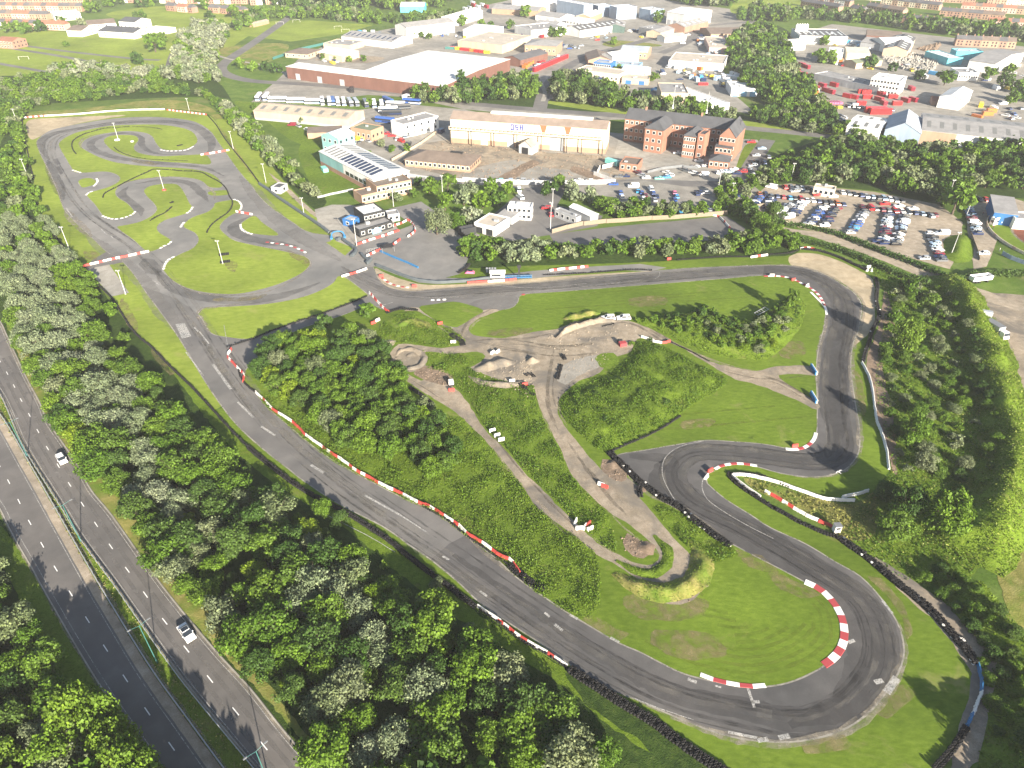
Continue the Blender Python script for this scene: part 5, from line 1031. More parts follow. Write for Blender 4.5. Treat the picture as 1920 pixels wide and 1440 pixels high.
# --- right hand estate
Bd('warehouse', 'white shed with three bay roof left of the blue gabled unit', (1588, 238), (1650, 247), (1657, 222), 6, 'white', 'white', 'gable', 1.4, 'warehouse', rooflights=3, rl='darklight')
Bd('warehouse', 'blue grey gabled unit beside the long grey shed', (1660, 243), (1727, 251), (1730, 224), 7, 'bluegrey', 'bluegrey', 'gabled', 4.5, 'warehouse')
e, L, D, Y = Bd('warehouse', 'very long grey roofed shed with brick end at right', (1729, 244), (1985, 272), (1985, 238), 7, 'white', 'grey', 'gable', 2.4, 'warehouse', rooflights=10, rl='darklight')
q = MB(); q.box(-.05, L*.27, min(Y(-.08), Y(0)), max(Y(-.08), Y(0)), 0, 6.8); q.build('brick_bay', WM['palebrick'], e)
T = [ # label, a, b, c, h, wall, roof, kind, options
('white shed with grey roof behind the football pitch', (762, 52), (852, 41), (838, 35), 9, 'white', 'grey', 'gable', {}),
('pale shed with dark striped rooflights near the football pitch', (640, 68), (735, 79), (763, 68), 5, 'white', 'grey', 'gable', dict(rooflights=10, rl='panelblue')),
('tan walled white roofed workshop by the bend', (598, 98), (640, 104), (665, 95), 5, 'tan', 'white', 'gable', dict(doors=1)),
('low hipped workshop left of the tan one', (534, 99), (576, 102), (586, 92), 3.5, 'tan', 'brown', 'hip', dict(wins=4)),
('flat grey unit behind the tan workshop', (606, 82), (656, 86), (674, 77), 4, 'tan', 'grey', 'flat', {}),
('broad flat beige roofed works behind the white warehouse', (858, 77), (941, 86), (974, 66), 6, 'beige' if False else 'tan', 'beige', 'flat', {}),
('brick hall with grey hipped roof by the estate road', (984, 84), (1043, 87), (1057, 77), 7, 'palebrick', 'grey', 'hip', dict(wins=7)),
('dark roofed gabled store beside the red wagons', (945, 108), (976, 113), (1024, 99), 5, 'brown', 'dark', 'gabled', {}),
('long white flat unit left of the rooflight shed', (965, 49), (996, 58), (1040, 46), 6, 'white', 'grey', 'flat', {}),
('far white distribution shed with blue grey side, first of three', (1044, 1), (1095, 10), (1111, 8), 12, 'bluegrey', 'white', 'flat', {}),
('far white distribution shed, middle of three', (1111, 9), (1122, 12), (1146, 10), 10, 'bluegrey', 'white', 'flat', {}),
('far white distribution shed with blue stripe, nearest the road', (1143, 11), (1157, 15), (1199, 14), 11, 'bluegrey', 'white', 'flat', {}),
('white boxy unit right of the distribution sheds', (1199, 16), (1220, 20), (1254, 19), 9, 'bluegrey', 'white', 'flat', {}),
('large white shed with blue grey left wall at the far right of the estate', (1251, 22), (1284, 27), (1374, 25), 11, 'white', 'white', 'gable', dict(doors=3)),
('white distribution unit on the far left of the sheds', (960, -2), (1041, 0), (1046, -6), 11, 'white', 'white', 'flat', {}),
('long dark roof with a line of rooflights and white walls', (1057, 51), (1088, 57), (1160, 43), 6, 'white', 'dark', 'gabled', dict(rooflights=9)),
('green gabled unit beside the rooflight shed', (1136, 50), (1171, 51), (1198, 42), 5, 'green', 'grey', 'gabled', {}),
('brick gabled unit with white roof in the far estate', (1080, 30), (1107, 32), (1140, 24), 5, 'palebrick', 'palewhite', 'gabled', {}),
('white office block with strip windows in the far estate', (1062, 36), (1092, 41), (1100, 35), 5, 'white', 'white', 'flat', dict(wins=5)),
('white long unit with grey roof in the far estate', (1004, 28), (1050, 34), (1062, 27), 5, 'white', 'grey', 'gable', dict(doors=3)),
('brown gabled unit beside the white one on the curving road', (1103, 113), (1147, 113), (1166, 99), 4, 'palebrick', 'brown', 'gabled', {}),
('plain white gabled unit on the curving road', (1149, 106), (1198, 99), (1190, 92), 7, 'white', 'white', 'gable', {}),
('pale blue roofed unit right of the plain white one', (1163, 96), (1214, 99), (1221, 89), 5, 'palebrick', 'bluegrey', 'gable', dict(wins=6)),
('blue two storey container offices', (1113, 118), (1145, 121), (1151, 115), 6.5, 'blue', 'bluegrey', 'flat', dict(wins=8, floors=2)),
('light blue row right of the container offices', (1146, 120), (1198, 124), (1204, 118), 4, 'lightblue', 'bluegrey', 'flat', dict(doors=5, doorcol='blue')),
('beige two storey unit behind the tall dark trees', (1080, 131), (1160, 141), (1166, 131), 5.5, 'cream', 'beige', 'flat', dict(wins=10)),
('pale blue roofed shed with beige trim', (1163, 134), (1206, 138), (1220, 127), 5, 'cream', 'paleblue', 'gable', dict(doors=4)),
('low beige unit with blue door', (1166, 147), (1216, 150), (1224, 143), 3.5, 'tan', 'beige', 'flat', dict(doors=2, doorcol='blue')),
('square tan unit with grey roof above the trees', (1240, 175), (1291, 176), (1283, 157), 7, 'tan', 'grey', 'flat', {}),
('bright white flat roofed unit above the trees', (1328, 199), (1368, 194), (1348, 158), 5, 'white', 'white', 'flat', {}),
('white garage canopy beside the tree belt', (1372, 167), (1421, 168), (1411, 154), 4.5, 'white', 'palewhite', 'flat', dict(doors=3, doorcol='lightblue')),
('long beige roofed unit with white fascia', (1254, 114), (1357, 121), (1365, 105), 5, 'white', 'beige', 'flat', dict(doors=4, doorcol='bluegrey')),
('pink walled twin roofed unit near the tree belt', (1330, 90), (1368, 91), (1390, 71), 4, 'pink', 'beige', 'flat', dict(doors=3)),
('striped grey and white roofed brick unit', (1252, 47), (1284, 51), (1322, 39), 5, 'brick', 'grey', 'gabled', dict(rooflights=5)),
('long low brown terrace of workshops', (1333, 64), (1400, 63), (1422, 51), 3.5, 'palebrick', 'brown', 'gable', dict(doors=6)),
('small tan unit in the middle of the estate', (1212, 59), (1238, 62), (1256, 53), 4.5, 'tan', 'grey', 'gabled', {}),
('small white gabled unit in the middle of the estate', (1232, 67), (1247, 71), (1275, 64), 4, 'white', 'beige', 'gabled', {}),
('white unit with turquoise corner behind the tree belt', (1480, 81), (1512, 79), (1532, 72), 6, 'white', 'palewhite', 'gable', {}),
('broad dark multi bay roof behind the silos', (1500, 68), (1590, 70), (1618, 57), 6, 'white', 'dark', 'flat', dict(rooflights=8)),
('dark roofed range in front of the far trees', (1625, 66), (1690, 70), (1700, 62), 5, 'brown', 'brown', 'gable', {}),
('white gabled unit among the dark roofs', (1634, 73), (1660, 81), (1677, 69), 7, 'white', 'white', 'gabled', {}),
('grey unit left of the white gabled one', (1614, 79), (1655, 84), (1660, 75), 5, 'grey', 'grey', 'gable', {}),
('white processing unit with red roof plant', (1553, 98), (1581, 100), (1587, 92), 7, 'white', 'palewhite', 'flat', {}),
('pale beige unit beside the processing unit', (1590, 100), (1632, 101), (1621, 91), 5, 'cream', 'beige', 'gable', {}),
('tan unit with long green roof', (1606, 119), (1655, 113), (1663, 104), 4, 'tan', 'green', 'gable', {}),
('dark roof with pale rooflights and orange edge', (1657, 91), (1702, 95), (1742, 73), 6, 'tan', 'dark', 'gabled', dict(rooflights=7)),
('turquoise fronted white roofed store', (1778, 110), (1806, 109), (1791, 95), 5, 'turq', 'white', 'flat', {}),
('long turquoise canopy behind the turquoise store', (1794, 97), (1844, 98), (1842, 93), 6, 'turq', 'paleblue', 'flat', {}),
('large grey roofed store with turquoise right side', (1818, 113), (1867, 120), (1907, 97), 7, 'white', 'grey', 'gable', {}),
('white flat unit in front of the turquoise store', (1799, 137), (1836, 138), (1836, 129), 5, 'white', 'grey', 'flat', dict(wins=8)),
('white three storey office in the red container yard', (1634, 147), (1688, 154), (1707, 145), 9, 'white', 'palewhite', 'flat', dict(wins=9, floors=3)),
('long flat grey depot behind the red containers', (1526, 139), (1648, 166), (1662, 158), 4, 'grey', 'grey', 'flat', dict(doors=5)),
('white workshop with shallow roof left of the open yard', (1762, 181), (1803, 187), (1814, 169), 6.5, 'white', 'white', 'gabled', {}),
('tiny brick store beside the white workshop', (1749, 189), (1775, 191), (1778, 184), 3, 'brick', 'tile', 'gable', {}),
('tall brick house at the left edge', (-8, 76), (22, 78), (26, 71), 6, 'brick', 'tile', 'gable', dict(wins=5, floors=2)),
('long white pavilion beyond the park', (275, 53), (312, 56), (313, 51), 3.5, 'white', 'palewhite', 'flat', {}),
('white chapel like house in front of the pitches', (222, 40), (252, 42), (254, 34), 6, 'white', 'slate', 'gable', dict(wins=4, floors=2)),
('white ended house beside the terrace trees', (165, 47), (217, 43), (214, 37), 5, 'white', 'brown', 'gable', dict(wins=7, floors=2)),
('white block with flat roof among the far terraces', (100, 28), (150, 24), (148, 19), 6, 'white', 'white', 'flat', dict(wins=8, floors=2)),
('brick ended white house near the park edge', (183, 58), (250, 62), (254, 52), 5, 'white', 'slate', 'gable', dict(wins=8, floors=2)),
('small flat roofed house by the park hedge', (124, 57), (152, 58), (156, 49), 5, 'white', 'brown', 'gable', dict(wins=4, floors=2)),
('sports hut with teal end beside the football pitch', (475, 45), (504, 38), (500, 36), 3, 'palebrick', 'tan', 'gable', {}),
('white industrial unit at the top behind the football pitch', (750, 12), (795, 12), (800, 6), 6, 'turq', 'palewhite', 'gable', {}),
('long grey roofed brick unit in the upper estate', (922, 16), (1008, 21), (1018, 14), 5, 'palebrick', 'grey', 'gable', {}),
('white sided unit with parked lorries in the upper estate', (858, 34), (905, 20), (890, 14), 7, 'white', 'white', 'gable', {}),
('pale unit behind the conifer in the estate', (868, 56), (900, 60), (912, 46), 6, 'white', 'palewhite', 'gable', {}),
('small pale unit beside the parked vans', (1000, 46), (1040, 50), (1046, 42), 4, 'white', 'grey', 'gable', {}),
('low beige shop at the estate crossroads', (884, 160), (912, 166), (918, 160), 3.5, 'cream', 'beige', 'flat', {}),
('dark unit behind the green gabled one', (1198, 52), (1222, 56), (1230, 47), 5, 'slate', 'grey', 'flat', {}),
]
for lb, a, b, c, h, w, r, k, op in T:
    Bd('house' if 'house' in lb else 'industrial_unit', lb, a, b, c, h, w, r, k, cat='house' if 'house' in lb else 'building', **op)
# --- silos
for i in range(5):
    p = at(1490+4.5*i, 72); e = empty('silo', (p.x, p.y, 0)); q = MB(); q.tube((0, 0, 0), (0, 0, 11), 1.5, 1.5, 14); q.build('tank', WM['white'], e); q = MB(); q.tube((0, 0, 11.01), (0, 0, 12.2), 1.5, .3, 14); q.build('cap', WM['white'], e)
    tag(e, 'white upright silo, %s from the left of five beside the dark multi bay roof' % nth(i), 'silo', 'row of white silos')
# --- terraced houses, each a house of its own
HB = {}
def house_meshes(w, d, h, rise):
    b = MB(); b.box(0, w-.02, 0, d, 0, h); n = MB()
    pr = [(-.3, h-.1), (d+.3, h-.1), (d+.3, h+.06), (d/2, h+rise), (-.3, h+.06)]; n.prism(pr, -.02, w+.0)
    c = MB(); c.box(.2, 1.0, d/2-.4, d/2+.4, h+rise-.6, h+rise+1.0)
    g = MB()
    for z in (.9, h*.58):
        for x in (.22, .62): g.box(w*x, w*x+1.2, -.05, .03, z, z+1.3)
    return b, n, c, g
HK = []
for wl_, rf_ in (('brick', 'dark'), ('palebrick', 'dark'), ('white', 'slate'), ('pink', 'tile'), ('palebrick', 'brown'), ('cream', 'slate'), ('brick', 'slate')):
    b, n, c, g = house_meshes(6.6, 8.2, 5.4, 2.8); HK.append((b.me('wall', WM[wl_]), n.me('roof', RM[rf_]), c.me('chimney', WM['brick']), g.me('window', M['glass']), {'brick': 'red brick', 'palebrick': 'orange brick', 'white': 'white rendered', 'pink': 'pink rendered', 'cream': 'cream'}[wl_]))
def terrace(name, a, b, kinds, gap=.0, semi=False, flip=False):
    A, B = at(*a), at(*b); u = (B-A).normalized(); L = (B-A).length; n = max(1, int(L/(6.6+gap))); rz = math.atan2(u.y, u.x)
    for i in range(n):
        k = HK[random.choice(kinds)]; p = A+u*(i*(6.6+gap)+(0 if not semi else (i % 2)*-gap*.9)); e = empty('terraced_house', (p.x, p.y, 0), rz)
        obj('wall', k[0], e); rf = obj('roof', k[1], e); obj('chimney', k[2], rf); obj('windows', k[3], e)['kind'] = 'stuff'
        tag(e, '%s house, %s from left in %s' % (k[4], nth(i), name), 'house', 'terraced houses beyond the estate')
terrace('the long terrace facing the park', (0, 53), (132, 58), [1, 2, 3]); terrace('the terrace behind the park terrace', (-30, 35), (95, 38), [1, 3, 4]); terrace('the third terrace up at far left', (-40, 20), (165, 22), [0, 1, 3, 4]); terrace('the top terrace at far left', (-40, 7), (170, 8), [0, 4, 1])
terrace('the upmost terrace at far left', (40, -3), (300, -2), [0, 1, 4]); terrace('the terrace above the town green', (312, 20), (372, 26), [0, 3], 2, True); terrace('the terrace above the tree walk', (392, 24), (470, 30), [0, 3, 1], 2, True); terrace('the terrace along the top left', (300, 6), (470, 8), [0, 4, 2]); terrace('the pair of houses above the walk', (230, 5), (265, 6), [2, 0]); terrace('the grey row over the pitch', (470, 10), (560, 6), [0, 4, 2], 2, True)
for i, (a, b, k) in enumerate((((1500, 12), (1574, 24), [6, 0]), ((1508, 2), (1600, 14), [6, 2]), ((1560, -4), (1660, 2), [1, 5, 4]), ((1590, 24), (1620, 30), [0, 1]), ((1622, 20), (1700, 32), [0, 4, 1]), ((1650, 8), (1760, 20), [4, 1, 5]), ((1700, 0), (1830, 8), [1, 5, 4, 3]), ((1760, 30), (1880, 40), [1, 4, 0]), ((1800, 20), (1960, 30), [3, 1, 4]), ((1850, 8), (1990, 14), [5, 1, 2]), ((1680, 42), (1790, 56), [4, 1, 0]), ((1850, 50), (1990, 58), [1, 3, 0]), ((1740, -8), (1990, -4), [1, 4]), ((1790, 86), (1910, 92), [0, 4]), ((1620, -10), (1740, -8), [4, 1]))):
    terrace('hillside street %s' % ('behind the green,below the green,at the top left,of two by the trees,beside the corner trees,under the ridge,in the middle,above the hedge,on the right,at the upper right,nearest the tree belt,at the lower right,at the very top,behind the turquoise store,over the green'.split(',')[i]), a, b, k)
# ------------------------------------------------------------------ vehicles
CC = dict(white=(.75, .75, .74), silver=(.42, .44, .46), grey=(.16, .17, .18), black=(.016, .017, .020), blue=(.030, .085, .30), navy=(.016, .032, .10), red=(.42, .022, .025), maroon=(.15, .015, .03), sky=(.05, .28, .52), teal=(.22, .55, .50), orange=(.50, .16, .04), yellow=(.65, .48, .03), pale=(.38, .50, .62), pink=(.55, .12, .22))
CM = {k: plain('%s car paint' % k, c, .28, .25 if k in ('silver', 'grey', 'navy', 'pale') else 0, .5) for k, c in CC.items()}
M['lamp'] = plain('headlamp glass', (.75, .76, .78), .1); M['tail'] = plain('tail lamp', (.45, .02, .02), .2); M['rim'] = plain('alloy rim', (.40, .41, .42), .3, .6); M['plate'] = plain('number plate', (.7, .68, .55), .5)
PROF = {   # side outline (y forward, z), roof box (y0,y1 at waist, y0,y1 at roof), width, height
 'hatchback': ([(-2.0, .28), (2.0, .28), (2.08, .50), (2.0, .74), (1.1, .93), (-1.95, .96), (-2.05, .60)], (-1.98, 1.05, -1.55, .25), 1.74, 1.48),
 'saloon': ([(-2.25, .28), (2.25, .28), (2.34, .50), (2.25, .72), (1.15, .90), (-1.35, .93), (-2.25, .90), (-2.32, .55)], (-1.65, 1.10, -.95, .25), 1.80, 1.43),
 'estate car': ([(-2.25, .30), (2.25, .30), (2.34, .52), (2.25, .76), (1.25, .96), (-2.2, .99), (-2.3, .60)], (-2.22, 1.2, -1.85, .35), 1.84, 1.60),
 'van': ([(-2.6, .32), (2.55, .32), (2.62, .60), (2.5, 1.0), (1.75, 1.2), (-2.6, 1.2)], (-2.6, 1.75, -2.55, 1.05), 1.95, 2.15)}
def car_meshes(kind, paint):
    prof, (a0, a1, b0, b1), w, h = PROF[kind]
    b = MB(); n = len(prof); hw = w/2
    # body with tucked sills and rounded shoulders: four stations across the width
    st = [(-hw*.97, .0), (-hw, .5), (hw, .5), (hw*.97, .0)]
    b.prism(prof, -hw, hw)
    zw = max(z for y, z in prof)-.03; t = hw*.78
    g = MB(); g.hexa([(-hw*.93, a0, zw), (hw*.93, a0, zw), (hw*.93, a1, zw), (-hw*.93, a1, zw), (-t, b0, h-.06), (t, b0, h-.06), (t, b1, h-.06), (-t, b1, h-.06)])
    b.hexa([(-t-.02, b0-.04, h-.07), (t+.02, b0-.04, h-.07), (t+.02, b1+.04, h-.07), (-t-.02, b1+.04, h-.07), (-t*.93, b0+.05, h), (t*.93, b0+.05, h), (t*.93, b1-.05, h), (-t*.93, b1-.05, h)])
    for s in (-1, 1):       # door pillars and mirrors
        for fr in (.0, .42, 1.0):
            ya = a0+(a1-a0)*fr; yb = b0+(b1-b0)*fr; x0, x1 = s*(hw*.93+.012), s*(t+.012); q = .05
            b.add([(x0, ya-q, zw), (x0, ya+q, zw), (x1, yb+q, h-.05), (x1, yb-q, h-.05)], [(0, 1, 2, 3)])
        if kind == 'van': b.add([(s*(hw*.93+.015), a0+.1, zw), (s*(hw*.93+.015), .75, zw), (s*(t+.015), .55, h-.05), (s*(t+.015), b0+.05, h-.05)], [(0, 1, 2, 3)])
        b.box(s*hw-.02 if s > 0 else -hw-.14, hw+.14 if s > 0 else -hw+.02, a1-.42, a1-.22, zw+.0, zw+.16)
    wm = MB(); rm_ = MB(); r = .31 if kind != 'van' else .34
    wheels = []
    for s in (-1, 1):
        for y in (prof[0][0]*.66, prof[1][0]*.66): wheels.append((s*(hw-.10), y, r))
    wm.tube((-.105, 0, 0), (.105, 0, 0), r, r, 14); rm_.tube((-.112, 0, 0), (.112, 0, 0), r*.62, r*.62, 10)
    lm = MB(); fy = prof[2][0]
    for s in (-1, 1): lm.box(s*hw*.62-.18, s*hw*.62+.18, fy-.13, fy-.02, .60, .73)
    tm = MB(); ry = prof[0][0]
    for s in (-1, 1): tm.box(s*hw*.78-.12, s*hw*.78+.12, ry-.06, ry+.03, .68, .86)
    return dict(body=b.me('body', CM[paint]), window=g.me('window', M['glass']), wheel=wm.me('wheel', M['tyre']), rim=rm_.me('rim', M['rim']), lamps=lm.me('headlamps', M['lamp']), tails=tm.me('tail_lamps', M['tail']), wheels=wheels)
CACHE = {}
def car(p, rz, kind, paint, label=None, group=None, full=False, z=0.0, name='parked_car'):
    k = (kind, paint)
    if k not in CACHE: CACHE[k] = car_meshes(kind, paint)
    c = CACHE[k]; e = empty('van' if kind == 'van' else name, (p[0], p[1], z), rz)
    obj('body', c['body'], e); obj('window', c['window'], e)
    if full:
        for w in c['wheels']: o = obj('wheel', c['wheel'], e, w); obj('rim', c['rim'], o)
        prof, _, w, h = PROF[kind]
        for s in (-1, 1):
            q = MB(); q.box(s*w*.31-.18, s*w*.31+.18, prof[2][0]-.13, prof[2][0]-.02, .60, .73); q.build('headlamp', M['lamp'], e)
            q = MB(); q.box(s*w*.39-.12, s*w*.39+.12, prof[0][0]-.08, prof[0][0]+.03, .68, .86); q.build('tail_lamp', M['tail'], e)
        q = MB(); q.box(-.26, .26, prof[2][0]-.02, prof[2][0]+.02, .40, .52); q.build('number_plate', M['plate'], e)
    tag(e, label, 'van' if kind == 'van' else 'car', group); return e
PAL = ['silver', 'grey', 'black', 'white', 'blue', 'navy', 'red', 'silver', 'navy', 'white', 'black', 'maroon', 'pale', 'grey']
CNAME = dict(white='white', silver='silver', grey='dark grey', black='black', blue='blue', navy='navy blue', red='red', maroon='maroon', sky='bright blue', teal='pale teal', orange='orange', yellow='yellow', pale='pale blue', pink='pink')
def row(where, a, b, rz, cols=None, sp=2.55, group='cars parked in the gravel car park', order='left', kinds=('hatchback', 'hatchback', 'estate car', 'saloon')):
    A, B = at(*a), at(*b); n = max(2, int(round((B-A).length/sp))+1)
    for i in range(n):
        c = cols[i % len(cols)] if cols else random.choice(PAL); k = random.choice(kinds)
        if c == 'VAN': c, k = 'white', 'van'
        p = A.lerp(B, i/(n-1))+Vector((random.uniform(-.25, .25), random.uniform(-.15, .15)))
        lb_ = '%s %s, %s from %s in %s' % (CNAME[c], k, nth(i), order, where)
        if len(lb_.split()) > 16: lb_ = lb_.replace(' in the ', ' in ').replace('estate car', 'estate')
        car(p, rz+random.uniform(-.04, .04)+(math.pi if random.random() < .5 else 0), k, c, lb_, group)
F = 0.0; S = math.pi/2
row('the back row under the trees', (1472, 353), (1545, 359), F, ['red', 'grey', 'silver', 'white', 'black', 'white']); row('the back row beyond the container', (1580, 363), (1690, 379), F, ['white', 'grey', 'black', 'navy', 'silver', 'pale', 'black', 'pale', 'white', 'grey', 'black', 'white', 'red'])
row('the second row of the gravel car park', (1424, 366), (1580, 385), F, ['orange', 'navy', 'grey', 'navy', 'red', 'sky', 'black', 'red', 'white', 'white', 'navy', 'black', 'black'])
row('the middle row beside the grass strip', (1616, 391), (1752, 405), F, ['maroon', 'red', 'grey', 'maroon', 'grey', 'red', 'white', 'black', 'navy', 'pale', 'black', 'maroon'])
row('the leftmost file of cars', (1424, 372), (1412, 389), S, ['blue', 'navy', 'blue', 'white', 'navy'], 2.7, order='top'); row('the second file of cars', (1448, 373), (1437, 390), S, ['black', 'navy', 'navy', 'white'], 2.7, order='top')
row('the third file of cars', (1480, 386), (1464, 401), S, ['silver', 'grey', 'silver', 'white', 'white'], 2.7, order='top'); row('the fourth file beside the white van', (1505, 381), (1487, 405), S, ['white', 'white', 'silver', 'white', 'navy', 'navy', 'black'], 2.7, order='top')
row('the fifth file behind the panel fence', (1545, 390), (1516, 421), S, ['silver', 'white', 'navy', 'blue', 'navy', 'blue', 'white', 'navy', 'silver'], 2.7, order='top'); row('the sixth file behind the panel fence', (1567, 392), (1546, 424), S, ['maroon', 'black', 'black', 'navy', 'black', 'maroon', 'navy', 'black', 'white'], 2.7, order='top')
row('the seventh file, standing alone', (1622, 397), (1594, 438), S, ['black', 'grey', 'silver', 'white', 'grey', 'white', 'blue', 'blue', 'sky', 'navy', 'silver', 'navy'], 2.7, order='top')
row('the eighth file of the car park', (1665, 404), (1656, 458), S, ['navy', 'grey', 'white', 'pale', 'silver', 'white', 'maroon', 'navy', 'maroon', 'black', 'white', 'pale'], 2.8, order='top'); row('the ninth file of the car park', (1694, 407), (1680, 460), S, ['grey', 'black', 'silver', 'VAN', 'navy', 'pale', 'pale', 'black', 'white', 'black', 'white'], 2.8, order='top')
row('the file left of the mound', (1745, 440), (1764, 490), S, ['white', 'black', 'grey', 'pale', 'pale', 'white', 'maroon', 'navy', 'grey'], 3.1, order='top'); row('the pair by the lower hedge', (1733, 486), (1645, 454), S, ['silver', 'navy'], 45)
row('the file beside the speedway stand', (1812, 380), (1832, 440), S, ['navy', 'silver', 'white', 'white', 'pale', 'blue', 'pale', 'maroon', 'maroon', 'VAN', 'grey', 'pale', 'silver'], 3.0, 'cars by the speedway', 'top'); row('the row behind the stand', (1822, 376), (1890, 378), F, ['grey', 'black', 'red', 'black', 'white', 'white', 'grey'], 3.2, 'cars by the speedway')
for x, y, rz, k, c, lb in ((1446, 353, .9, 'van', 'white', 'white van parked alone at the top left of the gravel car park'), (1490, 360, S+.15, 'estate car', 'silver', 'silver estate car driving between the two back rows'), (1533, 367, S+.1, 'saloon', 'red', 'red saloon in the aisle of the back rows'), (1561, 370, S+.15, 'saloon', 'white', 'white saloon right of the red one in the aisle'), (1510, 362, S, 'hatchback', 'black', 'black hatchback waiting in the aisle'), (1633, 379, S+.2, 'saloon', 'black', 'black saloon crossing the middle aisle'), (1658, 384, S+.1, 'saloon', 'red', 'red saloon crossing the middle aisle'), (1685, 388, S+.1, 'saloon', 'white', 'white saloon crossing the middle aisle'), (1711, 393, S-.1, 'saloon', 'white', 'white saloon at the right end of the aisle'), (1478, 409, S+.35, 'van', 'white', 'white van at the foot of the fourth file'), (1631, 392, F, 'van', 'red', 'bright red van in the middle row'), (1766, 440, S, 'van', 'white', 'white van beside the tree gap on the right'), (1843, 477, S, 'hatchback', 'white', 'white hatchback alone on the grass by the speedway'), (1745, 407, F, 'hatchback', 'silver', 'silver hatchback at the right end of the middle row')):
    car(at(x, y), rz, k, c, lb, 'cars parked in the gravel car park')
# the two white cars on the dual carriageway and the two by the earth track
dv = (CR[14]-CR[12]); ra = math.atan2(dv.y, dv.x)-math.pi/2
car(at(351, 1190), ra, 'saloon', 'white', 'white saloon with black roof driving on the near side of the dual carriageway', 'cars on the dual carriageway', True, .045, 'car')
dv = (CR[9]-CR[7]); ra = math.atan2(dv.y, dv.x)-math.pi/2
car(at(117, 864), ra, 'hatchback', 'white', 'white hatchback driving farther up the dual carriageway by the silver trees', 'cars on the dual carriageway', True, .045, 'car')
q = MB(); q.box(-.62, .62, -.85, .2, 1.432, 1.442); q.build('sunroof', M['glass'], [o for o in COL.objects if o.name == 'car'][0])
for x, lb in ((1140, 'left of two white cars parked nose to tail above the earth track'), (1169, 'right of two white cars parked nose to tail above the earth track')):
    car(at(x, 599), S+.06, 'estate car', 'white', lb, 'white cars by the earth track', True, .1)
# cars round the school and the tree fringed yard
SC = [(1127, 341, S, 'red'), (1150, 347, S, 'blue'), (1187, 351, S, 'VAN'), (1085, 340, S, 'white'), (1105, 341, S, 'white'), (937, 340, S, 'teal'), (955, 340, S, 'pale'), (978, 340, S, 'silver'), (998, 341, S, 'silver'), (1160, 333, S, 'grey'), (1195, 325, .6, 'maroon'), (1202, 330, .9, 'silver'), (1211, 335, S, 'white'), (1236, 336, S, 'teal'), (1250, 334, S, 'sky'), (1249, 325, .8, 'white'), (1256, 330, .9, 'white'), (1281, 320, .8, 'grey'), (1290, 323, .8, 'grey'), (1299, 326, .8, 'white'), (1309, 330, S, 'black'), (1318, 330, S, 'VAN'), (1345, 325, F, 'white'), (1358, 323, S, 'pale'), (1368, 324, S, 'pale'), (1376, 319, S, 'white'), (1382, 327, S, 'navy'), (1392, 323, S, 'red'), (1402, 319, S, 'silver'), (1411, 312, S, 'silver'), (1415, 305, S, 'black'), (1417, 293, S, 'silver'), (1428, 280, S, 'pale'), (1432, 307, F, 'navy'), (1440, 296, F, 'grey'), (1430, 330, S, 'grey'), (1412, 330, S, 'white'), (1310, 303, S, 'white'), (1304, 314, S, 'silver'), (1324, 312, S, 'white'), (1270, 288, S, 'white'), (1163, 363, F, 'blue'), (1166, 371, F, 'white'), (1196, 360, F, 'sky'), (1203, 363, F, 'blue'), (1210, 368, F, 'maroon'), (1206, 374, F, 'white'), (1220, 357, F, 'VAN'), (1224, 364, F, 'blue'), (1231, 370, F, 'navy'), (1227, 376, F, 'silver'), (1264, 363, F, 'pink'), (1268, 370, F, 'sky'), (1265, 376, F, 'blue'), (1306, 365, F, 'navy'), (1313, 362, F, 'navy'), (1322, 364, S, 'white'), (1390, 369, S, 'navy'), (1331, 397, S, 'silver'), (1236, 404, F, 'sky'), (1275, 402, F, 'sky'), (973, 358, F, 'VAN'), (975, 372, .5, 'VAN'), (1025, 392, S, 'red'), (1033, 404, F, 'red'), (1172, 332, S, 'navy'), (985, 398, S, 'white'), (1408, 268, S, 'red')]
for i, (x, y, rz, c) in enumerate(SC):
    k = 'van' if c == 'VAN' else random.choice(('hatchback', 'estate car', 'saloon')); c = 'white' if c == 'VAN' else c
    e = car(at(x, y), rz+random.uniform(-.1, .1), k, c, None, 'cars round the school and yards'); label_later(e, CNAME[c]+' '+k, at(x, y))
for ph, x, y in (('the school porch block', 1350, 312), ('the brick gatehouse', 1186, 312), ('the school lawn', 1405, 290), ('the middle stair wing', 1295, 290), ('the shaded tree fringed yard', 1200, 366), ('the stacked white offices', 970, 395), ('the foundry front wall', 1050, 340), ('the panel fence', 1250, 408), ('the road past the school', 1425, 275)): landmark(ph, x, y)
# estate cars, small in the picture
EP = [(560, 238), (575, 244), (548, 236), (680, 262), (690, 266), (675, 268), (745, 262), (725, 252), (760, 258), (735, 256), (752, 266), (768, 272), (1055, 86), (1062, 87), (1070, 88), (1078, 90), (1085, 91), (1058, 91), (1068, 92), (1090, 87), (838, 66), (848, 62), (860, 62), (830, 68), (842, 58), (1120, 76), (1125, 98), (1340, 72), (1348, 78), (1330, 78), (1320, 74), (1300, 130), (1315, 136), (1340, 142), (1355, 146), (1286, 140), (1275, 150), (1010, 118), (1018, 116), (1008, 124), (1004, 112), (1880, 132), (1890, 128), (1905, 126), (1900, 138), (1860, 128), (1010, 40), (1016, 42), (1140, 62), (1180, 60), (1280, 82), (1290, 66), (1690, 124), (1880, 196), (1892, 205), (1900, 215), (1885, 218), (1912, 205), (1905, 222), (1895, 224), (1890, 212), (1560, 152), (1600, 200)]
for i, (x, y) in enumerate(EP):
    c = random.choice(PAL+['white', 'white']); k = random.choice(('hatchback', 'van', 'estate car', 'saloon')); e = car(at(x, y), random.choice((F, S, .7)), k, c, None, 'vehicles scattered over the estate'); label_later(e, CNAME[c]+' '+k, at(x, y))
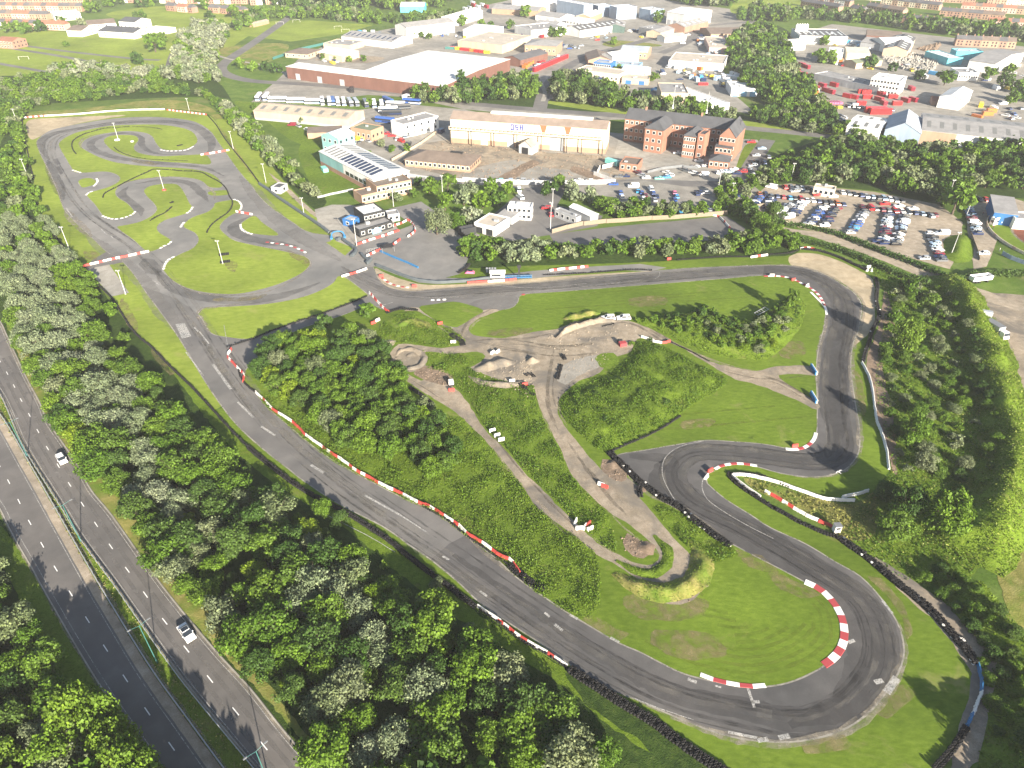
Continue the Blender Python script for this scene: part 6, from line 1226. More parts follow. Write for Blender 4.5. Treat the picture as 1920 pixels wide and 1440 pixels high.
row('the dark file beside the white three bay shed', (1550, 212), (1588, 232), .6, ['black', 'navy', 'white', 'grey', 'silver'], 2.6, 'cars packed beside the three bay shed', 'top'); row('the second file beside the white three bay shed', (1545, 206), (1582, 222), .6, ['white', 'navy', 'black', 'grey'], 2.6, 'cars packed beside the three bay shed', 'top')
row('the row of dark cars behind the red trailers', (1590, 201), (1672, 208), F, ['black', 'black', 'grey', 'black', 'navy'], 2.7, 'cars behind the red trailers')
# coaches
def coach(p, rz, label, paint, stripe, double=False):
    e = empty('coach', (p[0], p[1], 0), rz); h = 4.2 if double else 3.4
    b = MB(); b.box(-1.27, 1.27, -6, 6, .35, 1.5); b.box(-1.27, 1.27, -6, 6, 2.45, h, 0, (-1.1, 1.1, -5.9, 5.8)); b.build('body', CM[paint], e)
    g = MB(); g.box(-1.25, 1.25, -5.95, 6.02, 1.5, 2.45); g.build('window', M['glass'], e)
    s = MB(); s.box(-1.29, 1.29, -6.02, 1.5, .7, 1.35); s.build('stripe', CM[stripe], e)
    for sx in (-1, 1):
        for y in (-3.6, 3.6): w = MB(); w.tube((sx*1.12-.14, y, .5), (sx*1.12+.14, y, .5), .5, .5, 12); w.build('wheel', M['tyre'], e)
    tag(e, label, 'coach', 'coaches parked at the depot'); return e
COA = [(486, 186, .1, 'white', 'blue'), (500, 186, .1, 'white', 'blue'), (521, 191, S, 'white', 'navy'), (556, 193, S, 'white', 'blue'), (590, 195, S, 'white', 'sky'), (605, 194, .25, 'white', 'navy'), (618, 194, .25, 'white', 'blue'), (625, 194, .25, 'blue', 'white'), (634, 195, .25, 'white', 'navy'), (645, 195, .25, 'white', 'blue'), (657, 196, .35, 'silver', 'navy'), (668, 196, .35, 'silver', 'navy'), (686, 198, .3, 'grey', 'navy'), (702, 199, .2, 'white', 'blue'), (716, 200, .2, 'white', 'black'), (728, 193, .6, 'blue', 'white'), (742, 200, S-.1, 'white', 'yellow'), (728, 210, S+.15, 'white', 'blue'), (752, 205, S+.2, 'black', 'grey'), (722, 230, S-.35, 'blue', 'navy'), (735, 216, S+.15, 'black', 'navy'), (772, 195, S-.3, 'blue', 'white')]
for i, (x, y, rz, p_, s_) in enumerate(COA): coach(at(x, y), rz, '%s coach with %s stripe, %s from the left behind the tan shed' % (CNAME[p_], CNAME[s_], nth(i)), p_, s_)
# containers, trailers and skips of the red yard
def container(p, rz, c, label, L=6.0, W=2.45, H=2.6, group='red containers in the yard', z=0):
    e = empty('container', (p[0], p[1], z), rz); b = MB(); b.box(-W/2, W/2, -L/2, L/2, .12, H); b.build('shell', CM[c], e)
    r = MB(); 
    for y in frange(-L/2+.3, L/2-.2, .6):
        for s in (-1, 1): r.box(s*(W/2)-.04, s*(W/2)+.04, y, y+.25, .25, H-.12)
    r.build('ribs', CM[c], e)['kind'] = 'stuff'
    d = MB(); d.box(-W/2+.1, W/2-.1, -L/2-.05, -L/2, .25, H-.15); d.build('door', CM['maroon' if c == 'red' else c], e)
    tag(e, label, 'container', group); return e
RC = [(1503, 124, .3), (1512, 128, .3), (1476, 128, S), (1492, 134, S), (1528, 167, .4), (1541, 163, .4), (1548, 172, .4), (1557, 175, .4), (1563, 162, .5), (1588, 183, .6), (1600, 185, .6), (1616, 175, S), (1625, 185, S), (1623, 176, S), (1648, 178, .2), (1652, 179, .2), (1673, 184, S), (1613, 197, S), (1647, 189, .4), (1697, 191, .4), (1711, 190, .4), (1681, 197, S), (1656, 196, F), (1550, 149, S), (1510, 148, .5), (1508, 154, .5), (1708, 169, F), (1505, 142, .5)]
for i, (x, y, rz) in enumerate(RC):
    e = container(at(x, y), rz, 'red', None); label_later(e, 'red %s' % ('skip container' if i % 3 else 'shipping container'), at(x, y))
for i in range(9): e = container(at(1538+5*(i % 8), 194+ (i//8)*3), .2, 'pink', None, 5, 2.3, 1.3); label_later(e, 'stacked pinkish red skip', at(1538+5*(i % 8), 194))
for i, x in enumerate((1620, 1630)): container(at(x+20, 211+i*3), S, 'red', '%s of two long red trailers beside the white three bay shed' % ('upper', 'lower')[i], 13, 2.5, 3.6, 'long red trailers')
for i in range(5): container(at(1540+8*i, 203), S, 'yellow', '%s yellow skip from the left in the row below the red ones' % nth(i), 4.5, 2.2, 1.4, 'yellow skips')
for ph, x, y in (('the tall tree by the red yard', 1535, 150), ('the white three storey office', 1660, 165), ('the yellow skips', 1556, 203), ('the long red trailers', 1645, 212), ('the flat grey depot', 1580, 150)): landmark(ph, x, y)
# red and orange wagons beside the brown warehouse end
for i in range(12):
    a = at(1004, 134).lerp(at(1060, 110), i/11); e = container(a, -.6, 'red', '%s red lorry body from the near end of the line by the estate road' % nth(i), 5.5, 2.4, 3.2, 'red lorry bodies by the estate road')
for i in range(7): e = container(at(984+i*4, 128-i*3), .9, 'orange', '%s orange plant trailer from the warehouse end' % nth(i), 4, 2.3, 2.4, 'orange plant trailers')
for i in range(8): container(at(850+i*9, 92+i*1.2), 1.2, ('red', 'yellow', 'red', 'red', 'orange', 'red', 'red', 'yellow')[i], '%s bright plant item from the left behind the white roof' % nth(i), 5, 2.3, 2.2, 'plant behind the white roof')
for i, (x, y) in enumerate(((1355, 146), (1366, 148), (1375, 142), (1380, 150), (1384, 146), (1360, 153), (1344, 150), (1296, 148), (1306, 152))): e = container(at(x, y), .4*i, 'white' if i < 6 else 'pale', None, 6, 2.4, 2.8, 'white lorry bodies near the tree belt'); label_later(e, 'white lorry body', at(x, y))
for i, (x, y) in enumerate(((904, 12), (912, 15), (896, 16), (880, 18), (872, 20), (888, 12), (886, 8))): e = container(at(x, y), .5, ('white', 'red', 'white', 'silver', 'white', 'red', 'white')[i], '%s parked lorry from the right in the top yard' % nth(i), 8, 2.5, 3.4, 'lorries in the top yard')
for i in range(7): e = container(at(1555+9*i, 78+i), S, ('white', 'sky', 'white', 'silver', 'sky', 'white', 'pale')[i], '%s pale tank or crate from the left below the dark multi bay roof' % nth(i), 6, 2.4, 3, 'crates below the dark roof')
container(at(1268, 262), S, 'teal', 'long green container lying left of the gatehouse') if False else container(at(1148, 308), .75, 'teal', 'long rounded green tank container left of the gatehouse', 8, 2.4, 2.5, 'green containers')
container(at(767, 338), .5, 'teal', 'green skip below the teal wall of the solar works', 5, 2.4, 2.0, 'green containers') if False else container(at(609, 321), .5, 'teal', 'green skip below the teal wall of the solar works', 5, 2.4, 2.0, 'green containers')
container(at(660, 172), .2, 'black', 'small dark cabin on the verge behind the coaches', 6, 3, 3, 'cabins on the verge')
# right hand dirt yard: lorry with box body, pickup, trailer
p = at(1866, 628); e = empty('lorry', (p.x, p.y, .04), .28+math.pi)
q = MB(); q.box(-1.25, 1.25, -4.2, 1.4, 1.0, 3.5); q.build('box_body', CM['silver'], e); q = MB(); q.box(-1.15, 1.15, 1.75, 3.9, .6, 2.7, 0, (-1.05, 1.05, 1.85, 3.3)); q.build('cab', CM['white'], e)
q = MB(); q.box(-1.28, 1.28, -4.2, 1.4, 3.5, 3.56); q.build('roof_sheet', WM['slate'], e); q = MB(); q.box(-1.0, 1.0, 3.3, 3.86, 1.75, 2.5, 0, (-.95, .95, 3.25, 3.5)); q.build('windscreen', M['glass'], e)
q = MB(); q.box(-.5, .5, -4.2, 3.7, .6, 1.0); q.build('chassis', M['black'], e)
for sx in (-1, 1):
    for y in (-2.6, 2.7): q = MB(); q.tube((sx*1.05-.15, y, .48), (sx*1.05+.15, y, .48), .48, .48, 12); q.build('wheel', M['tyre'], e)
tag(e, 'grey box lorry with white cab parked along the bank in the dirt yard', 'lorry')
car(at(1841, 593), S-.4, 'van', 'silver', 'silver van parked at the nose of the box lorry in the dirt yard', None, True, .04)
e = car(at(1885, 721), S-.2, 'saloon', 'black', 'black car by the grass edge at the right of the dirt yard', None, True, .04)
p = at(1836, 528); e = empty('tipper_trailer', (p.x, p.y, .04), -1.35)
q = MB()
for x0, x1, y0, y1 in ((-1.25, -1.15, -4, 4), (1.15, 1.25, -4, 4), (-1.15, 1.15, -4, -3.9), (-1.15, 1.15, 3.9, 4)): q.box(x0, x1, y0, y1, .9, 2.5)
q.build('side', CM['white'], e); q = MB(); q.box(-1.15, 1.15, -3.9, 3.9, .9, 1.0); q.build('bed', CM['silver'], e)
for y in (-2.2, -1.0, 2.4): q = MB(); q.tube((-1.2, y, .45), (1.2, y, .45), .45, .45, 12); q.build('wheel', M['tyre'], e)
tag(e, 'open white tipper trailer parked across the corner of the dirt road', 'trailer')

# more vans, crates and lorries standing about the estate yards
for ph, x, y in (('the brick hall by the estate road', 1015, 84), ('the rooflight shed', 1120, 50), ('the beige long roofed unit', 1300, 118), ('the tan green roofed unit', 1635, 112), ('the silos', 1500, 70), ('the tan workshop by the bend', 625, 98), ('the white flat garage', 1390, 165), ('the open yard right of the white workshop', 1870, 190), ('the broad beige works', 900, 78), ('the pale blue roofed unit', 1190, 95), ('the white shed by the pitch', 805, 48)): landmark(ph, x, y)
rq = random.Random(99)
for spot, n in (("985,118 1060,100 1040,120 1000,132", 8), ("1230,120 1330,128 1320,150 1240,140", 12), ("1300,140 1400,145 1390,156 1350,165 1310,158", 12), ("1090,60 1200,58 1240,70 1110,74", 14), ("960,58 1040,60 1030,72 980,70", 8), ("820,60 960,58 940,64 850,74", 8), ("1010,36 1130,24 1140,30 1060,46", 10), ("1290,70 1330,66 1330,110 1290,100", 10), ("1540,75 1640,84 1630,95 1560,90", 12), ("1540,102 1650,120 1640,132 1560,122", 10), ("1690,118 1760,140 1740,150 1690,140", 8), ("1840,150 1960,140 1960,190 1860,170", 14), ("1810,195 1860,190 1880,225 1820,222", 6), ("600,106 680,112 660,122 600,118", 8), ("660,60 740,58 760,64 700,68", 4), ("1480,160 1530,168 1570,195 1530,200", 6), ("1120,140 1160,146 1150,160 1110,150", 4), ("1230,160 1240,175 1220,178", 3), ("700,180 800,186 790,205 720,196", 6), ("620,256 680,262 670,270 640,268", 4), ("740,240 830,230 830,250 770,262", 8)):
    for q_ in scatter(spot, 3.2, len(spot)+n, 900, maxn=n):
        k = rq.random(); c_ = rq.choice(['white', 'white', 'silver', 'pale', 'sky', 'grey', 'navy', 'red', 'orange', 'yellow'])
        if k < .45: e = car(q_, rq.choice((0, S, .6, -.5)), rq.choice(('van', 'van', 'hatchback', 'saloon')), c_, None, 'vehicles scattered over the estate'); label_later(e, CNAME[c_]+' '+('van' if e.name.startswith('van') else 'car'), q_)
        else: e = container(q_, rq.choice((0, S, .6, -.5)), c_, None, rq.uniform(2.5, 7), 2.4, rq.uniform(1.2, 2.8), 'crates and cabins in the estate yards'); label_later(e, CNAME[c_]+' '+('crate' if e.children[0].dimensions.y < 4 else 'steel cabin'), q_)
# ------------------------------------------------------------------ circuit furniture
def line_pts(s, smooth=True, step=.3):
    p = P(s) if isinstance(s, str) else s
    return catmull(p, False, step) if smooth else straight(p, False, step)
def march(pts, step):
    """points every step metres along a line with direction"""
    out = []; acc = 0.0
    for i in range(len(pts)-1):
        a, b = pts[i], pts[i+1]; L = (b-a).length
        if L == 0: continue
        while acc <= L: out.append((a.lerp(b, acc/L), (b-a)/L)); acc += step
        acc -= L
    return out
def tyre_wall(s, label, stack=3, rows=1, smooth=True, lean=.0, n=8, k=4, white=0.0, r=.31):
    """stacked tyres along a line: each stack of real rings"""
    pts = march(line_pts(s, smooth), r*2.05); b = MB()
    for i, (p, t) in enumerate(pts):
        q = Vector((-t.y, t.x)); hz = hill_z(p) if i % 6 == 0 or i == 0 else hz
        for rw in range(rows):
            for st in range(max(1, stack+(random.random() < .15)-(random.random() < .15))):
                c = p+q*((rw-(rows-1)/2)*r*2.0+random.uniform(-.06, .06))+t*random.uniform(-.05, .05)
                b.torus((c.x, c.y, hz+.13+st*.21), r*.68, r*.34, 2, n, k, 1 if random.random() < white else 0)
    m0 = pts[len(pts)//2][0]; e = empty('tyre_wall', (m0.x, m0.y, 0)); o = b.build('tyres', [M['tyre'], M['white']], e, (-m0.x, -m0.y, 0), 0, True); o['kind'] = 'stuff'
    tag(e, label, 'tyre wall', 'tyre walls round the circuit'); return e
def sleeve_wall(s, label, h=.9, w=.7, mat='sleeve', name='safety_wall', smooth=True):
    """rounded conveyor-belt barrier along a line"""
    pts = line_pts(s, smooth, 1.0); v = []; f = []; pr = [(-w/2, 0), (-w/2, h*.8), (-w*.3, h), (w*.3, h), (w/2, h*.8), (w/2, 0)]; k = len(pr)
    for i, p in enumerate(pts):
        a = pts[max(0, i-1)]; b = pts[min(len(pts)-1, i+1)]; t = (b-a).normalized(); q = Vector((-t.y, t.x)); wob = 1+.06*math.sin(i*1.9)
        for x, z in pr: c = p+q*x*wob; v.append((c.x, c.y, z*wob+.02))
    for i in range(len(pts)-1):
        for j in range(k-1): f.append((i*k+j, i*k+j+1, (i+1)*k+j+1, (i+1)*k+j))
    f += [tuple(range(k)), tuple(range(len(v)-1, len(v)-k-1, -1))]
    o = obj(name, mesh(name, v, f, M[mat], None, False)); tag(o, label, 'barrier', 'sleeved barriers'); return o
BL = {}
for c, mt in (('r', 'redp'), ('w', 'white'), ('b', 'bluep'), ('k', 'tyre')):
    q = MB(); q.prism([(-.24, 0), (.24, 0), (.24, .18), (.13, .30), (.10, .78), (-.10, .78), (-.13, .30), (-.24, .18)], -.72, .72); q.box(-.62, -.30, -.30, .30, 0, .08); q.box(.30, .62, -.30, .30, 0, .08); BL[c] = q.me('block', M[mt])
def barrier_line(s, pat, label, step=1.48, smooth=True, jit=.05, sc=1.0, group='red and white barrier lines'):
    pts = march(line_pts(s, smooth), step*sc); m0 = pts[len(pts)//2][0]; e = empty('barrier_line', (m0.x, m0.y, 0))
    for i, (p, t) in enumerate(pts):
        o = obj('block', BL[pat[i % len(pat)]], e, (p.x-m0.x+random.uniform(-jit, jit), p.y-m0.y+random.uniform(-jit, jit), hill_z(p) if i % 5 == 0 and sc == 1 else .05), math.atan2(t.y, t.x)+random.uniform(-.06, .06)); o.scale = (sc, sc, sc)
    tag(e, label, 'barrier', group); return e
def loose_block(x, y, c, rz, label, tip=False):
    p = at(x, y); o = obj('barrier_block', BL[c], None, (p.x, p.y, hill_z(p)+(.3 if tip else .03)), rz)
    if tip: o.rotation_euler = (1.5, 0, rz)
    tag(o, label, 'barrier block', 'loose plastic barrier blocks'); return o
# tyre walls
LW = "42,226 44,240 46,258 52,285 58,315 64,336"
tyre_wall(LW, 'tyre wall at the far left corner beside the sandy gravel', 2, 1, n=7, k=3)
tyre_wall("52,348 60,352 66,372 75,400 85,420 100,437 115,457 131,472 146,488 158,499", 'tyre wall down the left side of the north loop', 2, 1, n=7, k=3)
tyre_wall("160,504 182,532 210,560 228,588 245,615 262,634 280,648 311,680 335,703 360,727 399,769 430,803 467,841", 'dark tyre wall left of the upper main straight', 3, 1)
tyre_wall("467,841 505,872 546,904 580,926 633,954 686,985 733,1017 767,1045 810,1078 854,1110 893,1141", 'long double tyre wall left of the lower main straight', 3, 2)
tyre_wall("901,1144 938,1169 972,1196 1000,1213 1032,1231 1068,1256", 'low tyres under the white and red barrier on the near straight', 2, 1)
tyre_wall("1070,1257 1092,1272 1122,1291 1160,1316 1200,1340 1230,1358 1252,1376 1275,1393 1312,1419 1350,1444 1380,1466", 'thick tyre wall curving off the bottom of the frame', 3, 3)
tyre_wall("389,216 405,234 420,258 440,284 460,308 478,332 487,345", 'tyre wall down the right of the upper loop', 2, 1, n=7, k=3)
tyre_wall("193,371 197,363 217,352 250,335 275,324 290,318 318,319 340,321 375,323 395,333 412,342 424,354 431,370 436,378 434,390 426,400 412,410 400,419 391,430 388,437", 'snaking tyre wall through the middle islands', 2, 1, n=7, k=3)
tyre_wall("282,414 296,406 310,399 323,388", 'short diagonal tyre row on the middle island', 2, 1, n=7, k=3)
tyre_wall("143,289 137,281 135,271 140,262 158,252 178,246 200,241 243,238", 'tyre arc on the upper island behind the hairpin', 2, 1, n=7, k=3)
tyre_wall("249,238 270,238 290,240 305,243", 'thin tyre row continuing the upper arc', 1, 1, n=7, k=3); tyre_wall("214,276 222,283 240,291 265,297 300,300 353,302", 'tyre row along the inner island of the upper hairpin', 1, 1, n=7, k=3)
sleeve_wall("487,346 505,358 520,370 545,387 575,407 600,424 618,438", 'long grey sleeved wall from the marshal hut to the blue gantry', 1.0, 1.2)
sleeve_wall("632,452 640,449 650,456 660,463 668,470 664,478 659,482", 'hooked grey sleeved wall below the blue gantry', 1.1, 1.2); sleeve_wall("678,478 684,485 690,489 688,496 696,488", 'short crooked sleeved wall at the pit entrance', 1.1, 1.1)
sleeve_wall("706,499 730,508 758,519 785,527 820,531 850,530 880,528 920,523 960,521 998,519", 'long dark sleeved pit wall', 1.0, .9)
tyre_wall("1020,516 1070,514 1120,511 1170,507 1200,506 1223,508", 'straight tyre wall between the pit exit and the straight', 2, 1)
tyre_wall("1270,488 1350,482 1400,482 1440,478 1480,475 1496,469", 'low tyre wall below the bushes at the end of the straight', 2, 1)
tyre_wall("1502,467 1520,469 1540,472 1575,484 1600,496 1625,507", 'tyre wall round the top of the far gravel trap', 3, 2); tyre_wall("1641,522 1645,540 1643,565 1648,590 1642,608 1634,622 1630,640 1622,662 1618,680", 'ragged tyre wall behind the right hand bend', 3, 2, white=.04)
tyre_wall("1142,849 1170,836 1192,827 1215,817 1245,801 1275,781", 'tyre wall along the foot of the grass mound', 2, 1); tyre_wall("1143,850 1156,863 1180,886 1200,905 1222,921 1240,934 1262,945 1280,956 1300,976 1322,991 1340,1005 1372,1026", 'big tyre wall on the inside of the S bend', 3, 3, white=.02)
tyre_wall("1203,908 1199,920 1202,935", 'stub of tyres leaning out behind the S bend wall', 3, 2)
tyre_wall("1369,887 1368,893 1378,904 1397,919 1422,935 1445,950 1470,963 1494,977 1520,989 1545,1000 1574,1009", 'tyre wall below the white hairpin barrier', 2, 2); tyre_wall("1574,1009 1591,1022 1623,1044 1655,1071 1687,1098 1720,1124 1752,1153 1784,1188 1808,1215 1830,1245", 'thick tyre wall outside the lower right bend', 3, 3, white=.03)
tyre_wall("1374,889 1400,888 1430,894 1452,903 1480,914", 'tyres along the back of the white hairpin barrier', 2, 1); tyre_wall("1810,1366 1795,1392 1775,1418 1752,1444", 'dark tyre wall at the bottom right corner', 3, 2)
tyre_wall("1042,633 1052,624 1066,615 1090,605 1128,598", 'tyre line along the top of the earth track', 2, 1); tyre_wall("1250,638 1275,650 1300,662 1332,679", 'tyre line down the right arm of the earth track', 1, 1)
tyre_wall("448,695 452,708 462,722 479,736", 'black tyre bend where the barrier meets the wood', 2, 1); tyre_wall("427,651 470,637 520,617 560,603 600,590 650,572 688,556", 'low dark wall along the shaded connecting road', 2, 1)
tyre_wall("958,1062 976,1078 990,1090 1004,1097 1022,1106", 'tyres past the end of the long red barrier', 2, 3); tyre_wall("770,728 795,745 812,760", 'half hidden tyres at the edge of the wood', 2, 2)
for s, lb, st, rw in (("846,628 855,634 865,640 868,648", 'heap of tyres left of the main earth junction', 2, 3), ("725,587 750,580 785,582", 'tyre row at the top of the rough bank', 2, 2), ("1052,686 1048,700 1045,712", 'short tyre line beside the grey spoil', 2, 2), ("1056,668 1060,676", 'knot of tyres in the earth yard', 3, 2), ("986,704 994,700 1002,708", 'scattered tyres at the end of the earth bank', 1, 2), ("975,722 990,735 1004,742", 'tyres half buried where the paths divide', 1, 2), ("1160,640 1170,648", 'tyres by the red crate in the earth yard', 2, 2), ("860,512 872,505 880,496", 'black tyre stack row at the paddock corner', 3, 2), ("320,381 325,379", 'small pile of tyres on the middle island', 2, 2), ("333,274 342,272", 'pile of tyres on the upper right island', 2, 2), ("1130,612 1150,608", 'tyre line inside the earth bend', 1, 1)):
    tyre_wall(s, lb, st, rw)
def tyre_blocks(x, y, lb):
    p = at(x, y); e = empty('tyre_block', (p.x, p.y, 0), .3); b = MB()
    for i in range(6):
        for j in range(3):
            for k_ in range(2): b.torus((i*.62-1.5, j*.62-.6, .2+k_*.21), .21, .105, 2, 8, 4)
    o = b.build('tyres', M['tyre'], e); o['kind'] = 'stuff'; tag(e, lb, 'tyre block', 'tyre blocks round the floodlight')
tyre_blocks(420, 478, 'upper of two black tyre blocks by the floodlight pole on the big island'); tyre_blocks(422, 492, 'lower of two black tyre blocks by the floodlight pole on the big island')
tyre_wall("1083,1091 1086,1091", 'single old tyre lying in the meadow', 1, 1)
# red and white barriers
barrier_line("433,657 427,668 437,681 447,692 457,703 456,716", 'rwwrwrr', 'short bent red and white barrier closing the shaded road')
barrier_line("482,738 500,756 514,770 533,782 552,795 574,817 595,832 617,848 645,866 671,885 694,897 717,910 745,923 774,938 790,945", 'wwwrwwwrrwwwwrrrrrwwwwwrwrrwwwrwrwrrrwwwrr', 'long red and white barrier beside the wood on the main straight')
barrier_line("791,946 805,951 836,970 860,986 880,1004 908,1021 935,1041 950,1048 960,1054 970,1068 976,1077", 'rrwrrwwrwwrrrwwrrrw', 'red topped end of the long barrier sagging over the tyres')
tyre_wall("795,951 836,974 880,1008 935,1046 962,1064", 'tyres underneath the red topped barrier', 1, 1)
barrier_line("157,500 186,493 215,486 245,480 276,473", 'rrwwrwwrw', 'red and white barrier right across the upper straight', smooth=False); barrier_line("379,291 392,289 432,282", 'wrrwwr', 'red and white barrier across the right of the upper loop', smooth=False)
barrier_line("644,519 665,513 688,505", 'wwrrww', 'red and white barrier beside the junction grass', smooth=False); barrier_line("694,551 702,560 712,571 722,581 728,585", 'wrwrrw', 'leaning red and white barrier by the connecting road')
barrier_line("671,459 700,449 720,443 748,433", 'rrwrww', 'red and white barrier in front of the dark cabin', smooth=False); barrier_line("735,425 752,420 766,414 777,426 778,434 772,440 764,445", 'wrwrwwrr', 'red and white barrier round the paddock corner')
barrier_line("690,480 702,474 715,468", 'wrwrr', 'barrier under the bike rack by the pit entrance', smooth=False); barrier_line("738,459 745,454 751,449", 'rwr', 'short barrier behind the black gazebo', smooth=False)
barrier_line("880,531 900,530 915,529 940,528 966,525", 'rrrrrwwwwr', 'red and white blocks below the start platform', smooth=False); barrier_line("1034,508 1060,505 1102,501", 'wrwwrwwr', 'pale barrier on the grass beside the pit exit', smooth=False)
barrier_line("445,398 455,400 473,403", 'wrwrr', 'short red and white barrier at the small loop', smooth=False)
barrier_line("42,222 60,220 85,218", 'rw', 'red and white end of the far left barrier', smooth=False); barrier_line("86,218 110,217 155,214 200,210 250,207 308,206", 'wwwwwwwww', 'long white barrier above the upper loop'); barrier_line("315,207 340,210 365,213 389,216", 'rw', 'red and white barrier at the top right of the upper loop')
barrier_line("901,1141 920,1154 938,1166", 'ww', 'white end of the near barrier on tyres'); barrier_line("939,1167 972,1193 997,1209", 'rw', 'dark red and white part of the near barrier on tyres'); barrier_line("1008,1215 1030,1228 1069,1254", 'wwrwwww', 'lower part of the near barrier on tyres')
barrier_line("1421,930 1397,914 1375,896 1374,892 1394,892 1420,896 1445,902 1470,910 1494,919 1520,928 1545,936 1575,939 1602,940", 'w', 'white wall wrapping the hairpin tip'); barrier_line("1583,932 1605,928 1626,922", 'w', 'short white wall right of the hairpin')
barrier_line("1439,925 1460,937 1478,948 1510,967 1535,978 1558,988", 'wrrwrwww', 'faded red and white barrier in the dry grass of the hairpin'); barrier_line("1617,683 1630,710 1636,735 1640,765 1644,790 1655,820 1663,850 1666,879", 'w', 'long curving white wall on the right')
barrier_line("1834,1252 1839,1272 1840,1292 1837,1308", 'bbbbw', 'blue barrier at the lower right corner'); barrier_line("1835,1312 1830,1325 1820,1346 1811,1364", 'wwwbb', 'white barrier with blue ends at the lower right corner')
barrier_line("1206,634 1225,640", 'w', 'white barrier on the earth track bend'); barrier_line("1228,642 1245,644 1260,640", 'wwrr', 'white and red barrier on the earth track bend')
barrier_line("1335,404 1350,409 1368,428", 'wwrw', 'barrier in the corner of the fenced asphalt yard'); barrier_line("1166,416 1190,414", 'rw', 'red and white barrier against the panel fence', smooth=False)
barrier_line("1503,467 1514,466 1524,468", 'wrwr', 'red and white blocks at the tip of the gravel trap'); barrier_line("1410,483 1440,479", 'wwrw', 'white and red blocks against the low tyre wall')
for x, y, c, r, lb in ((1331, 884, 'r', .6, 'red block at the hairpin apex'), (1324, 896, 'w', .9, 'white block at the hairpin apex'), (1127, 910, 'w', -.5, 'white block lying on the middle path'), (1134, 914, 'r', -.5, 'red block lying on the middle path'), (1079, 980, 'w', 1.2, 'upright white block in the cluster on the lower path'), (1086, 992, 'w', .1, 'left white block in the cluster on the lower path'), (1096, 990, 'w', 1.0, 'middle white block in the cluster on the lower path'), (1103, 985, 'r', .9, 'red block in the cluster on the lower path'), (1106, 993, 'w', .5, 'right white block in the cluster on the lower path'), (923, 809, 'w', .4, 'first of three white sacks of blocks beside the lower path'), (932, 818, 'w', .4, 'second of three white blocks beside the lower path'), (940, 826, 'w', .3, 'third of three white blocks beside the lower path'), (847, 733, 'r', .1, 'red block beside the white box in the meadow'), (984, 723, 'r', .3, 'red block in the hollow where the paths divide'), (960, 716, 'w', .2, 'white block under the earth bank'), (700, 607, 'r', .6, 'red block above the wood'), (708, 602, 'w', .8, 'white block above the wood'), (825, 608, 'r', .4, 'pale red block at the path fork'), (715, 519, 'r', .3, 'red block at the top of the pit gravel'), (777, 538, 'r', .2, 'red block at the lower end of the pit gravel'), (850, 643, 'w', .1, 'white block under the tyre heap'), (923, 663, 'w', .9, 'left white drum block in the earth yard'), (933, 661, 'w', .9, 'right white drum block in the earth yard'), (1490, 838, 'r', .2, 'dark red block inside the tight right kerb'), (1254, 487, 'r', .3, 'orange red block on the grass by the low tyre wall'), (1447, 518, 'w', .0, 'white block on the far bend kerb'), (1487, 526, 'r', .4, 'red block behind the far bend kerb'), (1513, 537, 'w', .7, 'white block behind the far bend kerb'), (1628, 502, 'w', .3, 'upper white block in the heap by the gravel trap'), (1634, 508, 'w', 1.2, 'lower white block in the heap by the gravel trap'), (1626, 508, 'w', .8, 'left white block in the heap by the gravel trap')):
    o = loose_block(x, y, c, r, lb); o.scale = (1.15, 1.3, 1.2)
# kerbs: painted concrete pieces laid along the edge, part of the track
def kerb(s, w, pat, step=2.0, gap=0.0, hgt=.07, smooth=True):
    pts = line_pts(s, smooth); mk = march(pts, step); m0 = mk[len(mk)//2][0]; e = empty('kerb', (m0.x, m0.y, 0)); e['kind'] = 'structure'
    for i in range(len(mk)-1):
        p, t = mk[i]; p2, t2 = mk[i+1]; q, q2 = Vector((-t.y, t.x))*w/2, Vector((-t2.y, t2.x))*w/2; c = pat[i % len(pat)]
        if c == ' ': continue
        p3 = p2-(p2-p)*gap; z0, z1 = .05, .10
        v = []
        for z, sc in ((z0, 1), (z0+hgt+.03, .93)): v += [((a-m0).x, (a-m0).y, z) for a in (p-q*sc, p3-q2*sc, p3+q2*sc, p+q*sc)]
        b = MB(); b.hexa(v); b.build('kerb_block', M['redk' if c == 'r' else 'whitek'], e)
    return e
kerb("1509,1091 1527,1099 1545,1111 1561,1128 1573,1146 1580,1164 1583,1184 1581,1204 1574,1220 1562,1234 1548,1245 1535,1252", 1.5, 'wrwrwrwrwrwrwrw', 1.95)
kerb("1313,1265 1340,1275 1365,1281 1395,1286 1420,1287 1446,1284", .85, 'wrwrwrrw', 2.3); kerb("1432,518 1460,518 1482,522 1500,530 1520,541 1536,555 1546,574", 1.0, 'rwrw', 1.5)
kerb("1340,880 1352,874 1372,870 1395,870 1425,875", .8, 'wrwr', 1.6); kerb("1473,842 1490,843 1506,840 1518,833 1527,822 1531,806", .9, 'wwrwrw', 1.6); kerb("1520,548 1546,575 1550,592", .8, 'w', 2)
for s, st in (("192,405 203,409 215,411 230,409 242,405 250,401 255,394", 2), ("300,466 308,461 318,457 322,450", 2), ("307,505 309,497 316,487 330,480", 2), ("339,426 343,419 350,414", 2), ("350,400 357,395 362,387", 2), ("301,281 312,283 330,283 350,281 367,272", 2.2), ("136,319 145,322 155,325", 2), ("181,335 183,341 172,353", 2), ("162,366 167,361 178,358", 2), ("438,374 448,378 453,387 448,397", 2), ("451,421 453,430 463,436 476,440", 2), ("499,454 520,457 540,460 560,467 577,476", 2.2), ("808,563 830,562 850,561", 2), ("978,553 998,550", 2), ("716,521 730,531 748,537 772,540", 1.8)):
    kerb(s, .9, 'rw' if s[:3] in ('716', '978', '499') else 'w', st, .42)
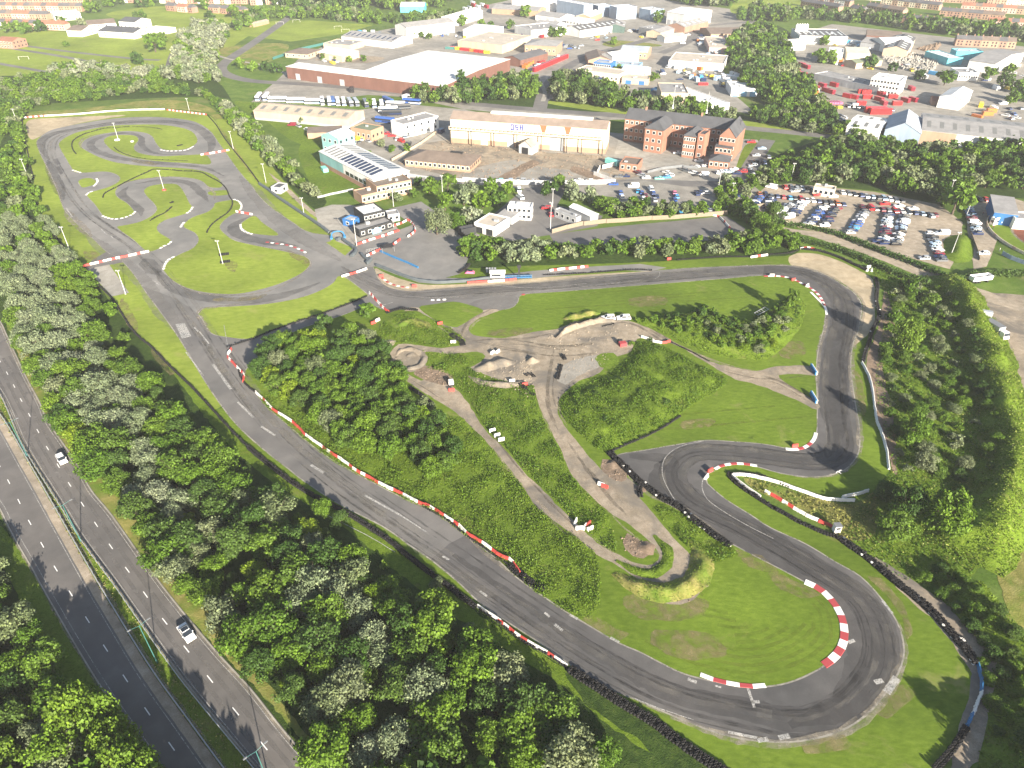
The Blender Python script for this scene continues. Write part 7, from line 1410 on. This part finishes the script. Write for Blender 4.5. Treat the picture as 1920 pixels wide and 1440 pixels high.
# painted marks and patches on the circuit
def mark(s, mat='paint', lvl=7.0): area('track_marking', s, M[mat], lvl, False, .04)
mark("329,608 346,606 359,631 341,635")
for a, b, w in (("399,683", "433,730", .75), ("446,754", "475,783", .55), ("490,800", "516,817", .6), ("583,872", "607,887", .7), ("684,929", "752,967", .5), ("752,967", "800,998", .3), ("900,1109", "913,1118", .5), ("1021,1149", "1031,1157", .5), ("1040,1171", "1055,1183", .6), ("1068,1153", "1083,1161", .5), ("1144,1196", "1161,1205", .6), ("1289,1273", "1306,1280", .7), ("1402,1290", "1414,1327", .5), ("1408,1317", "1424,1316", .6), ("1653,1125", "1673,1151", .6), ("1681,1271", "1662,1299", 1.3), ("348,660", "382,705", .3), ("374,622", "392,645", .4), ("364,614", "372,622", .5), ("190,430", "200,440", .5), ("208,443", "216,450", .4), ("238,470", "246,478", .5), ("124,390", "136,407", .5), ("290,528", "298,534", .5), ("455,585", "500,600", .0), ("348,778", "356,784", .4), ("830,1043", "842,1050", .5), ("708,575", "738,567", .25), ("1340,1286", "1352,1289", .4), ("1365,1373", "1420,1384", .5), ("1420,1389", "1440,1386", .8), ("1460,1384", "1480,1380", .9), ("1640,1280", "1655,1276", .9), ("1590,1205", "1602,1201", .7)):
    if w: ribbon('track_marking', P(a+' '+b), w, M['paint'], 7.1, .05, smooth=False)
for s in ("1320,827 1280,836 1255,850 1243,868 1242,890 1250,912 1264,936 1279,958", "1340,883 1322,893 1316,912 1325,935 1350,955 1400,985 1450,1010", "1190,1310 1240,1330 1300,1350", "600,960 690,1005 740,1035", "905,533 1000,540 1100,532", "1000,548 1200,526", "1236,510 1237,517 1228,523", "758,555 800,558 860,557", "420,610 428,655"):
    ribbon('track_marking', s, .16, M['paint'], 7.2, .04)
# crash barriers of the central reservation
def crash(line, label):
    pts = [p for p in line if -60 < pix(p)[0] < 700]; e = empty('crash_barrier', (0, 0, 0)); b = MB(); pb = MB()
    for i in range(len(pts)-1):
        a, c = pts[i], pts[i+1]; t = (c-a).normalized(); q = Vector((-t.y, t.x))
        for z0, z1, w in ((.50, .62, .07), (.66, .78, .07), (.60, .68, .03)):
            b.hexa([((a-q*w).x, (a-q*w).y, z0), ((c-q*w).x, (c-q*w).y, z0), ((c+q*w).x, (c+q*w).y, z0), ((a+q*w).x, (a+q*w).y, z0), ((a-q*w).x, (a-q*w).y, z1), ((c-q*w).x, (c-q*w).y, z1), ((c+q*w).x, (c+q*w).y, z1), ((a+q*w).x, (a+q*w).y, z1)])
    for p, t in march(pts, 2.4): pb.box(p.x-.06, p.x+.06, p.y-.06, p.y+.06, 0, .66)
    b.build('rail', M['steel'], e); o = pb.build('posts', M['steel'], e); o['kind'] = 'stuff'; tag(e, label, 'crash barrier', 'crash barriers of the central reservation')
crash(offset_line(IR, .2), 'steel crash barrier beside the left carriageway'); crash(offset_line(EL_, -.35), 'steel crash barrier beside the right carriageway')
o = band('median_grass', "0,784 52,871 112,976 172,1081 206,1138 281,1258 353,1358 415,1443 500,1558", "0,738 47,840 117,953 155,1015 219,1102 300,1218 353,1290 469,1430 580,1562", 'rough', 2.8)
tufts('median_weeds', o, 4, .2, M['drytuft'], .25, 51)
# lamp columns
def lamp_column(x, y, label, h=11.0, mat='teal', double=True, rz=0.0):
    p = at(x, y); e = empty('lamp_column', (p.x, p.y, 0), rz); q = MB(); q.tube((0, 0, 0), (0, 0, 1.6), .14, .13, 8); q.tube((0, 0, 1.6), (0, 0, h), .085, .06, 8); q.build('pole', M[mat], e)
    for s in ((-1, 1) if double else (1,)):
        q = MB(); q.tube((0, 0, h-.05), (s*1.5, 0, h+.3), .04, .03, 6); q.build('arm', M[mat], e); q = MB(); q.box(min(s*1.4, s*2.0), max(s*1.4, s*2.0), -.11, .11, h+.24, h+.36); q.build('lamp_head', WM['slate'], e)
    tag(e, label, 'lamp post', 'lamp columns of the dual carriageway')
ra = math.atan2((CR[14]-CR[12]).y, (CR[14]-CR[12]).x)+math.pi/2
lamp_column(295, 1243, 'teal lamp column with two arms standing opposite the white saloon', rz=ra); lamp_column(152, 1015, 'teal double arm lamp column second up the central reservation', rz=ra); lamp_column(52, 857, 'teal double arm lamp column near the left edge', rz=ra); lamp_column(-16, 742, 'farthest lamp column at the left edge', rz=ra); lamp_column(507, 1476, 'nearest lamp column below the bottom edge', rz=ra); lamp_column(-80, 640, 'lamp column beyond the left edge', rz=ra)
def flood(x, y, h, label, arms=2):
    p = at(x, y); e = empty('floodlight_pole', (p.x, p.y, hill_z(p))); q = MB(); q.tube((0, 0, 0), (0, 0, h), .11, .07, 8); q.build('pole', M['polewhite'], e)
    for i in range(arms): q = MB(); s = (i-(arms-1)/2)*.9; q.box(s-.28, s+.28, -.15, .15, h-.1, h+.3); q.build('lamp_head', M['steel'], e)
    q = MB(); q.box(-.25, .25, -.25, .25, 0, .5); q.build('base', M['concrete'], e); tag(e, label, 'floodlight', 'floodlight poles round the circuit')
for x, y, h, lb in ((418, 495, 9.2, 'floodlight pole between two tyre blocks on the big island'), (131, 470, 9.6, 'floodlight pole by the left tyre wall above the barrier'), (55, 338, 10, 'floodlight pole at the kink of the left tyre wall'), (33, 231, 8, 'floodlight pole left of the gravel corner'), (222, 262, 8.9, 'floodlight pole with white base pad on the upper island'), (355, 207, 7, 'floodlight pole behind the top right barrier'), (438, 281, 9.5, 'floodlight pole right of the upper loop'), (499, 343, 9, 'floodlight pole beside the marshal hut'), (570, 401, 7, 'floodlight pole behind the long sleeved wall'), (669, 461, 11, 'white pole at the left end of the cabin barrier'), (307, 354, 8.5, 'floodlight pole with red base on the middle island'), (738, 387, 8, 'pale pole behind the control building'), (830, 366, 9, 'pale pole between the bushy trees'), (1036, 388, 8, 'pale pole by the grey portable cabin'), (1032, 433, 12, 'thin pole at the left end of the panel fence'), (1346, 358, 10, 'lamp pole above the round silver bush'), (1783, 478, 9.1, 'tall white pole on the shaded grass mound'), (1372, 368, 6, 'short pole beside the silver bush'), (1483, 338, 8, 'pole at the edge of the right hand wood'), (1776, 375, 9, 'pole beside the big tree in the car park'), (1812, 404, 9, 'pole by the cars near the speedway stand'), (236, 552, 9, 'dark pole by the left tyre wall below the concrete pad')): flood(x, y, h, lb)
for x, y, m_, lb in ((220, 263, 'white', 'round white pad at the foot of the upper island pole'), (248, 266, 'white', 'white block on the upper island'), (308, 357, 'redp', 'red pad at the foot of the middle island pole')):
    p = at(x, y); q = MB(); q.tube((0, 0, .0), (0, 0, .5), 1.5 if x == 220 else .9, 1.3 if x == 220 else .8, 16); tag(q.build('base_pad', M[m_], None, (p.x, p.y, .09)), lb, 'pad', 'base pads on the islands')
# start platform, arch and paddock clutter
p = at(933, 522); e = empty('start_cabin', (p.x, p.y, .06)); q = MB(); q.box(-2.6, 2.6, -1, 1, .6, 2.6); q.build('shell', WM['white'], e); q = MB(); q.box(-2.2, 1.2, -1.05, -1, 1.3, 2.1); q.build('window', M['glass'], e); q = MB(); q.box(-2.9, 2.9, -1.3, 1.3, 2.6, 2.75); q.build('roof', WM['white'], e); q = MB(); q.box(-2.6, 2.6, -1.1, 1.1, 0, .6); q.build('base', M['black'], e); tag(e, 'white start cabin on the pit wall', 'cabin')
p = at(972, 522); e = empty('start_platform', (p.x, p.y, .06), .05); q = MB(); q.box(-4.8, 4.8, -.8, .8, .5, .7); q.build('deck', M['bluep'], e)
for i in range(9): q = MB(); q.tube((-4.7+i*1.17, -.75, 0), (-4.7+i*1.17, -.75, 1.6), .04, .04, 5); q.build('post', M['bluep'], e)
q = MB(); q.box(-4.8, 4.8, -.8, -.72, 1.5, 1.6); q.build('rail', M['bluep'], e); q = MB(); q.box(-.1, .5, -.1, .1, 0, 4.2); q.box(-.5, .9, -.2, .2, 4.2, 5.2); q.build('light_board', M['black'], e); tag(e, 'blue railed start platform with black light board', 'platform')
p = at(921, 510); e = empty('trophy_rack', (p.x, p.y, .06))
for i in range(4): q = MB(); q.box(-1.9+i*1.0, -1.2+i*1.0, -.6, .6, 0, 1.5); q.build('crate', WM['grey'], e)
tag(e, 'row of four grey crates on the grass beside the pits', 'crates')
p = at(634, 446); e = empty('arch', (p.x, p.y, .06), .25); q = MB()
pa = [(-3.2, 0), (-3.0, 2.2), (-2.0, 3.2), (0, 3.5), (2.0, 3.2), (3.0, 2.2), (3.2, 0)]
for a, b in zip(pa, pa[1:]): q.tube((a[0]*.8, 0, a[1]*.8), (b[0]*.8, 0, b[1]*.8), .26, .26, 10)
q.build('tube', M['bluep'], e)
for s in (-1, 1): q = MB(); q.box(s*2.6-.5, s*2.6+.5, -1.0, 1.0, 0, .7); q.build('base', M['bluep'], e)
tag(e, 'blue inflatable arch at the paddock gate', 'arch')
p = at(727, 470); e = empty('gazebo', (p.x, p.y, .06), .35); q = MB(); q.add([(-2.4, -1.8, 2.1), (2.4, -1.8, 2.1), (2.4, 1.8, 2.1), (-2.4, 1.8, 2.1), (-.8, 0, 2.9), (.8, 0, 2.9)], [(0, 1, 5, 4), (1, 2, 5), (2, 3, 4, 5), (3, 0, 4), (3, 2, 1, 0)]); q.build('canopy', M['black'], e)
for x in (-2.3, 2.3):
    for y in (-1.7, 1.7): q = MB(); q.tube((x, y, 0), (x, y, 2.1), .05, .05, 5); q.build('leg', M['steel'], e)
q = MB(); q.box(-2.35, 2.35, 1.65, 1.75, .2, 2.1); q.build('wall', M['black'], e); tag(e, 'black gazebo on the paddock paving', 'gazebo')
e = sleeve_wall("713,472 740,484 765,494 784,503", 'long bright blue rail barrier in the paddock', .7, .5, 'bluep', 'rail_barrier', False)
p = at(701, 470); e = empty('bike_rack', (p.x, p.y, .06), .42)
for i in range(10): q = MB(); q.tube((-3+i*.66, -.4, 0), (-3+i*.66, -.2, 1.1), .03, .03, 4); q.tube((-3+i*.66, .4, 0), (-3+i*.66, -.2, 1.1), .03, .03, 4); q.build('hoop', M['steel'], e)
q = MB(); q.tube((-3, -.2, 1.1), (3, -.2, 1.1), .03, .03, 4); q.build('rail', M['steel'], e); tag(e, 'steel barrier hoops at the pit entrance', 'rack')
p = at(881, 512); e = empty('covered_kart', (p.x, p.y, .06), 1.5); q = MB(); q.box(-.9, .9, -1.8, 1.8, .1, .8, 0, (-.6, .6, -1.2, .9)); q.build('cover', CM['pink'], e); q = MB(); q.box(-.5, .5, -1.0, .4, .8, 1.15); q.build('seat_hump', CM['black'], e); tag(e, 'pinkish covered kart on the grass above the pit wall', 'kart')
p = at(846, 722); e = empty('crate_stack', (p.x, p.y, hill_z(p)), .2); q = MB(); q.box(-.7, .7, -.6, .6, .5, 1.7); q.build('box', M['white'], e); q = MB(); q.box(-.8, .8, -.7, .7, 0, .5); q.build('base', M['black'], e); tag(e, 'white box on a dark base in the central meadow', 'box')
p = at(1167, 648); e = empty('red_crate', (p.x, p.y, .1), .3); q = MB(); q.box(-1.1, 1.1, -.8, .8, 0, 1.1); q.build('box', M['redk'], e); q = MB(); q.box(-.9, .3, .85, 1.6, 0, 1.4); q.build('drum', M['black'], e); tag(e, 'rusty red crate beside dark drums in the earth yard', 'crate')
for x, y in ((1525, 696), (1525, 748)):
    p = at(x, y); e = empty('padded_board', (p.x, p.y, .1)); q = MB(); q.box(-.35, .05, -2.2, 2.2, 0, 1.2); q.build('board', M['bluep'], e); q = MB(); q.box(.05, .3, -2.2, 2.2, 0, 1.1); q.build('pad', M['white'], e); tag(e, 'blue padded board closing the %s path beside the track' % ('upper' if y < 720 else 'lower'), 'board', 'padded boards')
# scrap by the ridge bushes: a bare metal frame
p = at(1425, 595); e = empty('scrap_frame', (p.x, p.y, 2.2), .7)
for i in range(6): q = MB(); q.tube((-3+i*1.2, -.8, 0), (-3+i*1.2, .8, .3), .06, .06, 5); q.build('rung', M['steel'], e)
for y in (-.8, .8): q = MB(); q.tube((-3, y, .15), (3.2, y, .15), .08, .08, 5); q.build('side', M['steel'], e)
tag(e, 'ladder like scrap metal frame lying on the bushes of the ridge', 'scrap')
p = at(1567, 996); e = empty('marshal_post', (p.x, p.y, .05), .1); q = MB(); q.box(-.7, .7, -.6, .6, 0, 1.9); q.build('shell', M['white'], e); q = MB(); q.box(-.8, .8, -.7, .7, 1.9, 2.0); q.build('roof', WM['slate'], e); q = MB(); q.box(-.5, .5, -.63, -.6, 1.0, 1.6); q.build('window', M['glass'], e); tag(e, 'small white marshal box behind the hairpin tyre wall', 'hut')
# fences
def panel_fence(s, h, w, mat, label, name='panel_fence', cat='fence'):
    e = None
    for i, (p, t) in enumerate(march(line_pts(s, False, 1), w)):
        if e is None: e = empty(name, (p.x, p.y, 0)); m0 = p
        q = BLP.get((w, h, mat))
        if q is None:
            b = MB(); b.box(0, w-.06, -.04, .04, .05, h); b.box(-.06, .06, -.07, .07, 0, h+.1); q = BLP[w, h, mat] = b.me('panel', mat)
        obj('panel', q, e, (p.x-m0.x, p.y-m0.y, random.uniform(-.04, .02)), math.atan2(t.y, t.x))
    tag(e, label, cat, 'fences and boundary walls')
BLP = {}
panel_fence("1035,438 1062,430 1087,424 1130,419 1166,417 1215,413 1262,411 1310,407 1360,403", 1.9, 2.0, M['timber'], 'long timber panel fence behind the fenced asphalt yard')
panel_fence("1473,423 1500,426 1530,431 1553,436", 1.8, 1.9, WM['cream'], 'pale panel fence between the car park and the dirt road')
panel_fence("868,341 940,345 1010,347 1080,347 1150,345", 2.3, 2.6, WM['grey'], 'grey concrete panel wall along the front of the foundry yard', 'boundary_wall', 'wall'); panel_fence("1152,343 1118,330 1124,318 1150,312 1160,308", 2.0, 2.4, WM['white'], 'white panel fence round the corner of the foundry yard')
panel_fence("760,330 800,336 840,340 868,341", 1.6, 2.6, WM['grey'], 'low wall from the solar works to the foundry wall', 'boundary_wall', 'wall'); panel_fence("735,302 760,288 790,270 815,252", 1.4, 2.5, WM['tan'], 'low wall beside the narrow lane left of the foundry', 'boundary_wall', 'wall')
panel_fence("596,372 620,366 658,358", 1.0, 2.2, WM['grey'], 'low grey wall below the works lawn', 'boundary_wall', 'wall'); panel_fence("1214,325 1240,318 1275,314 1300,316", 1.3, 2.4, WM['slate'], 'dark metal railings in front of the school court')
panel_fence("1400,392 1432,388 1440,400 1470,420", 1.7, 2.2, M['timber'], 'dark timber fence at the left corner of the gravel car park'); panel_fence("512,112 530,106 560,95 600,86 640,76", 2.0, 3.0, M['teal'], 'green mesh fence along the edge of the estate', 'mesh_fence')
panel_fence("835,92 880,94 940,96", 2.0, 3, M['teal'], 'green mesh fence behind the plant yard', 'mesh_fence')
# goal posts on the pitch
for x, y, lb in ((525, 46, 'white goal at the far left of the football pitch'), (556, 42, 'white goal at the middle of the football pitch'), (634, 54, 'white goal at the right of the football pitch'), (648, 60, 'pole like goal at the near corner of the pitch'), (45, 112, 'white goal on the park grass')):
    p = at(x, y); e = empty('goal', (p.x, p.y, 0), .2); q = MB(); q.tube((-3.6, 0, 0), (-3.6, 0, 2.4), .07, .07, 6); q.tube((3.6, 0, 0), (3.6, 0, 2.4), .07, .07, 6); q.tube((-3.6, 0, 2.4), (3.6, 0, 2.4), .07, .07, 6); q.build('frame', M['white'], e); q = MB(); q.tube((-3.6, 0, 2.4), (-3.6, 1.8, 0), .04, .04, 5); q.tube((3.6, 0, 2.4), (3.6, 1.8, 0), .04, .04, 5); q.build('stay', M['white'], e); tag(e, lb, 'goal', 'football goals')
# speedway at the right edge
sc_ = at(1985, 452)
def ring(name, r0, r1, mat, lvl, a0=0, a1=2*math.pi, n=64):
    v = []; f = []
    for i in range(n+1):
        t = a0+(a1-a0)*i/n
        for r in (r0, r1): v.append((sc_.x+r*math.cos(t), sc_.y+r*1.35*math.sin(t), LV*lvl))
    f = [(2*i, 2*i+1, 2*i+3, 2*i+2) for i in range(n)]; tag(obj(name, mesh(name, v, f, M[mat])), kind='structure')
M['shale'] = ground_mat('red shale', (.13, .045, .03), (.18, .065, .042), (.22, .09, .06), .06, .5, 4)
ring('speedway_grass', 15.2, 23, 'grass', 4.5); ring('speedway_kerb', 14.2, 15.4, 'scuff', 4.8); ring('speedway_track', 5, 14.6, 'shale', 4.7); ring('speedway_grass', 0, 5.1, 'grass', 4.6)
e = empty('speedway_wall', (sc_.x, sc_.y, 0)); n = 46
for i in range(n):
    t = 1.75+(4.4-1.75)*i/n; t2 = 1.75+(4.4-1.75)*(i+.93)/n; b = MB(); v = []
    for z in (0, 1.1):
        for tt, r in ((t, 23.1), (t2, 23.1), (t2, 23.3), (t, 23.3)): v.append((r*math.cos(tt), r*1.35*math.sin(tt), z))
    b.hexa(v); b.build('panel', WM['cream'] if i % 7 else WM['pink'], e)
tag(e, 'curved pale wall round the speedway track', 'wall')
Bd('grandstand', 'speedway grandstand with grey roof and blue rear wall', (1865, 398), (1910, 404), (1985, 386), 5.0, 'blue', 'grey', 'mono', 1.0, 'grandstand'); Bd('kiosk', 'white and red snack kiosk in front of the grandstand', (1866, 412), (1894, 406), (1892, 402), 2.6, 'white', 'brown', 'flat', cat='kiosk', wins=2); Bd('clubhouse', 'white block on the right of the grandstand', (1904, 412), (1985, 418), (1985, 404), 4, 'white', 'grey', 'flat', cat='building')
panel_fence("1878,478 1895,487 1930,500", 1.6, 2.2, WM['bluegrey'], 'blue grey fence in front of the speedway'); panel_fence("1820,440 1826,456 1832,472 1836,488", 1.0, 2.0, M['timber'], 'low dark rail between the mound and the speedway path')
mound('grass_mound', "1772,448 1800,440 1822,448 1826,470 1818,490 1790,492 1772,480", M['rough'], 3.0, 7, 3.9, 2.0)
# people walking by the speedway: one continuous skinned body
def person_mesh(name, shirt, trousers, stride=.22):
    pts = [(0, 0, .95), (0, 0, 1.2), (0, 0, 1.42), (0, .0, 1.52), (0, .02, 1.66), (.17, 0, 1.40), (.24, .05, 1.14), (.22, .12, .90), (-.17, 0, 1.40), (-.24, -.05, 1.14), (-.22, -.10, .90), (.09, stride*.5, .50), (.10, stride, .06), (.10, stride+.16, .04), (-.09, -stride*.4, .50), (-.10, -stride, .08), (-.10, -stride+.15, .04)]
    ed = [(0, 1), (1, 2), (2, 3), (3, 4), (2, 5), (5, 6), (6, 7), (2, 8), (8, 9), (9, 10), (0, 11), (11, 12), (12, 13), (0, 14), (14, 15), (15, 16)]
    rad = [.15, .15, .16, .06, .115, .065, .05, .035, .065, .05, .035, .08, .05, .045, .08, .05, .045]
    me = bpy.data.meshes.new(name); me.from_pydata(pts, ed, []); o = bpy.data.objects.new(name, me); COL.objects.link(o)
    o.modifiers.new('skin', 'SKIN'); o.modifiers.new('smooth', 'SUBSURF').levels = 1
    sv = me.skin_vertices[0].data
    for i, r in enumerate(rad): sv[i].radius = (r, r*.8, )
    sv[0].use_root = True
    dg = bpy.context.evaluated_depsgraph_get(); m2 = bpy.data.meshes.new_from_object(o.evaluated_get(dg)); bpy.data.objects.remove(o)
    m2.name = name; m2.materials.clear()
    for m_ in (M['skin'], CM[shirt], CM[trousers], M['black']): m2.materials.append(m_)
    for p in m2.polygons:
        z = p.center.z; x = abs(p.center.x); p.material_index = (3 if z > 1.70 or (z > 1.6 and p.center.y < -.03) else 0 if z > 1.5 else 0 if (x > .18 and z < 1.02) else 1 if z > .92 else 3 if z < .09 else 2); p.use_smooth = True
    return m2
PM = [person_mesh('person', a, b, s) for a, b, s in (('navy', 'black', .22), ('maroon', 'navy', .2), ('white', 'grey', .25), ('grey', 'black', .15))]
for i, (x, y, rz, k, lb) in enumerate(((1838, 427, 1.2, 0, 'person in a navy top walking past the parked van by the speedway'), (1851, 432, 2.0, 0, 'person in dark clothes walking alone on the speedway path'), (1861, 430, .4, 1, 'person in a maroon top walking towards the kiosk'), (1855, 424, 2.6, 3, 'person in a grey top beside the red car'), (1842, 404, .3, 1, 'person in a maroon top behind the kiosk'), (1876, 422, 1.9, 2, 'person in a white top queueing at the kiosk'), (1880, 421, 2.2, 3, 'person in a grey top queueing at the kiosk'), (1884, 420, 2.4, 1, 'person in a maroon top at the kiosk counter'), (1873, 472, .9, 2, 'person in a white top by the speedway fence'), (724, 446, .9, 3, 'person in a grey top standing by the dark cabin'))):
    p = at(x, y); o = obj('person', PM[k], None, (p.x, p.y, .05), rz); tag(o, lb, 'person')
# a gull gliding low over the bend
gp = at(1573, 885, 9); q = MB(); q.tube((0, -.30, 0), (0, .12, .02), .05, .085, 8); q.tube((0, .12, .02), (0, .30, .05), .085, .045, 8); q.add([(0, -.28, .0), (-.10, -.48, 0), (.10, -.48, 0)], [(0, 1, 2)])
e = empty('gull', (gp.x, gp.y, 9), .5); q.build('body', M['white'], e)
for s in (-1, 1): q = MB(); q.hexa([(s*.04, -.08, .02), (s*.04, .14, .02), (s*.40, .20, .16), (s*.40, .02, .16), (s*.04, -.08, .05), (s*.04, .14, .05), (s*.40, .20, .18), (s*.40, .02, .18)]); q.hexa([(s*.40, .02, .16), (s*.40, .20, .16), (s*.78, .02, .08), (s*.74, -.04, .08), (s*.40, .02, .18), (s*.40, .20, .18), (s*.78, .02, .09), (s*.74, -.04, .09)]); q.build('wing', M['white'], e)
e.scale = (1.3, 1.3, 1.3); tag(e, 'white gull gliding low over the dark bend', 'bird')

# ------------------------------------------------------------------ evening haze
M['haze'] = bpy.data.materials.new('haze'); M['haze'].use_nodes = True; nt = M['haze'].node_tree
for n_ in list(nt.nodes):
    if n_.type != 'OUTPUT_MATERIAL': nt.nodes.remove(n_)
pv = nt.nodes.new('ShaderNodeVolumePrincipled'); pv.inputs['Color'].default_value = (.93, .95, 1, 1); pv.inputs['Density'].default_value = .00012; pv.inputs['Anisotropy'].default_value = .0
nt.links.new(pv.outputs[0], nt.nodes['Material Output'].inputs['Volume'])
q = MB(); q.box(-1700, 1700, -250, 3300, -1.2, 135)
tag(q.build('haze', M['haze']), kind='stuff')
finish_labels()
